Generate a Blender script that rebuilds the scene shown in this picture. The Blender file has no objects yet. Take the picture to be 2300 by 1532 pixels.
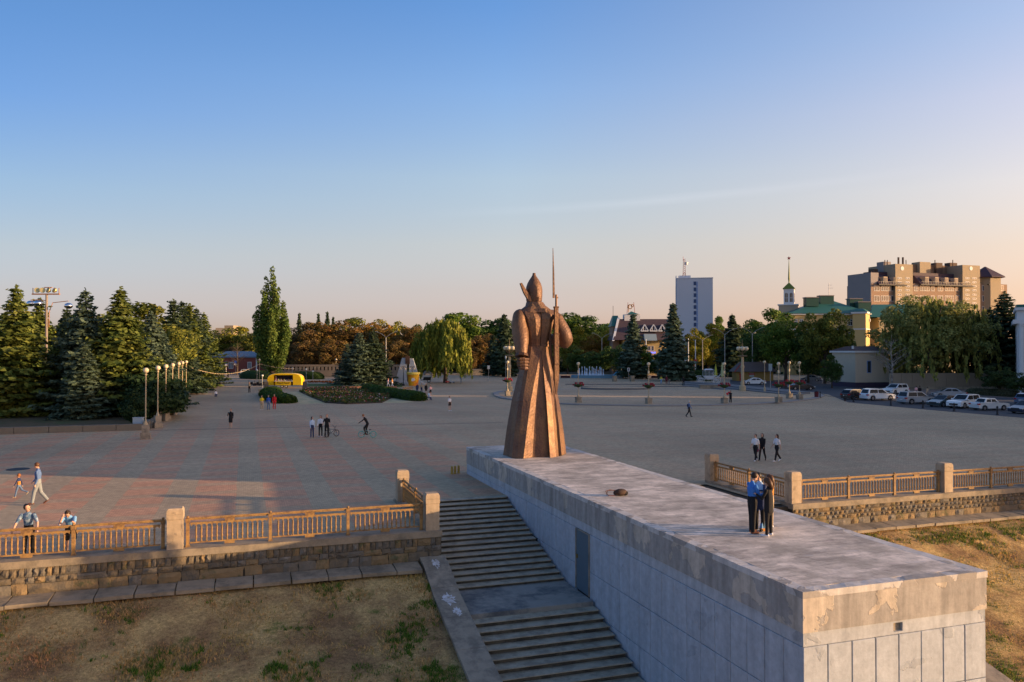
import bpy, bmesh, math, random
import numpy as np
from mathutils import Vector, Matrix, noise
R = math.radians
random.seed(7); RNG = np.random.default_rng(7)
SC = bpy.context.scene
COL = SC.collection

# ------------------------------------------------------------------ camera
F, CX, CY, HOR, H = 1789.0, 1150.0, 766.0, 788.0, 7.0
YAW = math.atan((1150 - 548) / F); PIT = math.atan((HOR - CY) / F)
FW = Vector((math.sin(YAW) * math.cos(PIT), math.cos(YAW) * math.cos(PIT), math.sin(PIT)))
RT = Vector((math.cos(YAW), -math.sin(YAW), 0)); UP = RT.cross(FW)
cam = bpy.data.cameras.new('camera'); co = bpy.data.objects.new('camera', cam); COL.objects.link(co)
co.location = (0, 0, H)
co.rotation_euler = Matrix((RT, UP, -FW)).transposed().to_euler()
cam.sensor_width = 36; cam.lens = 36 * F / 2300; cam.clip_start = 0.1; cam.clip_end = 9000
SC.camera = co

# ------------------------------------------------------------------ light
SUN_EL = 7.2
SUNH = Vector((0.891, -0.454, 0)).normalized()
SUND = (SUNH * math.cos(R(SUN_EL)) + Vector((0, 0, math.sin(R(SUN_EL))))).normalized()
w = bpy.data.worlds.new('World'); SC.world = w; w.use_nodes = True
nt = w.node_tree; nt.nodes.clear()
def N(nt, t, **kw):
    n = nt.nodes.new(t)
    for k, v in kw.items():
        if k.startswith('i_'): n.inputs[k[2:].replace('_', ' ')].default_value = v
        else: setattr(n, k, v)
    return n
def L(nt, a, b): nt.links.new(a, b)
def M_(nt, op, a, b=None, c=None, clamp=False):
    n = nt.nodes.new('ShaderNodeMath'); n.operation = op; n.use_clamp = clamp
    for i, x in enumerate((a, b, c)):
        if x is None: continue
        if isinstance(x, (int, float)): n.inputs[i].default_value = x
        else: nt.links.new(x, n.inputs[i])
    return n.outputs[0]
def MIX(nt, fac, a, b, mode='MIX'):
    n = nt.nodes.new('ShaderNodeMix'); n.data_type = 'RGBA'; n.blend_type = mode
    for i, x in ((0, fac), (6, a), (7, b)):
        if isinstance(x, (int, float)): n.inputs[i].default_value = x
        elif isinstance(x, (tuple, list)): n.inputs[i].default_value = (*x[:3], 1)
        else: nt.links.new(x, n.inputs[i])
    return n.outputs[2]
def RAMP(nt, fac, stops, interp='LINEAR'):
    n = nt.nodes.new('ShaderNodeValToRGB'); cr = n.color_ramp; cr.interpolation = interp
    while len(cr.elements) < len(stops): cr.elements.new(0.5)
    for e, (p, c) in zip(cr.elements, stops):
        e.position = p; e.color = (*((c, c, c) if isinstance(c, (int, float)) else c), 1)
    nt.links.new(fac, n.inputs[0]); return n.outputs[0]

SKY_STRENGTH = 0.15
sky = N(nt, 'ShaderNodeTexSky', sky_type='NISHITA', sun_disc=False, sun_elevation=R(SUN_EL),
        sun_rotation=math.atan2(SUNH.x, SUNH.y), air_density=1.0, dust_density=0.6, ozone_density=1.0, altitude=400)
tc = N(nt, 'ShaderNodeTexCoord'); sx = N(nt, 'ShaderNodeSeparateXYZ'); L(nt, tc.outputs['Generated'], sx.inputs[0])
elev = sx.outputs[2]
# evening colour of the air: pink-beige belt over the horizon, warmer towards the sun, clear blue above
az = N(nt, 'ShaderNodeVectorMath', operation='DOT_PRODUCT'); L(nt, tc.outputs['Generated'], az.inputs[0]); az.inputs[1].default_value = SUNH  # how near the sun's bearing
sidef = M_(nt, 'MAXIMUM', M_(nt, 'MULTIPLY_ADD', az.outputs['Value'], 1 / 1.066, 0.656 / 1.066), 0.0)
ef = M_(nt, 'MULTIPLY', M_(nt, 'ABSOLUTE', elev), 2.0, None, True)
SKYT = {'left': [(0.060, (0.38, 0.37, 0.72)), (0.13, (0.45, 0.40, 0.62)), (0.224, (0.52, 0.469, 0.60)), (0.36, (0.49, 0.522, 0.69)), (0.536, (0.366, 0.504, 0.82)), (0.69, (0.315, 0.495, 0.823))],
        'mid': [(0.070, (0.58, 0.49, 0.85)), (0.154, (0.72, 0.565, 0.749)), (0.264, (0.913, 0.722, 0.779)), (0.424, (0.997, 0.891, 0.964)), (0.624, (0.792, 0.904, 1.222)), (0.80, (0.57, 0.825, 1.28))],
        'sun': [(0.060, (1.0, 0.66, 0.62)), (0.13, (1.25, 0.78, 0.66)), (0.224, (1.45, 0.93, 0.76)), (0.36, (1.62, 1.05, 0.86)), (0.536, (1.72, 1.15, 0.92)), (0.69, (1.75, 1.2, 0.97))],
        'right': [(0.060, (0.68, 0.495, 0.69)), (0.13, (0.814, 0.547, 0.62)), (0.224, (1.029, 0.677, 0.651)), (0.36, (1.287, 0.887, 0.836)), (0.536, (1.34, 0.974, 1.002)), (0.69, (1.173, 0.999, 1.122))]}
r3 = [RAMP(nt, ef, [(p, tuple(v / 2.0 for v in c)) for p, c in SKYT[k]]) for k in ('left', 'mid', 'right', 'sun')]
lm = MIX(nt, M_(nt, 'DIVIDE', sidef, 0.477, None, True), r3[0], r3[1])
tint = MIX(nt, M_(nt, 'MULTIPLY', M_(nt, 'SUBTRACT', sidef, 0.477), 1 / 0.523, None, True), lm, r3[2])
tint = MIX(nt, M_(nt, 'MULTIPLY', M_(nt, 'SUBTRACT', sidef, 1.0), 1 / 0.553, None, True), tint, r3[3])
col = MIX(nt, 1.0, sky.outputs[0], tint, 'MULTIPLY')
sc_ = N(nt, 'ShaderNodeVectorMath', operation='SCALE'); L(nt, col, sc_.inputs[0]); sc_.inputs['Scale'].default_value = 2.0; col = sc_.outputs[0]
# one thin ice-cloud streak, low and long
mp = N(nt, 'ShaderNodeMapping'); L(nt, tc.outputs['Generated'], mp.inputs[0]); mp.inputs['Scale'].default_value = (2.2, 2.2, 60)
nz = N(nt, 'ShaderNodeTexNoise'); L(nt, mp.outputs[0], nz.inputs[0]); nz.inputs['Scale'].default_value = 2.0; nz.inputs['Detail'].default_value = 5
def azim(u):
    d = (FW + RT * (u - CX) / F); d.z = 0; return d.normalized()
pa = azim(1480)
dz = N(nt, 'ShaderNodeVectorMath', operation='DOT_PRODUCT'); L(nt, tc.outputs['Generated'], dz.inputs[0])
dz.inputs[1].default_value = (pa.y, -pa.x, 0)      # sideways offset from the streak's middle
side = dz.outputs['Value']
base = M_(nt, 'MULTIPLY_ADD', side, 0.055, 0.183)
dist = M_(nt, 'ABSOLUTE', M_(nt, 'SUBTRACT', elev, base))
band = M_(nt, 'SUBTRACT', 1.0, M_(nt, 'DIVIDE', dist, M_(nt, 'MULTIPLY_ADD', nz.outputs[0], 0.012, 0.0015)), None, True)
ends = M_(nt, 'SUBTRACT', 1.0, M_(nt, 'MULTIPLY', M_(nt, 'ABSOLUTE', side), 3.2), None, True)
front = N(nt, 'ShaderNodeVectorMath', operation='DOT_PRODUCT'); L(nt, tc.outputs['Generated'], front.inputs[0]); front.inputs[1].default_value = pa
streak = M_(nt, 'MULTIPLY', M_(nt, 'MULTIPLY', band, ends), M_(nt, 'GREATER_THAN', front.outputs['Value'], 0.0))
col = MIX(nt, M_(nt, 'MULTIPLY', streak, 0.55), col, MIX(nt, 1.0, col, (1.16, 1.13, 1.12), 'MULTIPLY'))
bg = N(nt, 'ShaderNodeBackground'); L(nt, col, bg.inputs[0]); bg.inputs[1].default_value = SKY_STRENGTH
wo = N(nt, 'ShaderNodeOutputWorld'); L(nt, bg.outputs[0], wo.inputs[0])
sl = bpy.data.lights.new('sun', 'SUN'); sl.energy = 4.6; sl.angle = R(0.6); sl.color = (1.0, 0.64, 0.34)
so = bpy.data.objects.new('sun', sl); COL.objects.link(so); so.rotation_euler = SUND.to_track_quat('Z', 'Y').to_euler(); so.location = (60, -30, 60)
SC.view_settings.view_transform = 'Standard'; SC.view_settings.look = 'None'
SC.view_settings.exposure = 1.0; SC.view_settings.gamma = 1.0; SC.view_settings.use_curve_mapping = False
SC.render.engine = 'CYCLES'; SC.cycles.max_bounces = 6; SC.cycles.transparent_max_bounces = 6
SC.cycles.use_denoising = True

# ------------------------------------------------------------------ placing
def lerp(a, b, t): return a + (b - a) * t
def ray(u, v): return FW + RT * ((u - CX) / F) - UP * ((v - CY) / F)
def G(u, v, z=0.0):
    d = ray(u, v); t = (z - H) / d.z; return Vector((d.x * t, d.y * t, z))
def A(u, D, z=0.0):                      # bearing of u, at depth D
    d = ray(u, HOR); t = D / d.dot(FW); return Vector((d.x * t, d.y * t, z))
def HZ(v, D): return H - (v - HOR) / F * D
def heading(p):                          # angle that turns local +Y away from the camera
    return math.atan2(-p.x, p.y)

# ------------------------------------------------------------------ materials
MATS = {}
def mat(name, c, rough=0.8, var=0.12, scale=3.0, bump=0.0, bscale=20.0, metal=0.0, c2=None, spec=0.3, emit=0, coords='Object', c2scale=None, c2edge=(0.45, 0.6), coat=0.0):
    if name in MATS: return MATS[name]
    m = bpy.data.materials.new(name); m.use_nodes = True; nt = m.node_tree
    b = nt.nodes['Principled BSDF']; b.inputs['Roughness'].default_value = rough; b.inputs['Metallic'].default_value = metal
    b.inputs['Specular IOR Level'].default_value = spec
    if coat: b.inputs['Coat Weight'].default_value = coat; b.inputs['Coat Roughness'].default_value = 0.08
    if coords == 'World': co_ = N(nt, 'ShaderNodeNewGeometry').outputs['Position']
    else: co_ = N(nt, 'ShaderNodeTexCoord').outputs['Object']
    out = None
    if var or c2 or bump:
        n1 = N(nt, 'ShaderNodeTexNoise'); L(nt, co_, n1.inputs[0]); n1.inputs['Scale'].default_value = scale; n1.inputs['Detail'].default_value = 6; n1.inputs['Roughness'].default_value = 0.65
        out = (*c, 1)
        if c2:
            n2 = N(nt, 'ShaderNodeTexNoise'); L(nt, co_, n2.inputs[0]); n2.inputs['Scale'].default_value = c2scale or scale * 0.4; n2.inputs['Detail'].default_value = 7; n2.inputs['Roughness'].default_value = 0.7
            out = MIX(nt, RAMP(nt, n2.outputs[0], [(c2edge[0], 0.0), (c2edge[1], 1.0)]), c, c2)
        v = M_(nt, 'MULTIPLY_ADD', n1.outputs[0], 2 * var, 1 - var)
        cc = N(nt, 'ShaderNodeCombineColor')
        for i in range(3): L(nt, v, cc.inputs[i])
        out = MIX(nt, 1.0, out, cc.outputs[0], 'MULTIPLY')
        L(nt, out, b.inputs['Base Color'])
        if bump:
            n3 = N(nt, 'ShaderNodeTexNoise'); L(nt, co_, n3.inputs[0]); n3.inputs['Scale'].default_value = bscale; n3.inputs['Detail'].default_value = 4
            bp = N(nt, 'ShaderNodeBump'); bp.inputs['Strength'].default_value = bump; bp.inputs['Distance'].default_value = 0.02
            L(nt, n3.outputs[0], bp.inputs['Height']); L(nt, bp.outputs[0], b.inputs['Normal'])
    else: b.inputs['Base Color'].default_value = (*c, 1)
    if emit: b.inputs['Emission Color'].default_value = (*c, 1); b.inputs['Emission Strength'].default_value = emit
    MATS[name] = m; return m

def leaf_mat():
    m = bpy.data.materials.new('leaves'); m.use_nodes = True; nt = m.node_tree; nt.nodes.clear()
    oi = N(nt, 'ShaderNodeObjectInfo'); geo = N(nt, 'ShaderNodeNewGeometry'); tc = N(nt, 'ShaderNodeTexCoord')
    nz = N(nt, 'ShaderNodeTexNoise'); L(nt, tc.outputs['Object'], nz.inputs[0]); nz.inputs['Scale'].default_value = 0.35; nz.inputs['Detail'].default_value = 3
    hs = N(nt, 'ShaderNodeHueSaturation'); L(nt, oi.outputs['Color'], hs.inputs['Color'])
    L(nt, M_(nt, 'ADD', M_(nt, 'MULTIPLY_ADD', nz.outputs[0], 0.10, 0.45), M_(nt, 'MULTIPLY_ADD', geo.outputs['Random Per Island'], -0.04, 0.02)), hs.inputs['Hue'])
    L(nt, M_(nt, 'MULTIPLY_ADD', geo.outputs['Random Per Island'], 0.9, 0.55), hs.inputs['Value'])
    hs.inputs['Saturation'].default_value = 1.0
    d = N(nt, 'ShaderNodeBsdfPrincipled'); L(nt, hs.outputs[0], d.inputs['Base Color']); d.inputs['Roughness'].default_value = 0.6; d.inputs['Specular IOR Level'].default_value = 0.12
    t = N(nt, 'ShaderNodeBsdfTranslucent'); L(nt, hs.outputs[0], t.inputs[0])
    mx = N(nt, 'ShaderNodeMixShader'); mx.inputs[0].default_value = 0.28; L(nt, d.outputs[0], mx.inputs[1]); L(nt, t.outputs[0], mx.inputs[2])
    o = N(nt, 'ShaderNodeOutputMaterial'); L(nt, mx.outputs[0], o.inputs[0]); return m
LEAF = leaf_mat()
BARK = mat('bark', (0.085, 0.065, 0.05), 0.9, 0.3, 2.0, 0.6, 6)
PALEBARK = mat('pale_bark', (0.33, 0.30, 0.26), 0.9, 0.3, 2.0, 0.5, 6, c2=(0.08, 0.07, 0.06), c2scale=1.5)

# ------------------------------------------------------------------ mesh builder
class MB:
    def __init__(s): s.v = []; s.f = []; s.m = []; s.cur = 0; s.off = Vector((0, 0, 0)); s.rot = None
    def V(s, p):
        p = Vector(p)
        if s.rot is not None: p = s.rot @ p
        s.v.append(tuple(p + s.off)); return len(s.v) - 1
    def face(s, ids): s.f.append(tuple(ids)); s.m.append(s.cur)
    def poly(s, pts): s.face([s.V(p) for p in pts]); return s
    def box(s, x0, x1, y0, y1, z0, z1):
        i = [s.V((x, y, z)) for z in (z0, z1) for x, y in ((x0, y0), (x1, y0), (x1, y1), (x0, y1))]
        for a in ((3, 2, 1, 0), (4, 5, 6, 7), (0, 1, 5, 4), (1, 2, 6, 5), (2, 3, 7, 6), (3, 0, 4, 7)): s.face([i[k] for k in a])
        return s
    def prism(s, pts, z0, z1, scale_top=1.0, ctr=(0, 0)):
        n = len(pts)
        a = [s.V((x, y, z0)) for x, y in pts]
        b = [s.V((ctr[0] + (x - ctr[0]) * scale_top, ctr[1] + (y - ctr[1]) * scale_top, z1)) for x, y in pts]
        for k in range(n): s.face((a[k], a[(k + 1) % n], b[(k + 1) % n], b[k]))
        s.face(a[::-1]); s.face(b); return s
    def sideprism(s, pts, x0, x1):       # polygon in (y, z) pushed along x
        n = len(pts); a = [s.V((x0, y, z)) for y, z in pts]; b = [s.V((x1, y, z)) for y, z in pts]
        for k in range(n): s.face((a[k], b[k], b[(k + 1) % n], a[(k + 1) % n]))
        s.face(a); s.face(b[::-1]); return s
    def loft(s, rings, cap=True, close=True):
        ids = [[s.V(p) for p in r] for r in rings]; n = len(ids[0])
        for a, b in zip(ids, ids[1:]):
            for k in range(n if close else n - 1): s.face((a[k], a[(k + 1) % n], b[(k + 1) % n], b[k]))
        if cap: s.face(ids[0][::-1]); s.face(ids[-1])
        return s
    def lathe(s, prof, n=10, c=(0, 0, 0)):
        return s.loft([[(c[0] + r * math.cos(2 * math.pi * k / n), c[1] + r * math.sin(2 * math.pi * k / n), c[2] + z) for k in range(n)] for r, z in prof])
    def tube(s, p, q, r0, r1=None, n=6):
        r1 = r0 if r1 is None else r1; p = Vector(p); q = Vector(q); d = q - p
        if d.length < 1e-6: return s
        d.normalize(); a = d.orthogonal().normalized(); b = d.cross(a)
        return s.loft([[c + (a * math.cos(2 * math.pi * k / n) + b * math.sin(2 * math.pi * k / n)) * r for k in range(n)] for c, r in ((p, r0), (q, r1))])
    def path(s, pts, rs, n=6):
        pts = [Vector(p) for p in pts]; rings = []
        if isinstance(rs, (int, float)): rs = [rs] * len(pts)
        a = None
        for i, p in enumerate(pts):
            d = (pts[min(i + 1, len(pts) - 1)] - pts[max(i - 1, 0)]).normalized()
            a = d.orthogonal().normalized() if a is None else (a - d * a.dot(d)).normalized()
            b = d.cross(a); rings.append([p + (a * math.cos(2 * math.pi * k / n) + b * math.sin(2 * math.pi * k / n)) * rs[i] for k in range(n)])
        return s.loft(rings)
    def ball(s, c, r, n=8, m=6, sz=(1, 1, 1)):
        rings = []
        for j in range(1, m):
            t = math.pi * j / m - math.pi / 2
            rings.append([(c[0] + r * sz[0] * math.cos(t) * math.cos(2 * math.pi * k / n), c[1] + r * sz[1] * math.cos(t) * math.sin(2 * math.pi * k / n), c[2] + r * sz[2] * math.sin(t)) for k in range(n)])
        return s.loft(rings)
    def build(s, name, mats, parent=None, smooth=False, loc=None, **kw):
        me = bpy.data.meshes.new(name); me.from_pydata(s.v, [], s.f)
        mats = mats if isinstance(mats, (list, tuple)) else [mats]
        for x in mats: me.materials.append(x)
        if len(mats) > 1: me.polygons.foreach_set('material_index', s.m)
        if smooth: me.polygons.foreach_set('use_smooth', [True] * len(me.polygons))
        me.update()
        return link(name, me, parent, loc, **kw)
def link(name, data, parent=None, loc=None, rz=None, **kw):
    o = bpy.data.objects.new(name, data); COL.objects.link(o)
    if parent is not None: o.parent = parent
    if loc is not None: o.location = loc
    if rz is not None: o.rotation_euler = (0, 0, rz)
    for k, v in kw.items(): o[k] = v
    return o
def thing(name, label, cat, loc=(0, 0, 0), rz=0.0, group=None):
    o = link(name, None, None, loc, rz); o.empty_display_size = 0.2
    o['label'] = label; o['category'] = cat
    if group: o['group'] = group
    return o
def tag(o, label, cat, group=None):
    o['label'] = label; o['category'] = cat
    if group: o['group'] = group
    return o
def kids(o): return [c for c in bpy.data.objects if c.parent == o]
def copy_thing(src, children, loc, rz, label, group=None, scale=None):
    """children: {part: [sub-parts]} recorded when the source was made"""
    r = src.copy(); COL.objects.link(r); r.location = loc; r.rotation_euler = (0, 0, rz)
    if scale: r.scale = scale if hasattr(scale, '__len__') else (scale,) * 3
    r['label'] = label
    if group: r['group'] = group
    out = []
    for ch, subs in children:
        c = ch.copy(); COL.objects.link(c); c.parent = r; out.append(c)
        for g in subs:
            d = g.copy(); COL.objects.link(d); d.parent = c
    return r, out
def tree_of(o):
    return [(c, kids(c)) for c in kids(o)]
# ================================================================== SETTING
def plaza_mat():
    m = bpy.data.materials.new('paving'); m.use_nodes = True; nt = m.node_tree; b = nt.nodes['Principled BSDF']
    geo = N(nt, 'ShaderNodeNewGeometry'); s = N(nt, 'ShaderNodeSeparateXYZ'); L(nt, geo.outputs['Position'], s.inputs[0])
    x, y = s.outputs[0], s.outputs[1]
    nz = N(nt, 'ShaderNodeTexNoise'); L(nt, geo.outputs['Position'], nz.inputs[0]); nz.inputs['Scale'].default_value = 1.6; nz.inputs['Detail'].default_value = 5
    wob = M_(nt, 'MULTIPLY_ADD', nz.outputs[0], 0.20, -0.10)
    fx = M_(nt, 'FRACT', M_(nt, 'MULTIPLY_ADD', M_(nt, 'ADD', x, wob), 1 / 3.25, 0.10))
    fy = M_(nt, 'FRACT', M_(nt, 'MULTIPLY_ADD', M_(nt, 'ADD', y, wob), 1 / 2.6, 0.0))
    stripe = M_(nt, 'GREATER_THAN', fx, 0.40)
    row = M_(nt, 'MULTIPLY_ADD', M_(nt, 'GREATER_THAN', fy, 0.34), 0.65, 0.35)
    left = M_(nt, 'SUBTRACT', 1.0, M_(nt, 'MULTIPLY', M_(nt, 'SUBTRACT', x, 10.0), 0.12), None, True)
    near = M_(nt, 'SUBTRACT', 1.0, M_(nt, 'MULTIPLY', M_(nt, 'SUBTRACT', y, 62.0), 0.03), None, True)
    zone = M_(nt, 'MULTIPLY_ADD', M_(nt, 'MULTIPLY', left, near), 0.80, 0.15)
    pk = M_(nt, 'MULTIPLY', M_(nt, 'MULTIPLY', stripe, row), zone)
    br = N(nt, 'ShaderNodeTexBrick'); L(nt, geo.outputs['Position'], br.inputs[0]); br.inputs['Scale'].default_value = 1.0
    br.inputs['Brick Width'].default_value = 0.21; br.inputs['Row Height'].default_value = 0.105; br.inputs['Mortar Size'].default_value = 0.006
    br.inputs['Color1'].default_value = (1.22, 1.22, 1.22, 1); br.inputs['Color2'].default_value = (0.86, 0.86, 0.86, 1); br.inputs['Mortar'].default_value = (0.5, 0.5, 0.5, 1)
    big = N(nt, 'ShaderNodeTexNoise'); L(nt, geo.outputs['Position'], big.inputs[0]); big.inputs['Scale'].default_value = 0.07; big.inputs['Detail'].default_value = 6
    mpn = N(nt, 'ShaderNodeMapping'); L(nt, geo.outputs['Position'], mpn.inputs[0]); mpn.inputs['Scale'].default_value = (0.12, 0.9, 1)
    st = N(nt, 'ShaderNodeTexNoise'); L(nt, mpn.outputs[0], st.inputs[0]); st.inputs['Scale'].default_value = 1.0; st.inputs['Detail'].default_value = 6
    base = MIX(nt, pk, (0.425, 0.325, 0.20), (0.54, 0.29, 0.165))
    far_red = RAMP(nt, st.outputs[0], [(0.56, 0.0), (0.74, 0.45)])
    base = MIX(nt, far_red, base, (0.47, 0.31, 0.20))
    base = MIX(nt, 1.0, base, br.outputs[0], 'MULTIPLY')
    dirt = RAMP(nt, big.outputs[0], [(0.3, 0.82), (0.7, 1.16)]); base = MIX(nt, 1.0, base, dirt, 'MULTIPLY')
    d2 = RAMP(nt, st.outputs[0], [(0.3, 0.92), (0.7, 1.07)]); base = MIX(nt, 1.0, base, d2, 'MULTIPLY')
    sp_ = N(nt, 'ShaderNodeTexNoise'); L(nt, geo.outputs['Position'], sp_.inputs[0]); sp_.inputs['Scale'].default_value = 0.8; sp_.inputs['Detail'].default_value = 8; sp_.inputs['Roughness'].default_value = 0.75
    base = MIX(nt, 1.0, base, RAMP(nt, sp_.outputs[0], [(0.32, 0.80), (0.42, 1.0), (0.62, 1.0), (0.74, 1.12)]), 'MULTIPLY')
    L(nt, base, b.inputs['Base Color']); b.inputs['Roughness'].default_value = 0.75; b.inputs['Specular IOR Level'].default_value = 0.25
    bp = N(nt, 'ShaderNodeBump'); bp.inputs['Strength'].default_value = 0.35; bp.inputs['Distance'].default_value = 0.01
    L(nt, br.outputs['Fac'], bp.inputs['Height']); bp.invert = True; L(nt, bp.outputs[0], b.inputs['Normal'])
    return m
PAVE = plaza_mat()
EARTH = mat('earth', (0.075, 0.06, 0.042), 0.95, 0.3, 0.5, coords='World')
ASPH = mat('asphalt', (0.062, 0.064, 0.07), 0.85, 0.15, 0.8, 0.2, 30, coords='World')
CONC = mat('worn_concrete', (0.31, 0.265, 0.20), 0.9, 0.25, 3.5, 0.4, 25, c2=(0.19, 0.165, 0.13), coords='World')
CONC2 = mat('pale_concrete', (0.30, 0.25, 0.18), 0.9, 0.25, 2.5, 0.3, 25, c2=(0.18, 0.155, 0.115), coords='World')
KERB = mat('kerb_stone', (0.26, 0.25, 0.235), 0.9, 0.2, 2.0, 0.2, 20, coords='World')
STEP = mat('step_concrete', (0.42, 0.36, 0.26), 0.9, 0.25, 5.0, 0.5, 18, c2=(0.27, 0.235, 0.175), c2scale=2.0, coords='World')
RISER = mat('shaded_riser', (0.13, 0.115, 0.085), 0.95, 0.3, 3.0, 0.5, 18, c2=(0.06, 0.055, 0.045), c2scale=1.2, coords='World')  # darker than the treads: the shade on the risers is painted in
DARK = mat('dark_void', (0.012, 0.012, 0.013), 0.9, 0)

PX0, PX1, PY0, PY1, PZ = 12.05, 17.55, 15.10, 43.95, 1.52
SXL, SXR = 7.30, 22.70         # stairs' outer edges
def ground():
    b = MB()
    def strip(x0, x1, prof):
        for (ya, za), (yb, zb) in zip(prof, prof[1:]): b.poly([(x0, ya, za), (x1, ya, za), (x1, yb, zb), (x0, yb, zb)])
    out = [(-3000, -7.2), (8, -7.2), (22.7, -3.35), (27.7, -2.1), (30.30, -1.5), (30.31, -0.06), (4000, -0.06)]
    strip(-4000, SXL, out); strip(SXR, 4000, out)
    strip(SXL, SXR, [(-3000, -7.2), (9, -7.2), (26.4, -2.6), (28.75, -2.5), (36.6, -0.4), (36.61, -0.06), (4000, -0.06)])
    return b.build('ground', EARTH, kind='structure')
ground()
b = MB()
for x0, x1, y0, y1 in ((-260, 420, 36.42, 262), (-260, SXL - 0.3, 30.7, 36.42), (SXR + 0.3, 420, 30.7, 36.42)):
    b.poly([(x0, y0, 0), (x1, y0, 0), (x1, y1, 0), (x0, y1, 0)])
plaza = b.build('plaza', PAVE, kind='structure')

# ---- lawns (dry, patchy) and their grass
def lawn_mat():
    m = bpy.data.materials.new('dry_lawn'); m.use_nodes = True; nt = m.node_tree; b = nt.nodes['Principled BSDF']
    geo = N(nt, 'ShaderNodeNewGeometry')
    def nse(s, d=6, r=0.65):
        n = N(nt, 'ShaderNodeTexNoise'); L(nt, geo.outputs['Position'], n.inputs[0]); n.inputs['Scale'].default_value = s; n.inputs['Detail'].default_value = d; n.inputs['Roughness'].default_value = r; return n.outputs[0]
    c = MIX(nt, RAMP(nt, nse(0.55), [(0.38, 0.0), (0.60, 1.0)]), (0.24, 0.15, 0.075), (0.52, 0.365, 0.155))
    c = MIX(nt, RAMP(nt, nse(0.75, 7, 0.75), [(0.57, 0.0), (0.66, 0.8)]), c, (0.10, 0.14, 0.03))
    c = MIX(nt, 1.0, c, RAMP(nt, nse(9, 8, 0.8), [(0.28, 0.35), (0.72, 1.7)]), 'MULTIPLY'); c = MIX(nt, 1.0, c, RAMP(nt, nse(30.0, 6, 0.8), [(0.3, 0.62), (0.7, 1.4)]), 'MULTIPLY')
    L(nt, c, b.inputs['Base Color']); b.inputs['Roughness'].default_value = 1.0; b.inputs['Specular IOR Level'].default_value = 0.05
    bp = N(nt, 'ShaderNodeBump'); bp.inputs['Strength'].default_value = 1.0; bp.inputs['Distance'].default_value = 0.06; L(nt, nse(14, 6, 0.8), bp.inputs['Height']); L(nt, bp.outputs[0], b.inputs['Normal'])
    return m
LAWN = lawn_mat()
LPROF = [(8, -7.0), (22.7, -3.12), (25.0, -2.52), (27.0, -1.98), (28.2, -1.50), (29.2, -1.22), (29.98, -1.12)]
def lawn_z(y):
    for (a, za), (c, zc) in zip(LPROF, LPROF[1:]):
        if a <= y <= c: return za + (zc - za) * (y - a) / (c - a)
    return LPROF[0][1] if y < 8 else LPROF[-1][1]
def lawn(x0, x1):
    b = MB(); nx = int((x1 - x0) / 0.6); ys = np.linspace(8, 29.97, 44); g = []
    for j, y in enumerate(ys):
        g.append([b.V((x0 + (x1 - x0) * i / nx, y, lawn_z(y) + 0.10 * noise.noise(Vector((i * 0.35, y * 0.6, x0))))) for i in range(nx + 1)])
    for j in range(len(ys) - 1):
        for i in range(nx): b.face((g[j][i], g[j][i + 1], g[j + 1][i + 1], g[j + 1][i]))
    return b.build('lawn', LAWN, kind='structure', smooth=True)
CKL0, CKL1, CKR0, CKR1 = 6.38, 7.34, 22.66, 23.62
lawn(-34, CKL0 + 0.05); lawn(CKR1 - 0.05, 60)
def grass(name, x0, x1, y0, y1, n, colr, mask, hmin, hmax, seed):
    rng = np.random.default_rng(seed)
    P = []
    while len(P) < n:
        x = rng.uniform(x0, x1); y = rng.uniform(y0, y1)
        v = noise.noise(Vector((x * 0.45, y * 0.45, 3.1))) + 0.5 * noise.noise(Vector((x * 1.3, y * 1.3, 7)))
        if mask(x, y, v, rng.random()): P.append((x, y))
    P = np.array(P); z = np.interp(P[:, 1], [p[0] for p in LPROF], [p[1] for p in LPROF]) + 0.0
    a = rng.uniform(0, 6.28, n); h = rng.uniform(hmin, hmax, n); wd = rng.uniform(0.012, 0.035, n)
    t = np.stack([P[:, 0], P[:, 1], z - 0.05], 1)
    d = np.stack([np.cos(a), np.sin(a), 0 * a], 1)
    lean = rng.normal(0, 0.05, (n, 3)); lean[:, 2] = 0
    v = np.empty((n, 3, 3)); v[:, 0] = t - d * wd[:, None]; v[:, 1] = t + d * wd[:, None]; v[:, 2] = t + lean + np.stack([0 * h, 0 * h, h + 0.06], 1)
    o = mesh_np(name, v.reshape(-1, 3), np.arange(n * 3).reshape(n, 3), LEAF)
    o.color = (*colr, 1); o['kind'] = 'stuff'; return o
def mesh_np(name, V, Fa, m, parent=None, smooth=False, loc=None):
    me = bpy.data.meshes.new(name); k = Fa.shape[1]
    me.vertices.add(len(V)); me.vertices.foreach_set('co', np.ascontiguousarray(V, dtype=np.float32).ravel())
    me.loops.add(Fa.size); me.loops.foreach_set('vertex_index', Fa.astype(np.int32).ravel())
    me.polygons.add(len(Fa)); me.polygons.foreach_set('loop_start', np.arange(0, Fa.size, k, dtype=np.int32))
    me.polygons.foreach_set('loop_total', np.full(len(Fa), k, dtype=np.int32))
    me.materials.append(m); me.update(calc_edges=True)
    if smooth: me.polygons.foreach_set('use_smooth', [True] * len(Fa))
    return link(name, me, parent, loc)
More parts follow.
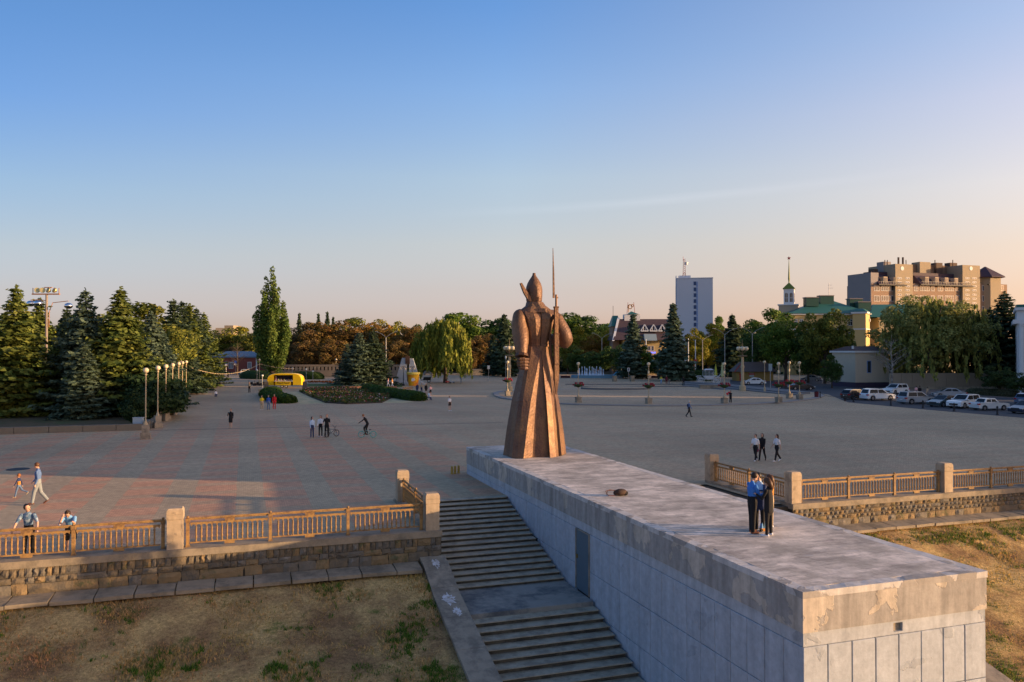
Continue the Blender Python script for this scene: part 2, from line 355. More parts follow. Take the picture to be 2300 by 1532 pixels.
def green_patch(x, y):
    s = 0
    for cx, cy, r in ((3.6, 27.45, 0.75), (2.9, 27.2, 0.3), (5.35, 25.7, 1.0), (5.0, 25.0, 0.6), (5.9, 23.9, 0.9), (6.0, 27.3, 0.45), (-4.1, 26.4, 0.3), (0.7, 25.0, 0.5), (2.2, 25.1, 0.5), (3.4, 24.4, 0.6), (1.4, 26.9, 0.25), (-1.4, 25.4, 0.25), (29.7, 28.4, 2.6), (26.6, 28.5, 1.3), (35.0, 28.6, 2.6), (24.6, 20.0, 1.1), (25.4, 21.6, 0.8), (27.2, 22.4, 0.4), (28.8, 25.0, 0.35), (26.3, 24.6, 0.3), (24.4, 18.0, 1.0)):
        s = max(s, 1.15 - math.hypot((x - cx) / r * 0.8, (y - cy) / r * 1.25))
    return s
grass('grass', -10, CKL0, 19, 29.1, 46000, (0.50, 0.34, 0.13), lambda x, y, v, r: r < 0.42 + v, 0.02, 0.08, 1)
grass('grass', -10, CKL0, 18, 28.9, 11000, (0.09, 0.18, 0.025), lambda x, y, v, r: green_patch(x, y) * 0.8 + v * 1.0 + 0.9 * noise.noise(Vector((x * 4.5, y * 4.5, 2))) > r * 0.7 + 0.42, 0.04, 0.13, 2)
grass('grass', CKR1, 40, 13, 29.1, 40000, (0.50, 0.35, 0.12), lambda x, y, v, r: r < 0.45 + v, 0.02, 0.08, 3)
grass('grass', CKR1, 40, 13, 29.1, 11000, (0.12, 0.18, 0.03), lambda x, y, v, r: green_patch(x, y) * 0.8 + v * 1.0 + 0.9 * noise.noise(Vector((x * 4.5, y * 4.5, 2))) > r * 0.9 + 0.35, 0.03, 0.12, 4)

# ---- stairs either side of the plinth
def stairs(x0, x1, name, label, n1=17, n2=24):
    st = thing(name, label, 'stairs', ((x0 + x1) / 2, 36.4, 0)); cx = (x0 + x1) / 2
    def step(y, z, t, r):
        b = MB(); wv = 0.006 * noise.noise(Vector((y, z, x0)))
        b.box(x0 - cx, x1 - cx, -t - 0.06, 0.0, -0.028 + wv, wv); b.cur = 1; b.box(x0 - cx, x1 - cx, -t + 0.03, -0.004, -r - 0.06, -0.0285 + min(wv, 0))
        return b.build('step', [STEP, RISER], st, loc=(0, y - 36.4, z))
    y, z = 36.85, 0.0
    for k in range(n1): step(y, z, 0.45, 0.12); y -= 0.45; z -= 0.12
    y1, zl = y, z
    MB().box(x0 - cx, x1 - cx, 26.40 - 36.4, y1 - 36.4, z - 0.3, z + 0.004).build('landing', mat('landing_concrete', (0.30, 0.28, 0.24), 0.85, 0.25, 1.5, 0.3, 12, c2=(0.11, 0.115, 0.118), coords='World'), st)
    y = 26.40; z -= 0.0
    for k in range(n2):
        step(y, z - 0.15 + 0.0, 0.43, 0.15); y -= 0.43; z -= 0.15
    return st
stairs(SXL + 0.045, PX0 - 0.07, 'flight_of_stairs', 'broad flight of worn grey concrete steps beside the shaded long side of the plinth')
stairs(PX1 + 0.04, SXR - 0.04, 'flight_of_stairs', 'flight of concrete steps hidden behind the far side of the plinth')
# cheek walls (sloped slabs edging the stairs)
def cheek(x0, x1, label):
    t = thing('stair_cheek', label, 'stair edge', (x0, 30, -0.9), group='sloping edges of the stairs')
    prof = [(30.0, -0.86), (29.2, -1.02), (28.5, -1.28), (27.7, -1.62), (25.0, -2.27), (22.7, -2.84), (20.0, -3.52), (17.0, -4.3), (9.2, -6.3)]
    MB().sideprism([(y - 30, z + 0.9 - 0.09) for y, z in prof] + [(-20.8, -7.0), (0, -7.0)][0:1] + [(0, -1.6)], 0.03, x1 - x0 - 0.03).build('core', CONC, t)
    cuts = [30.0, 28.0, 26.2, 24.4, 22.6, 20.8, 19.0, 17.0, 13.0, 9.2]
    def pz(y): return float(np.interp(-y, [-p[0] for p in prof], [p[1] for p in prof]))
    for a, c in zip(cuts, cuts[1:]):
        ys = [a - 0.008] + [p[0] for p in prof if c + 0.02 < p[0] < a - 0.02] + [c + 0.008]
        top = [(y - 30, pz(y) + 0.9) for y in ys]; bot = [(y - 30, pz(y) + 0.9 - 0.10) for y in ys][::-1]
        MB().sideprism(top + bot, 0, x1 - x0).build('slab', CONC, t)
    return t
ck = cheek(CKL0, CKL1, 'sloping concrete stair edge with smeared white chalk, beside the left lawn')
cheek(CKR0, CKR1, 'sloping concrete stair edge beside the dry lawn right of the plinth')
CHALK = mat('chalk', (0.60, 0.60, 0.62), 1.0, 0.2, 6, c2=(0.31, 0.265, 0.20), c2scale=7)
def splat(cx, cy, rx, ry, zf, parent, off, n=26, seed=3):
    rr = random.Random(seed); b = MB(); c = b.V((cx - off[0], cy - off[1], zf(cy) - off[2])); ids = []
    for k in range(n):
        a = 2 * math.pi * k / n; q = rr.uniform(0.55, 1.1)
        x, y = cx + rx * q * math.cos(a), cy + ry * q * math.sin(a); ids.append(b.V((x - off[0], y - off[1], zf(y) - off[2])))
    for k in range(n): b.face((c, ids[k], ids[(k + 1) % n]))
    return b.build('chalk_smear', CHALK, parent)
pzf = lambda y: float(np.interp(-y, [-30, -29.2, -28.5, -27.7, -25, -22.7], [-0.86, -1.02, -1.28, -1.62, -2.27, -2.84])) + 0.007
splat(6.86, 29.35, 0.17, 0.36, pzf, ck, (CKL0, 30, -0.9), seed=5); splat(6.84, 27.3, 0.27, 0.42, pzf, ck, (CKL0, 30, -0.9), seed=8); splat(6.95, 26.5, 0.18, 0.3, pzf, ck, (CKL0, 30, -0.9), seed=9)

# ---- the long plinth
def plaster_mat(name, c, c2, edge, sc, streak=0.18):
    m = bpy.data.materials.new(name); m.use_nodes = True; nt = m.node_tree; b = nt.nodes['Principled BSDF']
    geo = N(nt, 'ShaderNodeNewGeometry').outputs['Position']
    def nse(s, d=7, r=0.6, scale3=None, dist=0.0):
        n = N(nt, 'ShaderNodeTexNoise'); n.inputs['Distortion'].default_value = dist
        if scale3:
            mp = N(nt, 'ShaderNodeMapping'); L(nt, geo, mp.inputs[0]); mp.inputs['Scale'].default_value = scale3; L(nt, mp.outputs[0], n.inputs[0])
        else: L(nt, geo, n.inputs[0])
        n.inputs['Scale'].default_value = s; n.inputs['Detail'].default_value = d; n.inputs['Roughness'].default_value = r; return n.outputs[0]
    pk = nse(sc, 8, 0.55, None, 0.6); f = RAMP(nt, pk, [(edge, 0.0), (edge + 0.012, 1.0)])
    col = MIX(nt, f, c, c2)
    col = MIX(nt, 1.0, col, RAMP(nt, nse(1.0, 5, 0.6, (3.5, 3.5, 0.35)), [(0.3, 1 - streak), (0.62, 1 + streak * 0.6)]), 'MULTIPLY')
    col = MIX(nt, 1.0, col, RAMP(nt, nse(5, 7, 0.7), [(0.25, 0.80), (0.75, 1.18)]), 'MULTIPLY')
    L(nt, col, b.inputs['Base Color']); b.inputs['Roughness'].default_value = 0.85; b.inputs['Specular IOR Level'].default_value = 0.2
    bp = N(nt, 'ShaderNodeBump'); bp.inputs['Strength'].default_value = 0.5; bp.inputs['Distance'].default_value = 0.02
    L(nt, M_(nt, 'ADD', f, M_(nt, 'MULTIPLY', nse(12, 5, 0.6), 0.5)), bp.inputs['Height']); L(nt, bp.outputs[0], b.inputs['Normal']); return m
PLA = plaster_mat('peeling_plaster', (0.325, 0.31, 0.285), (0.46, 0.41, 0.34), 0.525, 0.8, 0.28)
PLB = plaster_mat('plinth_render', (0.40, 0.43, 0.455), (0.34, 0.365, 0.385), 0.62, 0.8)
PLC = plaster_mat('coping_plaster', (0.52, 0.50, 0.465), (0.33, 0.31, 0.28), 0.55, 0.9)
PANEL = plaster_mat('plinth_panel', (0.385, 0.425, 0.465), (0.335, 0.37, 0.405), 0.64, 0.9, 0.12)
def top_mat():
    m = bpy.data.materials.new('plinth_top'); m.use_nodes = True; nt = m.node_tree; b = nt.nodes['Principled BSDF']
    geo = N(nt, 'ShaderNodeNewGeometry').outputs['Position']
    br = N(nt, 'ShaderNodeTexBrick'); L(nt, geo, br.inputs[0]); br.inputs['Scale'].default_value = 1; br.inputs['Brick Width'].default_value = 0.5; br.inputs['Row Height'].default_value = 0.28; br.inputs['Mortar Size'].default_value = 0.008
    br.inputs['Color1'].default_value = (1.12, 1.1, 1.1, 1); br.inputs['Color2'].default_value = (0.88, 0.88, 0.88, 1); br.inputs['Mortar'].default_value = (0.72, 0.7, 0.68, 1)
    def nse(s, d=7, r=0.65, sc=(1, 1, 1)):
        mp = N(nt, 'ShaderNodeMapping'); L(nt, geo, mp.inputs[0]); mp.inputs['Scale'].default_value = sc; n = N(nt, 'ShaderNodeTexNoise'); L(nt, mp.outputs[0], n.inputs[0])
        n.inputs['Scale'].default_value = s; n.inputs['Detail'].default_value = d; n.inputs['Roughness'].default_value = r; return n
    c = MIX(nt, RAMP(nt, nse(0.55, 8, 0.7).outputs[0], [(0.40, 0.0), (0.56, 1.0)]), (0.41, 0.37, 0.31), (0.68, 0.61, 0.52))
    c = MIX(nt, RAMP(nt, nse(1.6, 6, 0.7, (1, 2.2, 1)).outputs[0], [(0.50, 0.0), (0.60, 0.45)]), c, (0.27, 0.245, 0.22))
    nc = nse(2.2, 5, 0.6, (0.5, 1.6, 1))
    c = MIX(nt, RAMP(nt, nc.outputs[0], [(0.64, 0.0), (0.70, 0.35)]), c, (0.36, 0.40, 0.47))
    nc2 = nse(1.7, 5, 0.6, (0.5, 1.8, 1)); c = MIX(nt, RAMP(nt, nc2.outputs[0], [(0.66, 0.0), (0.72, 0.35)]), c, (0.50, 0.37, 0.42))
    c = MIX(nt, 1.0, c, br.outputs[0], 'MULTIPLY')
    c = MIX(nt, 1.0, c, RAMP(nt, nse(0.9, 7, 0.7, (0.35, 1.8, 1)).outputs[0], [(0.33, 0.66), (0.60, 1.12)]), 'MULTIPLY')
    L(nt, c, b.inputs['Base Color']); b.inputs['Roughness'].default_value = 0.8; b.inputs['Specular IOR Level'].default_value = 0.25
    bp = N(nt, 'ShaderNodeBump'); bp.inputs['Strength'].default_value = 0.4; bp.inputs['Distance'].default_value = 0.01; L(nt, nse(8).outputs[0], bp.inputs['Height']); L(nt, bp.outputs[0], b.inputs['Normal']); return m
pl = thing('plinth', 'long pale stone plinth that carries the bronze soldier, its near end lit by the sun', 'plinth', (PX0, PY0, 0))
W, LN = PX1 - PX0, PY1 - PY0
MB().box(0.10, W - 0.10, 0.10, LN - 0.10, -6.8, 1.36).build('core', CONC, pl)
# cornice band and second band with the vent opening
def ringbox(b, o, z0, z1, th=0.14, hole=None):
    b.box(-o, th, -o, LN + o, z0, z1); b.box(W - th, W + o, -o, LN + o, z0, z1); b.box(th, W - th, LN - th, LN + o, z0, z1)
    if hole:
        x0, x1, h0, h1 = hole
        b.box(th, x0, -o, th, z0, z1); b.box(x1, W - th, -o, th, z0, z1); b.box(x0, x1, -o, th, h1, z1)
        if h0 > z0: b.box(x0, x1, -o, th, z0, h0)
    else: b.box(th, W - th, -o, th, z0, z1)
b = MB(); ringbox(b, 0.0, 0.58, 1.361); b.build('cornice', PLA, pl)
b = MB(); ringbox(b, -0.025, 0.262, 0.578, hole=(2.60, 2.88, 0.32, 0.53)); b.build('band', PLB, pl)
MB().box(2.58, 2.90, 0.118, 0.14, 0.28, 0.56).build('vent', DARK, pl)
for (x0, x1, y0, y1) in ((-0.006, 0.32, -0.006, LN + 0.03), (W - 0.32, W + 0.03, -0.006, LN + 0.03), (0.322, W - 0.322, -0.006, 0.32), (0.322, W - 0.322, LN - 0.32, LN + 0.03)):
    b = MB(); lng = (y1 - y0) > (x1 - x0); n_ = max(2, int(max(x1 - x0, y1 - y0) / 0.22)); rr = []
    for k in range(n_ + 1):
        j = [random.choice((0, 0, 0, 0.004, 0.008, 0.018)) * random.random() for _ in range(4)]; f_ = k / n_
        if lng: y = lerp(y0, y1, f_); rr.append([(x0, y, 1.362), (x1, y, 1.362), (x1 - j[0], y, PZ - j[1]), (x0 + j[2], y, PZ - j[3])])
        else: x = lerp(x0, x1, f_); rr.append([(x, y1, 1.362), (x, y0, 1.362), (x, y0 + j[0], PZ - j[1]), (x, y1 - j[2], PZ - j[3])])
    b.loft(rr); b.build('coping', PLC, pl)
MB().box(0.321, W - 0.321, 0.321, LN - 0.321, 1.362, 1.516).build('top_paving', top_mat(), pl)
pm = {}
def panel(wd, ht, axis, x, y, z):
    key = (round(wd, 3), round(ht, 3), axis)
    if key not in pm:
        b = MB(); g = 0.009
        if axis == 'y': b.loft([[(0.045, g, g), (0.045, wd - g, g), (0.045, wd - g, ht - g), (0.045, g, ht - g)], [(0.012, g, g), (0.012, wd - g, g), (0.012, wd - g, ht - g), (0.012, g, ht - g)], [(0.0, g + 0.012, g + 0.012), (0.0, wd - g - 0.012, g + 0.012), (0.0, wd - g - 0.012, ht - g - 0.012), (0.0, g + 0.012, ht - g - 0.012)]])
        else: b.loft([[(g, 0.045, g), (g, 0.045, ht - g), (wd - g, 0.045, ht - g), (wd - g, 0.045, g)], [(g, 0.012, g), (g, 0.012, ht - g), (wd - g, 0.012, ht - g), (wd - g, 0.012, g)], [(g + 0.012, 0, g + 0.012), (g + 0.012, 0, ht - g - 0.012), (wd - g - 0.012, 0, ht - g - 0.012), (wd - g - 0.012, 0, g + 0.012)]])
        pm[key] = b.build('panel', PANEL, pl).data; o = [c for c in bpy.data.objects if c.data == pm[key]][0]
    else: o = link('panel', pm[key], pl)
    o.location = (x + random.uniform(-0.004, 0.004) if axis == 'y' else x, y + random.uniform(-0.004, 0.004) if axis == 'x' else y, z); return o
MB().box(0.06, W - 0.06, 0.06, LN - 0.06, -6.8, 0.26).build('backing', mat('dark_joint', (0.05, 0.048, 0.045), 0.95, 0.1), pl)  # dark backing that shows in the gaps between the panels
DY0, DY1 = 26.95 - PY0, 28.10 - PY0
def stair_z(y):   # walking level beside the plinth
    y = y + PY0
    if y > 36.4: return 0.0
    if y > 28.75: return -2.04 * (36.4 - y) / 7.65
    if y > 26.4: return -2.04
    return -2.04 - 0.349 * (26.4 - y)
rows = [(0.255, 1.375), (-1.12, 1.38), (-2.50, 1.38), (-3.88, 1.38)]
ny = 40; wy = LN / ny
for k in range(ny):
    y0 = k * wy; yc = y0 + wy / 2
    if DY0 - 0.36 < yc < DY1 + 0.36: continue
    for zt, ht in rows:
        if zt < stair_z(y0) - 0.05: continue
        panel(wy, ht, 'y', 0.014, y0, zt - ht)
ya, yb = (math.floor((DY0 - 0.36) / wy + 0.5)) * wy, (math.ceil((DY1 + 0.36) / wy - 0.5)) * wy
for y0, y1 in ((ya, DY0 - 0.03), (DY1 + 0.03, yb)):
    if y1 - y0 > 0.05:
        for zt, ht in rows[:2]: panel(y1 - y0, ht, 'y', 0.014, y0, zt - ht)
for k in range(8):
    for zt, ht in rows[:3]: panel(W / 8 - 0.0035, ht, 'x', 0.014 + k * (W - 0.028) / 8, 0.014, zt - ht)
dr = MB().box(-0.005, 0.05, DY0, DY1, -2.03, 0.22).build('door', mat('blue_steel', (0.10, 0.15, 0.185), 0.5, 0.12, 3), pl)
b = MB()
b.box(-0.03, 0.06, DY0 - 0.06, DY0, -2.03, 0.25); b.box(-0.03, 0.06, DY1, DY1 + 0.06, -2.03, 0.25); b.box(-0.03, 0.06, DY0, DY1, 0.22, 0.25); b.build('door_frame', CONC, pl)
MB().box(-0.05, -0.006, DY1 - 0.14, DY1 - 0.08, -0.86, -0.72).build('handle', mat('brass', (0.5, 0.36, 0.1), 0.4, 0, metal=1), dr)

# ---- stone blocks
STONE = [mat('stone_brown', (0.165, 0.132, 0.088), 0.95, 0.30, 5, 0.9, 14, c2=(0.10, 0.088, 0.07), c2scale=2.5, coords='World'),
         mat('stone_grey', (0.145, 0.13, 0.105), 0.95, 0.30, 5, 0.9, 14, c2=(0.24, 0.225, 0.20), c2scale=1.6, c2edge=(0.56, 0.68), coords='World'),
         mat('stone_ochre', (0.215, 0.155, 0.085), 0.95, 0.30, 5, 0.9, 14, c2=(0.10, 0.10, 0.05), c2scale=2.0, c2edge=(0.52, 0.62), coords='World')]
sv = []
for k in range(9):
    rr = random.Random(k + 40); b = MB(); n = 4; g = []
    for j in range(n):
        row = []
        for i in range(n):
            u, v = i / (n - 1), j / (n - 1); e = min(u, 1 - u, v, 1 - v)
            jit = 0.0 if 0 < i < n - 1 and 0 < j < n - 1 else 0.035
            row.append(b.V((u + rr.uniform(-jit, jit), (-0.75 if e > 0.01 else -0.12) + (rr.uniform(-0.35, 0.35) if e > 0.01 else 0), v + rr.uniform(-jit, jit))))
        g.append(row)
    for j in range(n - 1):
        for i in range(n - 1): b.face((g[j][i], g[j][i + 1], g[j + 1][i + 1], g[j + 1][i]))
    bk = [b.V(p) for p in ((0.03, 1, 0.03), (0.97, 1, 0.03), (0.97, 1, 0.97), (0.03, 1, 0.97))]
    e0 = [g[0][i] for i in range(n)]; e1 = [g[j][n - 1] for j in range(n)]; e2 = [g[n - 1][i] for i in range(n - 1, -1, -1)]; e3 = [g[j][0] for j in range(n - 1, -1, -1)]
    for ed, (p, q) in ((e0, (0, 1)), (e1, (1, 2)), (e2, (2, 3)), (e3, (3, 0))):
        b.face([bk[p]] + [bk[q]] + ed[::-1]) if False else b.face(ed[::-1] + [bk[p], bk[q]])
    for mi, m in enumerate(STONE):
        me = bpy.data.meshes.new('stone'); me.from_pydata(b.v, [], b.f); me.materials.append(m); me.update(); sv.append(me)
def stone_wall(name, label, x0, x1, rows, seed, yf=30.0, maxn=290):
    t = thing(name, label, 'stone wall', ((x0 + x1) / 2, yf, 0)); cx = (x0 + x1) / 2; rr = random.Random(seed)
    MB().box(x0 - cx, x1 - cx, 0.05, 0.55, -1.7, -0.135).build('core', mat('mortar', (0.045, 0.042, 0.036), 0.95, 0.2), t)
    n = 0; rest = []
    for zt, zb, wmin, wmax in rows:
        x = x0
        while x < x1 - 0.02:
            wd = min(rr.uniform(wmin, wmax), x1 - x)
            if x1 - x - wd < wmin * 0.6: wd = x1 - x
            if rr.random() < 0.12: wd = min(wd * 1.9, x1 - x)
            k = rr.choices((0, 1, 2), (5, 4, 3))[0]; me = sv[rr.randrange(9) * 3 + k]
            lc = (x - cx + 0.008, 0.02 + rr.uniform(-0.012, 0.012), zb + 0.008); sc = (wd - 0.016, 0.075, zt - zb - 0.016)
            if n < maxn: o = link('stone', me, t, lc); o.scale = sc; n += 1
            else: rest.append((me, lc, sc))
            x += wd
    return t
WL0, WL1, WR0, WR1 = -12.5, 7.22, 23.42, 41.0
stone_wall('retaining_wall', 'rough stone retaining wall under the balustrade left of the stairs', WL0, WL1,
           [(-0.14, -0.45, 0.17, 0.27), (-0.45, -0.67, 0.24, 0.5), (-0.67, -1.12, 0.38, 0.85)], 3)
stone_wall('retaining_wall', 'rough stone retaining wall under the balustrade right of the plinth', WR0, WR1,
           [(-0.14, -0.34, 0.24, 0.33), (-0.34, -0.53, 0.24, 0.33), (-0.53, -0.72, 0.24, 0.34), (-0.72, -1.14, 0.40, 0.75)], 5)
# ledges above the walls, return walls along the stairs
for nm, x0, x1, xr0, xr1, lab in (('wall_ledge', WL0, WL1 + 0.03, 6.65, 7.26, 'long concrete ledge on the stone wall left of the stairs'), ('wall_ledge', WR0 - 0.03, WR1, 23.38, 24.0, 'long concrete ledge on the stone wall right of the plinth')):
    t = thing(nm, lab, 'ledge', ((x0 + x1) / 2, 30.3, 0)); cx = (x0 + x1) / 2
    MB().box(x0 - cx, x1 - cx, -0.36, 0.42, -0.14, 0.10).build('ledge_slab', CONC2, t)
    MB().box(xr0 - cx, xr1 - cx, 0.421, 6.85, -2.6, 0.102).build('return_wall', CONC2, t)
# slabs edging the lawns
def slabs(x0, x1, wd, label, y0=28.95):
    t = thing('lawn_edging', label, 'stone edging', ((x0 + x1) / 2, 29.5, -1.1)); cx = (x0 + x1) / 2; x = x0; k = 0
    while x < x1 - 0.2:
        ww = min(wd * random.uniform(0.94, 1.06), x1 - x)
        b = MB(); j = random.uniform(-0.03, 0.03)
        b.box(0.02, ww - 0.02, -0.50 + j, 0.47, -0.05, 0.075)
        o = b.build('slab', CONC2, t, loc=(x - cx, 0, 0)); o.rotation_euler = (R(2.5 + random.uniform(-1.5, 1.5)), R(random.uniform(-0.8, 0.8)), R(random.uniform(-1.2, 1.2)))
        x += ww; k += 1
slabs(-9.5, 6.3, 1.25, 'row of tilted concrete slabs between the left lawn and its stone wall')
slabs(23.7, 40.5, 1.15, 'row of concrete slabs between the right lawn and its stone wall')

# ---- balustrades
GILT = mat('ochre_cast_iron', (0.33, 0.195, 0.068), 0.6, 0.18, 9, 0.2, 30, c2=(0.17, 0.10, 0.05), c2scale=4)
POST = plaster_mat('pillar_stone', (0.40, 0.315, 0.215), (0.31, 0.245, 0.17), 0.60, 2.2)
balu_me = MB().lathe([(0.030, 0), (0.034, 0.03), (0.021, 0.05), (0.021, 0.10), (0.036, 0.17), (0.036, 0.20), (0.022, 0.26), (0.030, 0.44), (0.026, 0.50), (0.038, 0.53), (0.030, 0.58)], 8).build('baluster', GILT).data
bpy.data.objects.remove(bpy.data.objects['baluster'])
def pillar(t, p, rz=0.0):
    b = MB(); b.box(-0.26, 0.26, -0.26, 0.26, 0.0, 1.02); b.box(-0.275, 0.275, -0.275, 0.275, 1.03, 1.20)
    sq = lambda s: [(-s, -s), (s, -s), (s, s), (-s, s)]
    b.prism(sq(0.275), 1.205, 1.34, 0.97); b.prism(sq(0.262), 1.341, 1.41, 0.86)
    return b.build('pillar', POST, t, loc=p)
def bay(t, p, q, nb):
    """one bay of railing from p to q (local to thing t)"""
    p, q = Vector(p), Vector(q); d = q - p; ln = d.length; rz = math.atan2(d.y, d.x)
    def put(o): o.location = p; o.rotation_euler = (0, 0, rz); return o
    b = MB(); b.tube((0.0, 0, 0.985), (ln, 0, 0.985), 0.042, n=8); b.box(0.0, ln, -0.028, 0.028, 0.935, 0.955); put(b.build('handrail', GILT, t))
    b = MB(); b.box(0.03, ln - 0.03, -0.03, 0.03, 0.775, 0.845)
    stp = (ln - 0.10) / nb
    for k in range(nb):     # little arches between the balusters
        xa = 0.05 + stp * k; 
        for (u0, u1, dz) in ((0.0, 0.13, 0.055), (0.13, 0.24, 0.025), (0.76, 0.87, 0.025), (0.87, 1.0, 0.055)):
            b.box(xa + stp * u0, xa + stp * u1, -0.018, 0.018, 0.774 - dz, 0.774)
    b.box(ln / 2 - 0.17, ln / 2 + 0.17, -0.034, 0.034, 0.846, 0.934)
    put(b.build('arch_rail', GILT, t))
    b = MB(); b.box(0.03, ln - 0.03, -0.032, 0.032, 0.115, 0.165); b.box(ln / 2 - 0.17, ln / 2 + 0.17, -0.036, 0.036, 0.03, 0.114); put(b.build('bottom_rail', GILT, t))
    for k in range(nb + 1):
        if k in (0, nb): continue
        o = link('baluster', balu_me, t, p + d.normalized() * (0.05 + stp * k) + Vector((0, 0, 0.165))); o.scale = (1, 1, 0.93)
def stanchion(t, p):
    b = MB(); b.box(-0.055, 0.055, -0.05, 0.05, 0.0, 0.86); b.box(-0.075, 0.075, -0.07, 0.07, 0.861, 1.0); b.box(-0.07, 0.07, -0.065, 0.065, 0, 0.06); b.ball((0, 0, 1.045), 0.05)
    return b.build('post', GILT, t, loc=p)
def balustrade(label, posts, z, y_label_group=None):
    """posts: list of (x, y); pillars at each, 3 bays between (2 on short returns)"""
    x0, y0 = posts[0][:2]; t = thing('balustrade', label, 'balustrade', (x0, y0, z))
    for i, (x, y, bays, nb) in enumerate(posts):
        if bays != 'end' or i: pass
        pillar(t, (x - x0, y - y0, 0))
        if i + 1 < len(posts):
            X, Y = posts[i + 1][:2]; a = Vector((x - x0, y - y0, 0)); c = Vector((X - x0, Y - y0, 0)); d = (c - a).normalized()
            a2, c2 = a + d * 0.40, c - d * 0.40
            for k in range(bays + 1): stanchion(t, a2 + (c2 - a2) * k / bays)
            for k in range(bays):
                s, e = a2 + (c2 - a2) * k / bays + d * 0.055, a2 + (c2 - a2) * (k + 1) / bays - d * 0.055
                bay(t, s, e, nb)
    return t
balustrade('ochre iron balustrade with stone pillars along the left stone wall, people leaning on it', [(6.90, 30.30, 3, 15), (-2.25, 30.30, 3, 15), (-11.4, 30.30, 0, 0)], 0.10)
balustrade('short ochre balustrade running back beside the stairs left of the plinth', [(6.95, 36.55, 0, 0)], 0.10)
balustrade('long ochre iron balustrade with stone pillars along the right stone wall', [(23.70, 30.35, 3, 15), (32.60, 30.35, 3, 15), (41.2, 30.35, 0, 0)], 0.10)
balustrade('short ochre balustrade running back to a lone pillar right of the plinth', [(23.70, 37.0, 0, 0)], 0.10)
for t, x, yb in ((bpy.data.objects['balustrade.001'], 6.95, 36.55), (bpy.data.objects['balustrade.003'], 23.70, 37.0)):
    a, c = Vector((0, -0.4, 0)), Vector((0, 30.35 - yb + 0.42, 0)); d = Vector((0, -1, 0))
    for k in range(3): stanchion(t, a + (c - a) * k / 2)
    for k in range(2): bay(t, a + (c - a) * k / 2 + d * 0.055, a + (c - a) * (k + 1) / 2 - d * 0.055, 16)
# gold bollards by the plinth's far corner
BOL = mat('gold_paint', (0.42, 0.27, 0.05), 0.5, 0.2, 8)
for k, (u, v) in enumerate(((1015, 1065), (1022, 1064), (1030, 1063))):
    b = MB(); b.lathe([(0.085, 0), (0.085, 0.05), (0.06, 0.07), (0.075, 0.22), (0.06, 0.38), (0.085, 0.4), (0.03, 0.46)], 8)
    tag(b.build('bollard', BOL, loc=G(u, v)), ('low gold bollard, leftmost of three by the plinth', 'low gold bollard, middle of three by the plinth', 'low gold bollard of three, nearest to the plinth corner')[k], 'bollard', 'gold bollards beside the plinth')
tag(MB().lathe([(0.62, 0), (0.62, 0.012), (0.55, 0.018)], 24).build('shadow_disc', mat('shadow_black', (0.02, 0.02, 0.022), 0.6, 0.2), loc=G(40, 1054)), 'dark disc painting a shadow on the plaza behind the small child', 'painted shadow')  # flat dark disc that paints a shadow onto the paving
# ================================================================== STATUE
def bronze():
    m = bpy.data.materials.new('hammered_bronze'); m.use_nodes = True; nt = m.node_tree; b = nt.nodes['Principled BSDF']
    tc = N(nt, 'ShaderNodeTexCoord').outputs['Object']
    def nse(s, d=5, r=0.6, sc=(1, 1, 1)):
        mp = N(nt, 'ShaderNodeMapping'); L(nt, tc, mp.inputs[0]); mp.inputs['Scale'].default_value = sc; n = N(nt, 'ShaderNodeTexNoise'); L(nt, mp.outputs[0], n.inputs[0])
        n.inputs['Scale'].default_value = s; n.inputs['Detail'].default_value = d; n.inputs['Roughness'].default_value = r; return n.outputs[0]
    c = MIX(nt, RAMP(nt, nse(1.1, 6, 0.6, (1, 1, 0.45)), [(0.36, 0.0), (0.66, 1.0)]), (0.105, 0.056, 0.042), (0.215, 0.118, 0.058))
    c = MIX(nt, RAMP(nt, nse(3.5, 7, 0.75), [(0.50, 0.0), (0.68, 0.6)]), c, (0.115, 0.075, 0.045))
    c = MIX(nt, 1.0, c, RAMP(nt, nse(14, 4, 0.7), [(0.3, 0.75), (0.7, 1.25)]), 'MULTIPLY')
    L(nt, c, b.inputs['Base Color']); b.inputs['Metallic'].default_value = 0.42
    L(nt, M_(nt, 'MULTIPLY_ADD', nse(4, 5), 0.35, 0.40), b.inputs['Roughness'])
    vo = N(nt, 'ShaderNodeTexVoronoi'); L(nt, tc, vo.inputs[0]); vo.inputs['Scale'].default_value = 9
    bp = N(nt, 'ShaderNodeBump'); bp.inputs['Strength'].default_value = 0.55; bp.inputs['Distance'].default_value = 0.035
    L(nt, M_(nt, 'ADD', M_(nt, 'MULTIPLY', vo.outputs['Distance'], 0.6), nse(2.2, 4)), bp.inputs['Height']); L(nt, bp.outputs[0], b.inputs['Normal']); return m
BRZ = bronze()
DBRZ = mat('dark_bronze', (0.10, 0.055, 0.035), 0.5, 0.2, 4, metal=0.5)
ST = thing('soldier_statue', 'tall bronze soldier in long greatcoat and pointed cap, seen from behind on the plinth', 'statue', (14.62, 39.55, PZ))
def SX(s, y): return (s + 0.319 * y) / 0.948      # sideways offset as seen from the photographer's side -> local x
hem = [(-1.66, .45), (-1.60, -.35), (SX(-1.26, -.95), -.95), (SX(-.98, -1.18), -1.18), (SX(-.66, -1.36), -1.36), (SX(-.19, -1.02), -1.02), (SX(.30, -1.12), -1.12), (SX(.70, -1.16), -1.16), (SX(.71, -1.42), -1.42), (SX(1.02, -1.22), -1.22),
       (SX(1.20, -.98), -.98), (SX(1.34, -1.08), -1.08), (1.60, -.38), (1.68, .25), (1.35, .85), (.75, 1.25), (.25, 1.38), (0, 1.15), (-.3, 1.40), (-1.05, 1.15)]
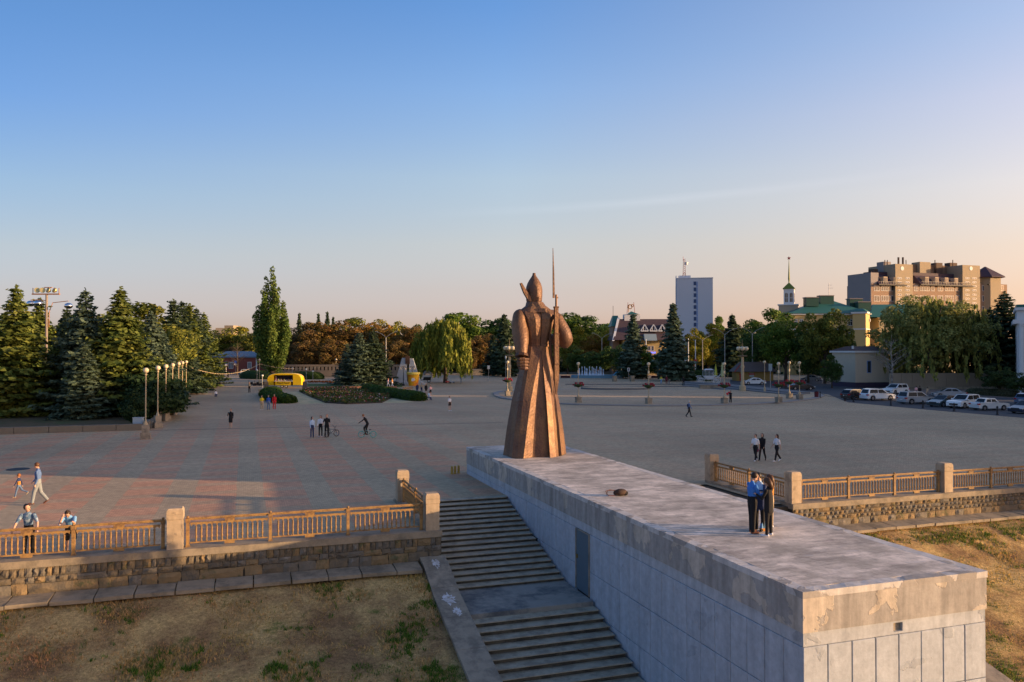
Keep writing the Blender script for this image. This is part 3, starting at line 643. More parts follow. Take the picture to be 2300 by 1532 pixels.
top = [(-.56, .15), (-.56, -.12), (-.50, -.30), (-.38, -.40), (.13, -.50), (.135, -.485), (.14, -.48), (.145, -.485), (.15, -.50), (.40, -.44), (.52, -.34), (.60, -.26), (.68, -.08), (.68, .14), (.56, .32), (.35, .42), (.12, .45), (0, .44), (-.15, .42), (-.42, .34)]
levels = [(0, 0.0, 0.0), (1.35, .17, .01), (2.85, .40, 0), (4.1, .67, 0), (5.02, .885, 0), (5.30, .95, 0), (5.72, 1.0, 0)]
rings = []
for z, t, _ in levels:
    r = []
    for k, (h, tp) in enumerate(zip(hem, top)):
        tt = t
        jz = (0.10 * noise.noise(Vector((k * 1.7, 0, 3))) if z == 0 else 0.0)
        r.append((lerp(h[0], tp[0], tt), lerp(h[1], tp[1], tt), max(z + jz, 0.0) + (0.0)))
    rings.append(r)
# finer rings for dents in the sheet metal
fine = []
for a, c in zip(rings, rings[1:]):
    for q in range(4):
        fine.append([tuple(lerp(p[i], s[i], q / 4) + (0.016 * noise.noise(Vector((p[0] * 3, p[1] * 3, lerp(p[2], s[2], q / 4) * 2.2 + i * 9))) if i < 2 else 0) for i in range(3)) for p, s in zip(a, c)])
fine.append(rings[-1])
b = MB(); b.loft(fine)
for z in (1.38, 2.86, 4.12):      # welded sheet seams
    t = float(np.interp(z, [l[0] for l in levels], [l[1] for l in levels]))
    b.loft([[(lerp(h[0], tp[0], t) * 1.006, lerp(h[1], tp[1], t) * 1.006, zz) for h, tp in zip(hem, top)] for zz in (z - 0.012, z + 0.012)], cap=False)
b.build('coat_skirt', BRZ, ST)
# belt / half-belt at the waist
def ring(cx, cy, hx, hy, z, n=16, sq=2.6, groove=0.0, gx=0.15):
    r = []
    for k in range(n):
        a = 2 * math.pi * k / n + 0.0
        c, s = math.cos(a), math.sin(a); e = 2 / sq
        x = hx * math.copysign(abs(c) ** e, c); y = hy * math.copysign(abs(s) ** e, s)
        r.append((cx + x, cy + y, z))
    return r
def torso_ring(hx, hy, z, g):
    """back with shoulder-blade facets either side of a deep spine seam"""
    P = [(-1.0, .2), (-1.0, -.30), (-.80, -.78), (-.40, -1.0), (-.10, -.92), (-.025, -.90), (0.0, -.90 + g), (.025, -.90), (.10, -.92), (.46, -1.06), (.80, -.82), (1.0, -.30), (1.0, .25), (.72, .85), (.2, 1.05), (-.25, 1.05), (-.72, .85)]
    return [(0.12 + x * hx, y * hy, z) for x, y in P]
b = MB()
b.loft([torso_ring(.60, .47, 5.70, .12), torso_ring(.61, .48, 5.84, .12)]); b.build('belt', BRZ, ST)
b = MB()
b.loft([torso_ring(.57, .45, 5.845, .30), torso_ring(.66, .53, 6.25, .34), torso_ring(.78, .62, 6.75, .34), torso_ring(.90, .64, 7.15, .30), torso_ring(1.02, .56, 7.38, .20), torso_ring(1.06, .46, 7.52, .08), torso_ring(.86, .40, 7.66, .02)])
b.build('torso', BRZ, ST)
b = MB(); b.box(0.03, 0.21, -0.50, -0.40, 5.45, 5.74); b.build('pleat_tab', BRZ, ST)
# shoulder cape-like collar, then neck
b = MB(); 
b.loft([ring(.06, -.02, 1.02, .50, 7.50, 12, 2.2), ring(.03, -.02, .88, .46, 7.64, 12, 2.2), ring(0.0, 0.0, .54, .42, 7.86, 12), ring(-.04, .03, .43, .40, 8.06, 12)]); b.build('collar', BRZ, ST)
b = MB()
hc = -.06
prof = [(.36, .40, 8.0), (.41, .44, 8.13), (.43, .47, 8.40), (.435, .48, 8.66), (.41, .46, 8.86), (.345, .385, 9.06), (.25, .28, 9.24), (.155, .17, 9.38), (.10, .11, 9.47), (.085, .09, 9.52), (.075, .08, 9.60)]
b.loft([ring(hc + .00, .05, hx, hy, z, 14, 2.1) for hx, hy, z in prof]); b.build('pointed_cap', BRZ, ST, smooth=True)
b = MB()   # front of the face, seen only from the side
b.loft([ring(hc, .34, .24, .20, 7.98, 8), ring(hc, .40, .30, .20, 8.25, 8), ring(hc, .40, .31, .18, 8.55, 8)]); b.ball((hc, .62, 8.28), .07, sz=(.7, 1.2, 1.3)); b.build('face', BRZ, ST)
# raised ear flap (thin, tilted out to the left)
b = MB(); flap = [(-.20, 8.06), (-.36, 8.10), (-.60, 8.50), (-.70, 8.74), (-.80, 9.02), (-.72, 9.04), (-.60, 8.84), (-.48, 8.66), (-.28, 8.34)]
b.loft([[(SX(s, -.30), -.30, z) for s, z in flap], [(SX(s, -.10) , .06, z) for s, z in flap]]); b.build('ear_flap', BRZ, ST)
# arms: faceted tubes
def arm(name, pts, rs, n=8, sq=None):
    P2 = []; R2 = []
    for i in range(len(pts) - 1):
        for q in range(3):
            f = q / 3; P2.append([lerp(a, c, f) + .012 * noise.noise(Vector((a * 5, i, q + j))) for j, (a, c) in enumerate(zip(pts[i], pts[i + 1]))]); R2.append(lerp(rs[i], rs[i + 1], f) * (1 + .04 * noise.noise(Vector((i * 2.1, q * 1.7, 4)))))
    P2.append(pts[-1]); R2.append(rs[-1]); b = MB(); b.path(P2, R2, n); return b.build(name, BRZ, ST, smooth=True)
al = arm('left_arm', [(-.74, 0, 7.56), (-.88, -.03, 7.36), (-.96, -.12, 6.95), (-.95, -.26, 6.50), (-.97, -.46, 6.05), (-1.03, -.68, 5.60), (-1.07, -.84, 5.20)], [.20, .37, .41, .43, .41, .34, .26], 10)
ar = arm('right_arm', [(1.06, -.02, 7.46), (1.16, -.02, 7.24), (1.32, -.08, 6.86), (1.52, -.14, 6.45), (1.66, -.14, 6.08), (1.60, .10, 5.84)], [.22, .37, .41, .43, .42, .34])
arm('right_forearm', [(1.64, -.16, 6.02), (1.48, .2, 5.98), (1.15, .62, 6.12), (.92, .95, 6.25)], [.33, .32, .28, .22])
# cuff rim and fist with fingers curled
b = MB(); b.path([(-1.06, -.82, 5.30), (-1.08, -.87, 5.16)], [.34, .37], 8); b.build('cuff', DBRZ, ST)
b = MB(); b.ball((-1.07, -.88, 4.86), .29, 8, 6, (1.0, .9, 1.15))
b.build('fist', BRZ, ST)
for k in range(4):
    b = MB(); z = 5.06 - .155 * k; q = .31 - .03 * k
    b.path([(-1.06 - q * .9, -.95, z), (-1.06 - q * .62, -1.12, z - .01), (-1.04, -1.18, z - .02), (-1.02 + q * .66, -1.10, z - .02), (-1.02 + q * .92, -.93, z - .01)], [.06, .078, .082, .078, .06], 6); b.build('finger', BRZ, ST)
b = MB(); b.path([(-1.22, -.95, 5.06), (-1.28, -1.0, 4.88), (-1.2, -1.1, 4.76)], [.06, .065, .05], 6); b.build('thumb', BRZ, ST)
# rifle slung behind the right shoulder, bayonet beside the muzzle
RY = -.86; rx = SX(1.07, RY)
b = MB(); b.box(rx - .12, rx + .12, RY - .10, RY + .14, 3.95, 6.35); b.box(rx - .10, rx + .10, RY - .07, RY + .12, 6.36, 7.78); b.loft([[(rx - .12, RY - .07, 3.95), (rx + .12, RY - .07, 3.95), (rx + .12, RY + .1, 3.95), (rx - .12, RY + .1, 3.95)], [(rx - .03, RY - .02, 3.2), (rx + .03, RY - .02, 3.2), (rx + .03, RY + .05, 3.2), (rx - .03, RY + .05, 3.2)]])
rf = b.build('rifle', BRZ, ST)
b = MB(); b.tube((rx - .0, RY, 7.75), (rx - .0, RY, 8.42), .065, .06, 8); b.box(rx + .03, rx + .10, RY - .03, RY + .03, 8.22, 8.30); b.build('barrel', DBRZ, rf)
b = MB(); b.box(rx - .135, rx + .135, RY - .115, RY + .15, 6.33, 6.40); b.box(rx - .12, rx + .12, RY - .09, RY + .13, 7.72, 7.80); b.box(rx - .13, rx + .13, RY - .11, RY + .13, 4.75, 4.81); b.box(rx + .0855, rx + .15, RY - .04, RY + .04, 5.9, 5.97); b.build('band', DBRZ, rf)
b = MB(); b.path([(rx - .14, RY, 8.24), (rx - .16, RY, 9.6), (rx - .185, RY, 10.85)], [.065, .05, .015], 4); b.build('bayonet', BRZ, rf)
b = MB(); b.path([(rx - .10, RY + .1, 7.35), (rx - .20, RY + .3, 7.0), (rx - .24, RY + .35, 6.2), (rx - .2, RY + .2, 5.2), (rx - .09, RY + .1, 4.7)], .085, 4); b.build('sling', DBRZ, rf)

# ================================================================== PEOPLE
SKIN = mat('skin', (0.50, 0.30, 0.21), 0.6, 0.06, 10)
CLOTH = {}
def cl(n, c, rough=0.85):
    if n not in CLOTH: CLOTH[n] = mat('cloth_' + n, c, rough, 0.10, 14, 0.15, 60)
    return CLOTH[n]
cl('black', (0.012, 0.012, 0.014)); cl('white', (0.72, 0.72, 0.74)); cl('blue', (0.05, 0.19, 0.55)); cl('denim', (0.10, 0.16, 0.27)); cl('pale_denim', (0.22, 0.25, 0.27))
cl('slate_blue', (0.09, 0.16, 0.33)); cl('navy', (0.02, 0.035, 0.10)); cl('yellow', (0.75, 0.55, 0.03)); cl('red', (0.5, 0.015, 0.025)); cl('grey', (0.16, 0.16, 0.17)); cl('beige', (0.42, 0.33, 0.22))
CLOTH['patterned'] = mat('cloth_patterned', (0.07, 0.14, 0.24), 0.85, 0.2, 14, c2=(0.30, 0.38, 0.46), c2scale=9); cl('brown', (0.13, 0.05, 0.03)); cl('royal', (0.03, 0.09, 0.42)); cl('pink', (0.62, 0.36, 0.38)); cl('ochre', (0.45, 0.20, 0.04)); cl('lightblue', (0.35, 0.50, 0.70)); cl('maroon', (0.12, 0.02, 0.03)); cl('sky', (0.16, 0.35, 0.60))
HAIRC = {'black': mat('hair_black', (0.014, 0.011, 0.010), 0.5, 0.2, 30), 'brown': mat('hair_brown', (0.085, 0.042, 0.02), 0.5, 0.2, 30), 'ginger': mat('hair_ginger', (0.26, 0.10, 0.03), 0.5, 0.2, 30), 'grey': mat('hair_grey', (0.5, 0.48, 0.44), 0.6, 0.2, 30), 'dkbrown': mat('hair_dark', (0.035, 0.02, 0.013), 0.5, 0.2, 30)}
PEND = []
def rotx(v, a): return Vector((v.x, v.y * math.cos(a) - v.z * math.sin(a), v.y * math.sin(a) + v.z * math.cos(a)))
def person(label, pos, face, top='black', legs='black', shoes='black', hair='black', h=1.72, group=None, child=False, sleeves='long', trousers='long', thigh=(0.0, 0.0), knee=(0.0, 0.0), spread=0.07,
           arms=((-0.10, 0.10, 0.25), (0.10, 0.10, 0.25)), lean=0.0, drop=0.0, fine=False, longhair=False, headdown=0.0, headturn=0.0, coat=None, skirt=None, extra=None, bun=False, cat='person', inner=None, bag=None, slim=1.0, wide=1.0):
    """local frame: +Y is where the person looks. arms: (forward swing, outward, elbow bend) left then right, radians"""
    s = h / 1.75; hs = 1.35 if child else 1.0
    P = []      # primitives: p, q, r0, r1, flatten(x, y), material index (0 skin 1 top 2 legs 3 shoes 4 coat/extra)
    hip = Vector((0, 0, 0.93 - drop)); L_ = lambda v: v
    up = Vector((0, -math.sin(-lean), math.cos(lean))); up = Vector((0, math.sin(lean), math.cos(lean)))
    fwd = Vector((0, math.cos(lean), -math.sin(lean)))
    chest = hip + up * 0.36; sh = hip + up * 0.50; neck = hip + up * 0.575
    P.append((hip + Vector((0, 0, -0.02)), hip + up * 0.14, 0.125 * wide, 0.112 * wide, 1.28, 0.90, 2 if not coat else 4))
    P.append((hip + up * 0.10, chest, 0.112 * wide, 0.135 * wide, 1.22, 0.86, 1)); P.append((chest, sh - up * 0.02, 0.135 * wide, 0.10, 1.32, 0.84, 1))
    P.append((sh - up * 0.06, neck + up * 0.04, 0.062, 0.052, 1.0, 1.0, 0))
    hd = neck + up * 0.15 + fwd * (0.02 + 0.10 * headdown) - up * 0.03 * headdown
    hr = 0.098 * hs; hup = (up * math.cos(headdown) + fwd * math.sin(headdown)); hf = (fwd * math.cos(headdown) - up * math.sin(headdown))
    ht = Vector((math.sin(headturn), 0, 0)) + hf * math.cos(headturn); ht.normalize()
    P.append((hd - hup * 0.035 * hs + ht * 0.015, hd + hup * 0.035 * hs, hr * 0.86, hr, 0.88, 1.0, 0))
    if fine:
        P.append((hd - hup * 0.0 + ht * 0.095, hd - hup * 0.03 + ht * 0.118, 0.010, 0.015, 1, 1, 0))
    for sd, (fs, ou, el) in zip((-1, 1), arms):
        a = sh + Vector((sd * 0.185 * wide, 0, -0.03))
        d = Vector((sd * math.sin(ou), math.sin(fs + lean * 0.2) * math.cos(ou), -math.cos(fs) * math.cos(ou)))
        e = a + d * 0.285
        f2 = fs + el; inw = 0.45 if el > 0.9 else 0.05
        d2 = Vector((-sd * inw * math.sin(min(el, 1.4)) + sd * math.sin(ou) * 0.3, math.sin(f2) * math.cos(ou), -math.cos(f2) * math.cos(ou))).normalized()
        wr = e + d2 * 0.25; mt = 1 if sleeves != 'none' else 0
        P.append((a - d * 0.0, e, 0.057, 0.043, 1, 1, (4 if coat else mt))); P.append((e, wr, 0.043, 0.031 if sleeves != 'long' else 0.038, 1, 1, (4 if coat else 1) if sleeves == 'long' else 0))
        if sleeves == 'short' and not coat: P.append((a, a + d * 0.17, 0.067, 0.062, 1, 1, 1))
        if fine:
            pal = wr + d2 * 0.085; sdv = d2.cross(Vector((0, 0, 1) if abs(d2.z) < .8 else (0, 1, 0))).normalized(); cu = (sdv.cross(d2)).normalized()
            P.append((wr, pal, 0.026, 0.034, 1, 0.7, 0))
            for q in range(4):
                r0 = pal + sdv * (q - 1.5) * 0.019; ln = (0.062, 0.075, 0.07, 0.055)[q]
                m1 = r0 + (d2 * 0.9 - cu * 0.3).normalized() * ln * 0.5; m2 = m1 + (d2 * 0.55 - cu * 0.8).normalized() * ln * 0.5
                P.append((r0 - d2 * 0.01, m1, 0.0095, 0.009, 1, 1, 0)); P.append((m1, m2, 0.009, 0.008, 1, 1, 0))
            tb = wr + d2 * 0.03 + sdv * 0.025; P.append((tb, tb + (d2 * 0.6 + sdv * 0.7).normalized() * 0.055, 0.012, 0.009, 1, 1, 0))
        else: P.append((wr, wr + d2 * 0.13, 0.030, 0.024, 1, 1, 0))
    fl = []
    for sd, th, kn in zip((-1, 1), thigh, knee):
        hp = hip + Vector((sd * 0.09, 0, -0.03)); d = Vector((sd * spread * 0.6, math.sin(th), -math.cos(th))).normalized(); k = hp + d * 0.43
        t2 = th - kn; d2 = Vector((sd * spread * 0.25, math.sin(t2), -math.cos(t2))).normalized(); an = k + d2 * 0.41
        if trousers == 'long': P.append((hp, k, 0.098 * slim, 0.070 * slim, 1, 1, 2)); P.append((k, an, 0.069 * slim, 0.058 * slim, 1, 1, 2))
        else: P.append((hp, k, 0.080, 0.052, 1, 1, 0)); P.append((hp, hp + d * (0.36 if trousers == 'short' else 0.22), 0.098, 0.088, 1, 1, 2)); P.append((k, an, 0.052, 0.036, 1, 1, 0))
        pitch = min(0.9, max(-0.5, -t2)) if kn > 0.5 or th < -0.1 else 0
        fd = Vector((sd * 0.15, math.cos(pitch), -math.sin(pitch))).normalized(); hl = an - Vector((0, 0, 0.05))
        P.append((hl - fd * 0.035, hl + fd * 0.16 - Vector((0, 0, 0.012)), 0.042, 0.036, 1, 1, 3)); fl.append(min((hl - fd * 0.035).z, (hl + fd * 0.16).z) - 0.045)
    if coat:
        P.append((hip + up * 0.30, hip - Vector((0, 0, 0.18)), 0.135, 0.15, 1.30, 0.92, 4))
    if skirt: P.append((hip + up * 0.05, hip - Vector((0, 0, skirt)), 0.12, 0.15, 1.15, 0.95, 2))
    if extra: P += [(Vector(p), Vector(q), r0, r1, fx, fy, mi) for p, q, r0, r1, fx, fy, mi in extra]
    mats = [SKIN, cl(top, (1, 1, 1)), cl(legs, (1, 1, 1)), cl(shoes, (1, 1, 1)), cl(coat or inner or top, (1, 1, 1))]
    base = min(fl) if drop < 0.3 else 0.0
    b = MB()
    for p, q, r0, r1, fx, fy, mi in P:
        d = q - p; ln = d.length; n = d.normalized() if ln > 1e-5 else Vector((0, 0, 1)); s0 = Vector((1, 0, 0)); s0 = (s0 - n * s0.dot(n)); s0 = s0.normalized() if s0.length > 0.2 else Vector((0, 1, 0)); t0 = n.cross(s0)
        m = 10; rings = []
        for t, c, r in [(-0.92, p, r0), (-0.55, p, r0), (0, p, r0)] + [(0, q, r1), (0.55, q, r1), (0.92, q, r1)]:
            k = math.sqrt(1 - t * t); rings.append([c + n * (t * r) + (s0 * math.cos(6.2832 * j / m) * fx + t0 * math.sin(6.2832 * j / m) * fy) * r * k for j in range(m)])
        b.loft(rings)
    me = bpy.data.meshes.new('person'); me.from_pydata([(x, y, z - base) for x, y, z in b.v], [], b.f)
    for mm in mats: me.materials.append(mm)
    t = bpy.data.objects.new('person', me); COL.objects.link(t)
    md = t.modifiers.new('r', 'REMESH'); md.mode = 'VOXEL'; md.voxel_size = (0.011 if fine else 0.024) if h > 1.2 else 0.018; md.use_smooth_shade = True
    t.location = pos; t.rotation_euler = (0, 0, face); t.scale = (s, s, s); tag(t, label, cat, group)
    if extra and bag: pass
    PEND.append((t, [(p - Vector((0, 0, base)), q - Vector((0, 0, base)), r0, r1, mi, max(fx, fy)) for p, q, r0, r1, fx, fy, mi in P], mats))
    # hair as a child piece
    off = Vector((0, 0, -base)); b = MB(); c = hd + off + hup * 0.034 * hs - ht * 0.022
    b.ball((0, 0, 0), hr * 1.07, 10, 8, (0.94, 1.0, 1.06)); q = ht.to_track_quat('Y', 'Z') if True else None
    mtx = Matrix.Rotation(0, 3, 'Z'); X = ht.cross(hup).normalized(); mtx = Matrix((X, ht, X.cross(ht) * 1.0)).transposed()
    vs = [tuple(c + mtx @ Vector(v)) for v in b.v]
    b.v = vs
    if longhair:
        b.path([c + hup * 0.05 - ht * 0.04, c - hup * 0.10 - ht * 0.055, c - hup * 0.30 - ht * 0.05], [0.085, 0.095, 0.05], 8)
    if bun: b.ball(tuple(c + hup * 0.115 - ht * 0.02), 0.045, 8, 6)
    b.build('hair', HAIRC[hair], t, smooth=True)
    if fine:
        b = MB()
        for sx_ in (-1, 1): b.ball(tuple(hd + off + ht * 0.088 + X * 0.034 * sx_ + hup * 0.008), 0.010, 6, 5)
        b.build('eyes', mat('eye', (0.02, 0.015, 0.012), 0.3, 0), t)
        b = MB(); b.ball(tuple(hd + off + ht * 0.090 - hup * 0.048), 0.016, 6, 5, (1.5, 0.6, 0.5)); b.build('mouth', mat('lips', (0.38, 0.12, 0.10), 0.5, 0), t)
    if bag == 'strap':
        b = MB(); b.path([sh + off + Vector((-0.16, -0.10, 0.03)), chest + off + Vector((0, -0.135, 0)), hip + off + Vector((0.15, -0.10, 0.1))], 0.014, 4); b.build('bag_strap', cl('black', 0), t)
    if bag == 'back':
        b = MB(); b.ball((0, -0.17, (chest + off).z - 0.02), 0.15, 8, 6, (0.95, 0.6, 1.25)); b.build('backpack', cl('navy', 0), t, smooth=True)
    if bag == 'hand':
        b = MB(); b.ball((0.27, 0.05, 0.68), 0.11, 8, 6, (0.5, 1, 1.1)); b.build('handbag', mat('magenta_leather', (0.45, 0.03, 0.13), 0.5, 0.1), t, smooth=True)
    return t
def finish_people():
    dg = bpy.context.evaluated_depsgraph_get()
    done = []
    for t, P, mats in PEND:
        me = bpy.data.meshes.new_from_object(t.evaluated_get(dg)); done.append((t, me, P, mats))
    for t, me, P, mats in done:
        t.modifiers.clear(); old = t.data; t.data = me; me.name = 'person'; bpy.data.meshes.remove(old)
        me.materials.clear()
        for mm in mats: me.materials.append(mm)
        n = len(me.polygons); c = np.empty(n * 3, np.float32); me.polygons.foreach_get('center', c); c = c.reshape(-1, 3)
        best = np.full(n, 9.9); idx = np.zeros(n, np.int32)
        for p, q, r0, r1, mi, fx in P:
            p_, q_ = np.array(p), np.array(q); d = q_ - p_; l2 = max(float(d @ d), 1e-9)
            u = np.clip(((c - p_) @ d) / l2, 0, 1); dist = np.linalg.norm(c - (p_ + u[:, None] * d), axis=1) / fx - (r0 + (r1 - r0) * u)
            k = dist < best; best[k] = dist[k]; idx[k] = mi
        me.polygons.foreach_set('material_index', idx); me.polygons.foreach_set('use_smooth', [True] * n); me.update()
def away(p, extra=0.0): return heading(p) + extra      # looks away from the camera, turned by extra (positive = to the left)
# --- three friends on the plinth
P0 = G(1690, 1197, PZ)
person('man in bright blue shirt and black trousers on the plinth, looking down at his hands', P0, away(P0, -1.1), 'blue', 'black', 'brown', 'dkbrown', 1.76, fine=True, headdown=0.55, arms=((0.30, 0.12, 1.35), (0.28, 0.12, 1.40)), knee=(0.05, 0.0), thigh=(0.05, -0.05), wide=1.22, slim=1.1, group='friends standing on the plinth')
P1 = G(1716, 1196, PZ)
person('young man in dark jacket and pale blue shirt, half hidden behind his friend', P1 + Vector((0.05, 0.28, 0)), away(P1, 2.6), 'lightblue', 'black', 'black', 'black', 1.70, coat='navy', fine=True, headdown=0.45, arms=((0.35, 0.10, 1.5), (0.35, 0.10, 1.5)), group='friends standing on the plinth')
P2 = G(1727, 1204, PZ)
person('woman with long brown hair, dark jacket and white sneakers on the plinth', P2, away(P2, 1.15), 'black', 'black', 'white', 'brown', 1.66, coat='black', fine=True, longhair=True, headdown=0.45, arms=((0.42, 0.12, 1.55), (0.35, 0.12, 1.5)), spread=0.16, slim=0.92, group='friends standing on the plinth')
P3 = G(1738, 1192, PZ)
person('person in mustard jacket and pale trousers behind the woman on the plinth', P3 + Vector((0.12, 0.32, 0)), away(P3, 1.3), 'ochre', 'beige', 'white', 'brown', 1.60, longhair=True, arms=((0.4, 0.05, 1.4), (0.3, 0.05, 1.3)), headdown=0.3, group='friends standing on the plinth')
t = thing('carrier_bag', 'blue and orange carrier bag standing between the friends on the plinth', 'bag', P1 + Vector((0.12, 0.18, 0)))
MB().loft([[(-.11, -.06, 0), (.11, -.06, 0), (.11, .06, 0), (-.11, .06, 0)], [(-.09, -.05, .2), (.09, -.05, .2), (.09, .05, .2), (-.09, .05, .2)], [(-.03, -.02, .42), (.03, -.02, .42), (.03, .02, .42), (-.03, .02, .42)]]).build('body', cl('sky', 0), t)
MB().box(-.112, .112, -.062, .062, .003, .09).build('print', cl('ochre', 0), t)
# --- bag left on the plinth
pb = G(1384, 1114, PZ); t = thing('backpack', 'dark brown backpack lying alone on top of the plinth', 'backpack', pb)
b = MB(); b.ball((0.18, 0, 0.13), 0.20, 10, 8, (1.35, .8, .66)); b.ball((0.02, 0, 0.12), 0.14, 8, 6, (1, .8, .8)); b.build('body', mat('dark_brown_cloth', (0.05, 0.03, 0.022), 0.8, 0.2, 10), t, smooth=True)
b = MB(); b.ball((0.36, -.03, 0.09), 0.12, 8, 6, (1.1, .8, .75)); b.build('pocket', cl('black', 0), t, smooth=True)
b = MB(); b.path([(-.02, 0, .20), (-.25, .03, .24), (-.44, 0, .20), (-.36, -.08, .05), (-.1, -.08, .03)], .015, 5); b.path([(-.02, .1, .2), (-.3, .12, .2), (-.36, .1, .05)], .014, 5); b.build('strap', cl('brown', 0), t)
# --- left: two at the rail, father and child behind
pr = G(71, 1246, 0.0); pr.y = 30.86
person('young man in patterned blue shirt, hands on the left balustrade, looking right', pr, R(172) , 'patterned', 'black', 'black', 'black', 1.78, sleeves='short', fine=True, headturn=-1.15, bag='strap',
       lean=0.16, arms=((0.45, 0.55, 0.15), (0.45, 0.45, 0.2)), spread=0.12, drop=0.02, group='people at the left balustrade')
pr = G(163, 1240, 0.0); pr.y = 30.90
person('person with hair in a bun, bending over the left balustrade with hand on face', pr, R(178), 'sky', 'black', 'black', 'dkbrown', 1.70, sleeves='short', trousers='short', fine=True, bun=True, lean=0.62, headdown=0.35, arms=((1.05, 0.15, 0.9), (0.95, 0.2, 2.1)), group='people at the left balustrade')
p = G(85, 1133); person('man in blue sweater and pale jeans walking behind the balustrade with a child', p, away(p, 1.35), 'slate_blue', 'pale_denim', 'brown', 'brown', 1.84, fine=True, thigh=(0.30, -0.20), knee=(0.15, 0.45), arms=((-0.15, 0.06, 0.5), (0.12, 0.05, 0.7)), headdown=0.35, wide=1.15, slim=1.12)
p = G(42, 1117); person('small child in navy and ochre top walking ahead of the man', p, away(p, 1.2), 'navy', 'denim', 'beige', 'ginger', 1.08, child=True, inner='ochre', thigh=(0.3, -0.5), knee=(0.1, 0.7), arms=((0.4, 0.2, 0.1), (-0.4, 0.2, 0.2)),
       extra=[((0, 0, 1.02), (0, 0, 1.20), .138, .145, 1.2, .9, 4)])
# --- the square
def quick(label, u, v, turn, **k):
    p = G(u, v); return person(label, p, away(p, turn), **k)
WALK = dict(thigh=(0.30, -0.28), knee=(0.06, 0.35), arms=((-0.35, 0.08, 0.25), (0.35, 0.08, 0.3)))
WALK2 = dict(thigh=(-0.24, 0.26), knee=(0.35, 0.05), arms=((0.3, 0.08, 0.3), (-0.3, 0.08, 0.2)))
quick('woman in white T-shirt with red print walking beside a friend behind the right balustrade', 1697, 1036, 2.6, top='white', legs='black', shoes='white', hair='dkbrown', h=1.66, sleeves='short', group='young women crossing the square', fine=True, **WALK)
quick('woman all in black with magenta bag, middle of three behind the right balustrade', 1712, 1035, 2.8, top='black', legs='black', shoes='black', hair='dkbrown', h=1.68, longhair=True, bag='hand', group='young women crossing the square', **WALK2)
quick('woman in white T-shirt and black trousers striding alone, rightmost of three', 1745, 1037, 2.2, top='white', legs='black', shoes='white', hair='dkbrown', h=1.68, sleeves='short', longhair=True, group='young women crossing the square', fine=True, **WALK)
quick('person with navy backpack and pale hair walking right across the square', 1548, 937, -1.4, top='slate_blue', legs='black', shoes='black', hair='grey', h=1.68, bag='back', **WALK)
quick('girl with black hair and pale top, leftmost of the group by the parked bicycle', 701, 984, -2.6, top='lightblue', legs='navy', shoes='beige', hair='black', h=1.66, longhair=True, group='teenagers by the parked bicycle', slim=0.9)
quick('girl in white and black tracksuit in the middle of the group by the bicycle', 720, 981, 2.9, top='white', legs='black', shoes='white', hair='brown', h=1.68, longhair=True, coat=None, group='teenagers by the parked bicycle', arms=((0.3, 0.1, 1.3), (0.1, 0.1, 0.6)), slim=0.92)
quick('boy in black T-shirt with ginger hair holding the parked bicycle', 734, 982, 3.0, top='black', legs='black', shoes='brown', hair='ginger', h=1.78, sleeves='short', group='teenagers by the parked bicycle', arms=((0.15, 0.2, 0.5), (0.35, 0.3, 0.5)))
quick('woman in black dress with shoulder bag walking towards us on the left promenade', 518, 962, 2.9, top='black', legs='black', shoes='beige', hair='ginger', h=1.68, trousers='short', skirt=0.32, group=None, arms=((0.1, 0.1, 0.4), (0.4, 0.15, 1.7)), thigh=(0.15, -0.15), knee=(0.05, 0.2), wide=1.1)
quick('person in yellow T-shirt and pale trousers beside the hedge', 588, 921, 2.9, top='yellow', legs='beige', shoes='white', hair='brown', h=1.66, sleeves='short', group='three walkers in bright clothes')
quick('person in royal blue jacket between the yellow and red walkers', 603, 920, 3.1, top='royal', legs='denim', shoes='black', hair='dkbrown', h=1.64, group='three walkers in bright clothes')
quick('person dressed all in red beside the round hedge', 616, 919, 3.2, top='red', legs='red', shoes='red', hair='ginger', h=1.72, group='three walkers in bright clothes')
quick('woman in white top and black shorts standing alone in the square', 1010, 923, -2.5, top='white', legs='black', shoes='white', hair='brown', h=1.66, sleeves='short', trousers='mini')
quick('person in dark clothes far up the left promenade', 512, 851, 0.2, top='black', legs='black', shoes='black', hair='black', h=1.7, **WALK)
quick('person in beige top and black trousers near the kiosk trailer', 560, 882, 2.8, top='beige', legs='black', shoes='black', hair='ginger', h=1.68)
quick('person in white top crouching on the left promenade', 486, 892, 0.4, top='white', legs='navy', shoes='black', hair='dkbrown', h=1.6, thigh=(1.7, 1.7), knee=(2.4, 2.4), drop=0.55, lean=0.45)
quick('two-tone dressed walker in white trousers near the monument, left of a pair', 872, 870, 1.2, top='pink', legs='white', shoes='white', hair='ginger', h=1.68, group='walkers in white trousers', **WALK)
quick('walker in orange top and white trousers, right of a pair near the monument', 881, 870, 1.2, top='ochre', legs='white', shoes='white', hair='ginger', h=1.68, group='walkers in white trousers', **WALK2)
quick('person in dark blue tracksuit standing at the hedge end, leftmost of the gathering', 937, 885, 3.0, top='navy', legs='navy', shoes='white', hair='dkbrown', h=1.68, group='gathering at the end of the hedge')
quick('girl with long dark hair standing second from the left at the hedge end', 947, 884, 2.6, top='beige', legs='navy', shoes='black', hair='dkbrown', h=1.64, longhair=True, group='gathering at the end of the hedge')
quick('girl in short black dress standing at the hedge end', 957, 886, 3.0, top='black', legs='black', shoes='black', hair='brown', h=1.68, longhair=True, trousers='mini', skirt=0.22, group='gathering at the end of the hedge')
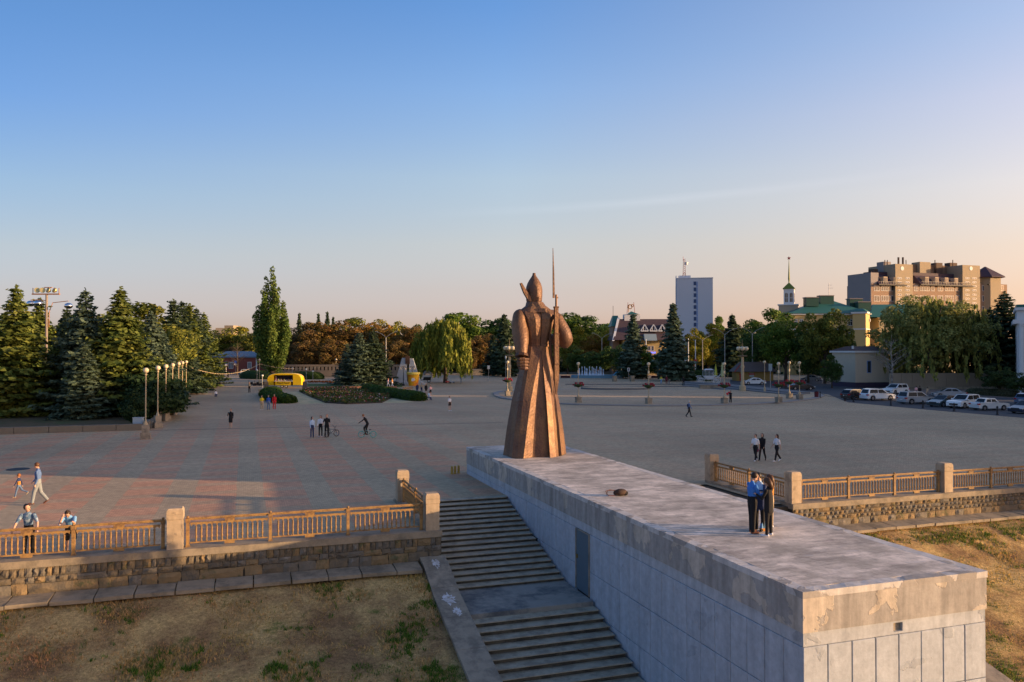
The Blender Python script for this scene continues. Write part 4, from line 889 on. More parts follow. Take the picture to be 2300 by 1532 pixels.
quick('person in loose pink shirt with hands on hips at the hedge end', 967, 891, -2.2, top='pink', legs='black', shoes='white', hair='brown', h=1.7, trousers='mini', arms=((0.0, 0.8, 1.5), (0.0, 0.8, 1.5)), group='gathering at the end of the hedge', wide=1.1)
quick('person sitting on the kerb at the hedge end in navy trousers and white shoes', 962, 898, -2.2, top='lightblue', legs='navy', shoes='white', hair='dkbrown', h=1.7, thigh=(1.35, 1.3), knee=(1.1, 1.2), drop=0.50, lean=0.3, group='gathering at the end of the hedge')
quick('person in blue jacket and pale jeans near the drooping birch', 1036, 861, 0.4, top='royal', legs='pale_denim', shoes='brown', hair='black', h=1.72, bag='back')
quick('man sitting on a small chair under the drooping birch', 1002, 853, -1.3, top='grey', legs='grey', shoes='black', hair='black', h=1.72, thigh=(1.45, 1.45), knee=(1.3, 1.3), drop=0.42)
quick('person in dark coat at the foot of the tall column lamp', 1672, 874, 0.5, top='black', legs='navy', shoes='white', hair='grey', h=1.6, bag='back')
quick('person in yellow top and blue trousers with pram near the round podium', 1485, 862, 2.8, top='yellow', legs='sky', shoes='black', hair='ginger', h=1.62, group='family near the round podium')
quick('man in dark red clothes near the round podium', 1497, 863, 2.9, top='maroon', legs='maroon', shoes='black', hair='dkbrown', h=1.78, group='family near the round podium')
quick('small child in grey beside the man in dark red', 1503, 865, 2.7, top='grey', legs='grey', shoes='black', hair='dkbrown', h=1.05, child=True, group='family near the round podium')
quick('man in black standing with his back turned near the steps', 1535, 866, 0.1, top='black', legs='black', shoes='black', hair='black', h=1.80, spread=0.12)
quick('person in pink shirt behind the parked white estate car', 2058, 893, 0.6, top='pink', legs='grey', shoes='black', hair='brown', h=1.72, group='people behind the parked cars')
quick('person in black beside the one in pink, behind the parked cars', 2066, 893, 0.2, top='black', legs='black', shoes='black', hair='black', h=1.72, group='people behind the parked cars')
quick('person in cream shirt behind the parked cars, right of the other two', 2083, 896, 0.9, top='beige', legs='grey', shoes='black', hair='dkbrown', h=1.68, group='people behind the parked cars')
quick('two-tone dark figure by the beige gatehouse corner, left one of two', 1925, 868, 2.0, top='black', legs='black', shoes='black', hair='black', h=1.72, group='people by the gatehouse')
quick('person in dark maroon top by the beige gatehouse corner, right one of two', 1933, 868, 1.8, top='maroon', legs='black', shoes='white', hair='black', h=1.72, group='people by the gatehouse')
quick('person in pink sitting low on the wall of the left promenade', 426, 871, -1.4, top='pink', legs='black', shoes='white', hair='ginger', h=1.66, thigh=(1.45, 1.45), knee=(1.3, 1.3), drop=0.35)
quick('person in black with a large red bouquet beside the flower-ring lamp', 1641, 907, 2.6, top='black', legs='black', shoes='black', hair='black', h=1.7, coat='black', arms=((0.6, 0.1, 1.2), (0.5, 0.1, 1.2)))
pp = G(1636, 906); t = thing('bouquet', 'large red bouquet held by the person in black', 'bouquet', pp + Vector((0, 0, 1.25)))
for k in range(9):
    MB().ball((random.uniform(-.2, .2), random.uniform(-.15, .15), random.uniform(-.1, .22)), .11, 6, 5).build('flower', mat('red_petals', (0.55, 0.01, 0.03), 0.6, 0.2, 9), t)

# ================================================================== BICYCLES
def wheel(b, c, r, th, ax, n=20):
    """ring about axis ax"""
    c = Vector(c); u = ax.orthogonal().normalized(); v = ax.cross(u)
    b.path([c + (u * math.cos(6.2832 * k / n) + v * math.sin(6.2832 * k / n)) * r for k in range(n + 1)], th, 5); return u, v
def bicycle(label, pos, rz, fr, tyre):
    t = thing('bicycle', label, 'bicycle', pos, rz); X = Vector((1, 0, 0))
    for y in (-0.47, 0.47):
        b = MB(); wheel(b, (0, y, 0.27), 0.25, 0.026, X); w_ = b.build('wheel', tyre, t)
        b = MB(); wheel(b, (0, y, 0.27), 0.215, 0.014, X, 16)
        for k in range(9): a = math.pi * 2 * k / 9; b.tube((0, y, .27), (0, y + .21 * math.cos(a), .27 + .21 * math.sin(a)), .004, n=3)
        b.tube((-.05, y, .27), (.05, y, .27), .022); b.build('rim', mat('steel', (0.5, 0.5, 0.5), 0.35, 0, metal=0.8), w_)
    b = MB(); bb = (0, -.08, .29); st = (0, -.2, .56); hd = (0, .33, .62); b.tube(bb, st, .018); b.tube(st, hd, .018); b.tube(bb, hd, .02); b.tube(hd, (0, .38, .5), .022)
    for s in (-.05, .05): b.tube(bb, (s, -.47, .27), .011); b.tube(st, (s, -.47, .27), .011); b.tube((s, .39, .5), (s, .47, .27), .014)
    b.build('frame', fr, t)
    b = MB(); b.tube(hd, (0, .3, .76), .016); b.path([(-.33, .22, .92), (-.2, .29, .9), (-.1, .30, .76), (.1, .30, .76), (.2, .29, .9), (.33, .22, .92)], .013, 5); b.build('handlebar', mat('black_metal', (0.02, 0.02, 0.02), 0.5, 0), t)
    b = MB(); b.tube(st, (0, -.21, .64), .013); b.ball((0, -.23, .66), .1, 8, 5, (.55, 1.1, .3)); b.build('saddle', mat('black_metal', 0), t)
    b = MB(); b.tube((-.1, -.08, .29), (.1, -.08, .29), .014); b.tube((.1, -.08, .29), (.1, .06, .22), .01); b.tube((-.1, -.08, .29), (-.1, -.22, .36), .01); b.box(.1, .19, .02, .1, .205, .23); b.box(-.19, -.1, -.26, -.18, .345, .37); b.build('pedals', mat('black_metal', 0), t)
    return t
pb = G(825, 983); tq = mat('turquoise_tyre', (0.10, 0.42, 0.33), 0.7, 0.1)
bicycle('small stunt bicycle with turquoise tyres ridden by the boy in black', pb, away(pb, 1.45), mat('turquoise_paint', (0.30, 0.45, 0.42), 0.4, 0.05), tq)
person('boy in black standing on the pedals of the turquoise-tyred bicycle', pb + Vector((0.02, -0.0, 0.0)), away(pb, 1.45), 'black', 'black', 'brown', 'ginger', 1.72, lean=0.50, drop=-0.06, thigh=(0.62, 0.25), knee=(0.85, 0.45), arms=((0.75, 0.16, 0.25), (0.75, 0.16, 0.25)), wide=1.05).location.z = 0.22
pb = G(745, 981); bicycle('dark stunt bicycle standing beside the three teenagers', pb, away(pb, -0.95), mat('dark_frame', (0.03, 0.035, 0.05), 0.4, 0), mat('black_rubber', (0.015, 0.015, 0.016), 0.8, 0))
finish_people()
# ================================================================== VEGETATION
def quads(c, n, s, asp=1.0, up=None, droop=0.0):
    """leaf cards: c centres, n normals, s sizes -> V, F ; each a slightly folded 4-gon"""
    m = len(c); r = RNG.normal(size=(m, 3))
    if up is not None: r = up + 0.18 * r
    n = n / (np.linalg.norm(n, axis=1, keepdims=True) + 1e-9)
    t = np.cross(n, r); t /= (np.linalg.norm(t, axis=1, keepdims=True) + 1e-9); u = np.cross(n, t)
    s = s[:, None]; a = t * s * 0.5; bb = u * s * 0.5 * asp; f = n * s * RNG.uniform(-.18, .18, (m, 1))
    V = np.stack([c - bb, c - a * 0.9 + f, c + bb, c + a * 0.9 + f], 1).reshape(-1, 3)
    return V, np.arange(m * 4).reshape(m, 4)
def save_leaves(name, V):
    F_ = np.arange(len(V)).reshape(-1, 4); o = mesh_np(name, V, F_, LEAF); me = o.data; bpy.data.objects.remove(o); return me
def spruce_mesh(hgt, rad, seed, dens=1.0, drop=0.35, spread=1.0, low=0.06):
    rng = np.random.default_rng(seed); C = []; Nn = []; S = []; z = hgt * low
    ang0 = rng.uniform(0, 6.28)
    while z < hgt * 0.985:
        f = z / hgt; rr = rad * (1 - f) ** 0.85 * (0.80 + 0.35 * rng.random()) + 0.10
        if f < 0.12: rr *= 0.75 + 2 * f
        nb = int(max(5, 6 + 8 * (1 - f))); ang0 += 0.7
        for k in range(nb):
            a = ang0 + 6.283 * k / nb + rng.normal(0, 0.16); L_ = rr * rng.choice([rng.uniform(0.65, 0.9), rng.uniform(0.85, 1.25)], p=[.4, .6]); dr = drop * rng.uniform(0.6, 1.3)
            m = max(3, int(L_ * 6.5 * dens)); t = (np.arange(m) + rng.random(m)) / m; t = 0.15 + 0.85 * t
            zz = z - dr * L_ * t + 0.22 * L_ * t ** 3
            wdt = 0.30 * L_ * (1 - t) * 0.6 + 0.16
            for rep in range(3):
                off = rng.normal(0, 1, m) * wdt
                x = np.cos(a) * L_ * t - np.sin(a) * off; y = np.sin(a) * L_ * t + np.cos(a) * off
                C.append(np.stack([x, y, zz + rng.normal(0, 0.07, m) - (0.12 if rep == 2 else 0)], 1))
                nn = np.stack([np.cos(a) * 0.55 + rng.normal(0, .4, m), np.sin(a) * 0.55 + rng.normal(0, .4, m), 0.75 + rng.normal(0, .3, m)], 1); Nn.append(nn)
                S.append(rng.uniform(0.24, 0.46, m) * (0.75 + 0.25 * min(1, L_ / 2)) * spread)
        z += 0.38 + 0.30 * (1 - f) * rng.uniform(0.6, 1.3)
    # leader
    m = 14; C.append(np.stack([rng.normal(0, .05, m), rng.normal(0, .05, m), hgt * (0.96 + 0.045 * rng.random(m))], 1)); Nn.append(rng.normal(size=(m, 3))); S.append(rng.uniform(.15, .3, m))
    V, F_ = quads(np.concatenate(C), np.concatenate(Nn), np.concatenate(S), 1.5); return save_leaves('crown', V)
def blob_mesh(hgt, rx, seed, base=0.22, ncl=46, per=120, leaf=0.34, shape='round', cr=(0.9, 1.7), gap=0.0):
    """broad-leaved crown of many separate clumps"""
    rng = np.random.default_rng(seed); C = []; Nn = []; S = []; ctrs = []
    zc = hgt * (1 + base) / 2; rz = hgt * (1 - base) / 2
    for k in range(ncl):
        for _ in range(40):
            d = rng.normal(size=3); d /= np.linalg.norm(d); q = rng.random() ** 0.4
            if shape == 'poplar':
                lead = k % 11; la = lead * 2.39996; lo = 0.0 if lead == 0 else rx * (0.30 + 0.052 * lead); lt = 1.0 if lead == 0 else 0.97 - 0.043 * lead - 0.05 * (lead % 3); f = (k // 11 + rng.random() * .8) / (ncl / 11); fz = 0.03 + f * (lt - 0.03)
                zz = hgt * (base + (1 - base) * fz); ro = lo * np.interp(fz, [0, .12, .30, 1], [.22, .62, 1.0, 0.86]); p = np.array([math.cos(la) * ro + rng.normal(0, .25), math.sin(la) * ro + rng.normal(0, .25), zz]); tip = f; break
                f = rng.random(); zz = hgt * (base + (1 - base) * f); w_ = rx * (np.interp(f, [0, .10, .27, .54, .72, .83, .92, 1], [.16, .55, .98, 1.0, .78, .50, .26, .10])) * (0.84 + 0.16 * math.sin(f * 17 + seed)); a = rng.uniform(0, 6.28); p = np.array([math.cos(a) * w_ * q, math.sin(a) * w_ * q, zz])
            else: p = np.array([d[0] * rx * q, d[1] * rx * q, zc + d[2] * rz * q * (0.95 if d[2] > 0 else 0.85)])
            if shape == 'flat' and d[2] < -0.3: continue
            break
        r = rng.uniform(*cr) * ((0.80 * (1.0 - 0.62 * tip ** 3)) if shape == 'poplar' else 1.0); ctrs.append((p, r)); m = int(per * (r / np.mean(cr)) ** 1.3)
        e = rng.normal(size=(m, 3)); e /= np.linalg.norm(e, axis=1, keepdims=True); rad = r * (0.62 + 0.45 * rng.random(m) ** 0.6)
        e[:, 2] = np.where(rng.random(m) < 0.35, np.abs(e[:, 2]), e[:, 2])
        st = np.array([1, 1, 1.9 if shape == 'poplar' else 0.82]); c = p + e * rad[:, None] * st
        C.append(c); Nn.append(e + rng.normal(0, .55, (m, 3))); S.append(rng.uniform(0.6, 1.25, m) * leaf)
    V, F_ = quads(np.concatenate(C), np.concatenate(Nn), np.concatenate(S), 1.15); return save_leaves('crown', V), ctrs
def weep_mesh(hgt, rx, seed, n=420, leaf=0.30):
    rng = np.random.default_rng(seed); C = []; Nn = []; S = []
    for k in range(n):
        a = rng.uniform(0, 6.283); q = rng.random() ** 0.5; f = rng.random()
        lob = 0.78 + 0.25 * math.sin(a * 3 + seed) + 0.12 * math.sin(a * 7 + 2)
        x, y = math.cos(a) * rx * q * lob, math.sin(a) * rx * q * lob; ztop = hgt * (0.52 + 0.48 * math.sqrt(max(0, 1 - q * q)) * (0.85 + 0.15 * f)) * (0.90 + 0.1 * rng.random()) - (0 if rng.random() < .6 else rng.uniform(0, hgt * .3))
        ln = rng.uniform(0.18, 0.48) * hgt * (0.5 + 0.6 * q); m = int(ln * 6) + 3; t = np.sort(rng.random(m)); ox, oy = rng.normal(0, .1, 2)
        z = np.maximum(ztop - ln * t, hgt * 0.08 + rng.random(m) * hgt * .1)
        C.append(np.stack([x + ox * t * 4 + rng.normal(0, .12, m) + math.cos(a) * 0.35 * t, y + oy * t * 4 + rng.normal(0, .12, m) + math.sin(a) * .35 * t, z], 1)); Nn.append(np.stack([math.cos(a) + rng.normal(0, .7, m), math.sin(a) + rng.normal(0, .7, m), rng.normal(0, .25, m)], 1)); S.append(rng.uniform(.6, 1.3, m) * leaf)
    c = np.concatenate(C); up = np.tile([0., 0., 1.], (len(c), 1)); n_ = np.concatenate(Nn)
    V, F_ = quads(c, n_, np.concatenate(S), 2.4, up=up); return save_leaves('crown', V)
def trunk_mesh(hgt, r, seed, limbs=(), n=7, top=0.85, lean=0.0):
    rr = random.Random(seed); b = MB(); pts = []; rs = []
    for k in range(7):
        f = k / 6; pts.append((rr.uniform(-.15, .15) * f + lean * f, rr.uniform(-.15, .15) * f, hgt * top * f - (0.2 if k == 0 else 0))); rs.append(r * (1.25 if k == 0 else 1 - 0.85 * f))
    b.path(pts, rs, n)
    for p in limbs:
        p = Vector(p); f = min(0.75, max(0.18, (p.z / hgt) * 0.55)); s0 = Vector(pts[int(f * 6)]); s0.z = hgt * top * f
        mid = s0.lerp(p, 0.5) + Vector((0, 0, 0.06 * hgt)); b.path([s0, mid, p], [r * 0.42 * (1 - f * .5), r * 0.25, r * 0.07], 5)
    o = b.build('trunk', BARK, smooth=True); me = o.data; bpy.data.objects.remove(o); return me
def tree(name, label, pos, crown, trunk, colr, sc=1.0, rz=None, group=None, bark=None):
    t = thing(name, label, 'tree', pos, random.uniform(0, 6.28) if rz is None else rz, group)
    t.scale = sc if hasattr(sc, '__len__') else (sc, sc, sc)
    tk = link('trunk', trunk, t); c = link('crown', crown, t); c.color = (*colr, 1)
    return t
SPG = (0.125, 0.160, 0.036); SPB = (0.10, 0.145, 0.095); SPD = (0.055, 0.085, 0.045)
sp = [spruce_mesh(15, 3.6, 11, 1.0), spruce_mesh(15, 4.4, 12, 1.0, 0.28), spruce_mesh(15, 3.0, 13, 1.05, 0.4)]
spt = trunk_mesh(15, 0.30, 5, top=0.96)
spf = [spruce_mesh(15, 4.3, 21, 0.55, 0.3, 1.5), spruce_mesh(15, 3.0, 22, 0.55, 0.35, 1.5)]
# spruces behind the low kerb on the left: (u, depth, top v, colour, mesh, width factor)
def spr(u, D, vt, colr, k, wf, label, group=None, far=False):
    p = A(u, D, 0.0); h = HZ(vt, D); s = h / 15.0; wf *= 1.0 if far else 1.3
    return tree('spruce_tree', label, p, (spf if far else sp)[k], spt, colr, (s * wf, s * wf, s), None, group)
LG = 'spruces in the garden left of the promenade'
for a in ((-40, 88, 655, SPG, 1, 1.15, 'yellow-green spruce cut off by the left edge of the picture'),
          (36, 84, 640, SPG, 0, 1.15, 'tall yellow-green spruce left of the floodlight mast'),
          (88, 112, 668, SPG, 2, 1.3, 'slender spruce rising behind the floodlight mast'),
          (128, 88, 770, SPG, 0, 1.7, 'lower spruce in front of the floodlight mast pole'),
          (190, 86, 648, SPB, 1, 1.0, 'blue-green spruce with layered boughs, right of the floodlight mast'),
          (190, 81, 770, SPB, 2, 1.6, 'low silvery blue spruce with its trunk showing by the kerb'),
          (270, 86, 645, SPG, 1, 1.12, 'broad golden-green spruce in the middle of the left garden'),
          (232, 84, 780, SPD, 0, 1.7, 'small dark spruce between the blue spruce and the golden one'),
          (340, 98, 700, SPB, 1, 1.05, 'silvery green spruce at the promenade edge of the left garden'),
          (318, 86, 800, SPG, 0, 1.8, 'short dense spruce behind the nearest globe lamp'),
          (388, 128, 672, SPD, 2, 1.25, 'dark slender spruce, first of the far row along the promenade'),
          (408, 140, 676, SPD, 2, 1.25, 'dark spruce, second of the far row along the promenade'),
          (425, 150, 682, SPG, 2, 1.3, 'dark spruce, third of the far row along the promenade'),
          (441, 156, 690, SPD, 1, 0.95, 'broad dark spruce near the end of the far row'),
          (458, 170, 702, SPG, 1, 1.0, 'last spruce of the far row by the open promenade'),
          (62, 96, 705, SPG, 1, 1.2, 'full golden-green spruce filling the gap left of the mast'), (150, 98, 712, SPD, 1, 1.2, 'full dark spruce right of the mast'), (232, 97, 706, SPG, 1, 1.1, 'full spruce between the blue-green and the golden one'), (303, 99, 715, SPG, 0, 1.2, 'golden spruce shoulder left of the silvery tree'), (362, 110, 735, SPB, 1, 1.0, 'pale spruce low at the promenade edge'),
          (150, 125, 690, SPD, 0, 1.2, 'dark spruce far back in the left garden')):
    spr(*a, LG)
# broadleaf stock
bl = [blob_mesh(14, 5.2, 31, 0.14, 60, 150, 0.40), blob_mesh(14, 4.6, 32, 0.10, 54, 150, 0.40), blob_mesh(14, 6.0, 33, 0.18, 66, 150, 0.42)]
blt = [trunk_mesh(14, 0.34, 40 + k, [tuple(p) for p, r in c[1][:14]]) for k, c in enumerate(bl)]
def bro(u, D, vt, colr, k, wf, label, group=None, z0=0.0, name='broadleaf_tree'):
    p = A(u, D, z0); h = HZ(vt, D) - z0; s = h / 14.0
    return tree(name, label, p, bl[k][0], blt[k], colr, (s * wf, s * wf, s), None, group)
GRN = (0.10, 0.165, 0.026); YGR = (0.23, 0.225, 0.024); ORG = (0.23, 0.145, 0.03); BRN = (0.145, 0.10, 0.034); DGR = (0.065, 0.115, 0.03); OLV = (0.145, 0.165, 0.03)
for a in ((110, 128, 702, YGR, 0, 1.4, 'golden-green broad tree behind the floodlight mast'), (325, 128, 682, OLV, 1, 1.7, 'rounded olive-green tree rising behind the left spruces'),
          (215, 130, 700, GRN, 2, 1.0, 'green tree deep in the left garden'), (20, 130, 700, OLV, 2, 1.0, 'olive tree deep in the left garden, near the left edge'), (380, 118, 742, OLV, 1, 0.9, 'low olive-green tree beside the silvery spruce')):
    bro(*a, 'broad-leaved trees behind the left spruces')
# dark shrubs along the kerb of the promenade
sh = blob_mesh(3.0, 1.9, 51, 0.0, 34, 110, 0.26, cr=(0.45, 0.8)); sht = trunk_mesh(3.0, 0.08, 52, top=0.6)
for k, (u, v, s, w_) in enumerate(((306, 950, 0.8, 0.8), (348, 938, 1.25, 1.1), (372, 915, 1.1, 1.1), (336, 930, 1.5, 1.2), (390, 898, 0.9, 1.0), (400, 882, 1.0, 1.1), (380, 890, 1.3, 1.2))):
    p = G(u, v, 0.3); t = thing('shrub', ('dark shrub behind the pedestal of the nearest globe lamp', 'big dark shrub against the promenade kerb, nearest of all', 'dark shrub at the kerb beyond the big one', 'tall dark shrub behind the nearest kerb corner', 'small shrub under the fourth globe lamp', 'shrub at the kerb under the fifth globe lamp', 'tall shrub between spruces and kerb')[k], 'shrub', p, k * 1.3, 'dark shrubs along the promenade kerb')
    t.scale = (s * w_, s * w_, s); c = link('crown', sh[0], t); c.color = (*(0.028, 0.055, 0.02), 1); link('trunk', sht, t)
# poplar
pm_, pc = blob_mesh(31, 5.2, 61, 0.10, 264, 150, 0.46, 'poplar', (1.3, 1.9))
ptk = trunk_mesh(31, 0.75, 62, [tuple(p) for p, r in pc[:26]])
p = A(612, 190, 0); t = tree('poplar_tree', 'tall column-shaped poplar standing above the park treeline', p, pm_, ptk, (0.10, 0.155, 0.032), (0.93, 0.93, HZ(598, 190) / 31.0), 0.4)
# park wall of autumn trees
TL = 'autumn trees of the park across the square'
park = [(500, 300, 738, OLV, 0, 1.3), (540, 300, 735, YGR, 1, 1.2), (572, 290, 738, OLV, 2, 1.1), (520, 290, 775, BRN, 1, 1.1), (556, 290, 770, ORG, 0, 1.2), (672, 255, 738, BRN, 0, 1.2), (706, 250, 726, BRN, 1, 1.3), (735, 255, 724, ORG, 2, 1.1), (768, 252, 722, BRN, 0, 1.3),
        (800, 260, 716, OLV, 1, 1.3), (838, 255, 722, ORG, 2, 1.1), (872, 262, 718, YGR, 0, 1.1), (690, 240, 760, BRN, 2, 1.1), (748, 238, 762, BRN, 1, 1.2), (905, 250, 738, ORG, 1, 1.1), (930, 250, 733, BRN, 0, 1.1), (885, 240, 762, BRN, 2, 1.0), (645, 262, 745, ORG, 2, 1.2),
        (960, 262, 725, OLV, 0, 1.1), (1010, 290, 706, GRN, 1, 1.3), (1045, 300, 702, GRN, 2, 1.2), (1085, 300, 718, DGR, 0, 1.3), (1078, 240, 748, BRN, 2, 1.1), (1052, 235, 770, BRN, 1, 1.0), (1115, 300, 716, DGR, 1, 1.2), (1095, 238, 765, ORG, 0, 1.0),
        (1290, 330, 705, DGR, 0, 1.5), (1330, 340, 712, DGR, 1, 1.5), (1365, 350, 722, GRN, 2, 1.4), (1300, 250, 735, YGR, 1, 0.9), (1330, 245, 752, ORG, 0, 0.9), (1355, 250, 738, YGR, 2, 0.8), (1275, 240, 765, OLV, 1, 0.9), (1380, 260, 762, OLV, 0, 1.0),
        (1222, 300, 722, DGR, 1, 1.4), (1180, 300, 716, DGR, 2, 1.4), (1252, 330, 706, GRN, 0, 1.5), (1140, 240, 765, BRN, 0, 1.0)]
names = {ORG: 'orange-leaved', BRN: 'rusty brown', OLV: 'olive-green', YGR: 'golden-green', GRN: 'bright green', DGR: 'dark green'}
def where(u):
    for lo, hi, s in ((0, 545, 'behind the red brick building'), (545, 612, 'just left of the tall poplar'), (612, 680, 'just right of the tall poplar'), (680, 760, 'above the old loopholed wall'), (760, 850, 'behind the twin dark spruces'), (850, 950, 'behind the pale monument'), (950, 1070, 'behind the drooping birch'), (1070, 1240, 'behind the bronze soldier'), (1240, 1330, 'right of the rifle, beyond the fountain'), (1330, 1400, 'left of the building with triangular dormers')):
        if lo <= u < hi: return s
    return 'right of the white tower'
seen = {}
for (u, D, vt, c, k, wf) in park:
    lb = f"{names[c]} tree {where(u)}"; seen[lb] = seen.get(lb, 0) + 1
    n_=seen[lb]
    if n_ == 2: lb += ', the shorter one' if vt > 745 else ', further back'
    elif n_ == 3: lb = f"third {names[c]} tree {where(u)}"
    elif n_ > 3: lb = f"fourth {names[c]} tree {where(u)}"
    bro(u, D, vt, c, k, wf * 1.1, lb, TL)
for k, (u, D, vt) in enumerate(((672, 300, 703), (735, 300, 700), (715, 310, 704), (748, 320, 712))):
    spr(u, D, vt, SPD, 1, 0.75, ('far spruce tip just right of the poplar', 'far spruce with open top above the rusty trees', 'leaning thin far spruce above the rusty trees', 'smaller far spruce above the rusty trees')[k], 'distant spruces above the park', True)
spr(806, 158, 745, SPB, 1, 1.3, 'left of the twin dark spruces behind the flower bed', 'twin spruces behind the flower bed')
spr(838, 160, 742, SPD, 1, 1.3, 'right of the twin dark spruces behind the flower bed', 'twin spruces behind the flower bed')
spr(780, 166, 772, SPB, 2, 1.5, 'small bluish spruce leaning on the twin dark ones', None)
spr(1132, 215, 706, SPD, 1, 1.35, 'tall dark spruce left of the bronze soldier', None, True)
spr(1108, 225, 752, SPD, 1, 1.7, 'lower dark spruce behind the left column lamp', None, True)
spr(1422, 200, 706, SPB, 1, 1.45, 'dark blue spruce in front of the building with triangular dormers', None, True)
BIGSP = spr(1512, 186, 682, SPB, 1, 1.45, 'largest dark blue spruce, left of the white tower', None, True)
# drooping birch and willow-like tree
wm = weep_mesh(15, 7.0, 71, 620, 0.36); wt_ = trunk_mesh(15, 0.42, 72, [(2, 1, 11), (-3, 1, 10), (1, -3, 12), (-1, 3, 11), (4, -1, 9)], lean=0.8)
p = A(1000, 175, 0); s = HZ(710, 175) / 15
tree('birch_tree', 'drooping birch with yellowing hanging branches beside the square', p, wm, wt_, (0.20, 0.225, 0.035), (s * 1.02, s * 1.02, s), 1.0)
p = A(2110, 150, 0); s = HZ(655, 150) / 15
airy, _c = blob_mesh(15, 7.4, 77, 0.12, 120, 105, 0.30, cr=(0.6, 1.35))
bigw = tree('willow_tree', 'huge spreading willow in front of the brown apartment block', A(2095, 150, 0), airy, trunk_mesh(15, 0.6, 74, [(4, 1, 12.5), (-5, 1, 11), (2, -3, 13.5), (-2, 3, 12.5), (6, -1, 9), (-3.5, -4, 11), (0, 1, 14), (4.5, -4, 10)], lean=0.5), (0.24, 0.255, 0.075), (s * 1.22, s * 1.1, s), 2.0)
tree('willow_tree', 'smaller willow leaning right of the huge one', A(2175, 158, 0), wm, wt_, (0.10, 0.12, 0.03), (s * 0.9, s * 0.8, s * 0.86), 3.0)
hb = link('hanging_branches', weep_mesh(15, 7.2, 73, 230, 0.32), bigw); hb.color = (0.23, 0.24, 0.06, 1)
# right side trees
RS = 'street trees on the right'
for a in ((1852, 170, 692, OLV, 2, 0.78, 'golden-topped broad tree in front of the yellow building'), (1725, 200, 695, GRN, 1, 0.95, 'green tree left of the spired clock tower'), (1700, 190, 735, DGR, 0, 1.0, 'dark tree behind the little red-trimmed kiosk'),
          (1765, 180, 705, GRN, 0, 1.0, 'green tree below the spired tower'), (1815, 175, 745, DGR, 1, 1.0, 'dark tree behind the triple globe lamps'), (1590, 240, 728, YGR, 1, 0.9, 'yellow-green tree below the white tower'), (1560, 235, 738, YGR, 0, 0.8, 'yellow tree right of the largest spruce'), (1620, 250, 735, ORG, 2, 0.8, 'orange tree right of the white tower'),
          (1655, 240, 732, OLV, 0, 0.9, 'olive tree between tower and kiosk'), (1940, 165, 772, DGR, 2, 0.9, 'dark tree over the beige gatehouse'), (2018, 160, 700, OLV, 1, 0.45, 'thin olive tree beside the apartment block corner'), (2040, 170, 735, GRN, 0, 0.7, 'green tree between the yellow house and the willow'),
          (1900, 185, 752, DGR, 0, 0.9, 'dark round tree left of the gatehouse'), (1680, 260, 720, DGR, 2, 0.8, 'far dark tree left of the spired tower'), (1620, 330, 712, GRN, 1, 0.7, 'far green tree at the foot of the white tower')):
    bro(*a, RS)
spr(2258, 150, 655, SPD, 1, 1.35, 'black-green spruce at the right edge above the parked cars', RS)
spr(2225, 156, 690, SPD, 0, 1.2, 'dark spruce half hidden by the willow', RS)
spr(1645, 215, 706, SPD, 0, 1.3, 'ragged dark spruce beside the street lamps', RS, True)
for k, (u, D, vt) in enumerate(((1868, 150, 798), (2243, 124, 822), (2300, 118, 838), (1400, 205, 772), (1452, 200, 778), (1478, 198, 792), (1380, 215, 775), (1335, 215, 788), (1300, 220, 785))):
    bro(u, D, vt, (DGR, (0.045, 0.075, 0.022), (0.045, 0.075, 0.022), DGR, GRN, DGR, DGR, DGR, DGR)[k], (1, 0, 0, 1, 1, 1, 0, 2, 1)[k], (1.0, 1.5, 1.5, 1.0, 1.0, 1.0, 1.5, 1.6, 1.5)[k],
        ('small young tree on the pavement left of the gatehouse', 'low round-clipped tree right of the parked cars', 'round-clipped tree cut by the right edge', 'dark bush tree below the dormered building, left', 'bright green bush tree below the dormered building', 'low dark bush beside the blue neon sign',
         'dark bush mass beyond the fountain, left of the spruce', 'dark bush beyond the fountain in the middle', 'dark bush beyond the fountain near the rifle')[k], 'low trees and bushes round the square')
# bare tree by the gatehouse, bare tree by the brick building
def bare(label, pos, h, m, seed, dens=26):
    rr = random.Random(seed); t = thing('bare_tree', label, 'tree', pos); b = MB(); b.path([(0, 0, -.2), (.1, 0, h * .4), (-.1, .1, h * .75), (0, 0, h)], [.24, .17, .08, .02], 6); b.build('trunk', m, t)
    for k in range(dens):
        z = h * rr.uniform(.22, .9); a = rr.uniform(0, 6.28); l = (h - z) * rr.uniform(.35, .6) + .6; b = MB()
        p1 = Vector((math.cos(a) * l * .5, math.sin(a) * l * .5, z + l * .35)); p2 = Vector((math.cos(a) * l, math.sin(a) * l, z + l * .6)); b.path([(0, 0, z), p1, p2], [.06, .035, .01], 4)
        for q in range(3): d = Vector((rr.uniform(-.6, .6), rr.uniform(-.6, .6), rr.uniform(.1, .8))); b.path([p1.lerp(p2, q / 3), p1.lerp(p2, q / 3) + d * l * .35], [.025, .008], 3)
        b.build('branch', m, t)
bare('leafless pale-trunked tree in front of the beige gatehouse', A(2003, 140, 0), HZ(752, 140), PALEBARK, 3)
bare('dark leafless tree in front of the red brick building', A(533, 232, 0), HZ(765, 232), BARK, 5, 34)
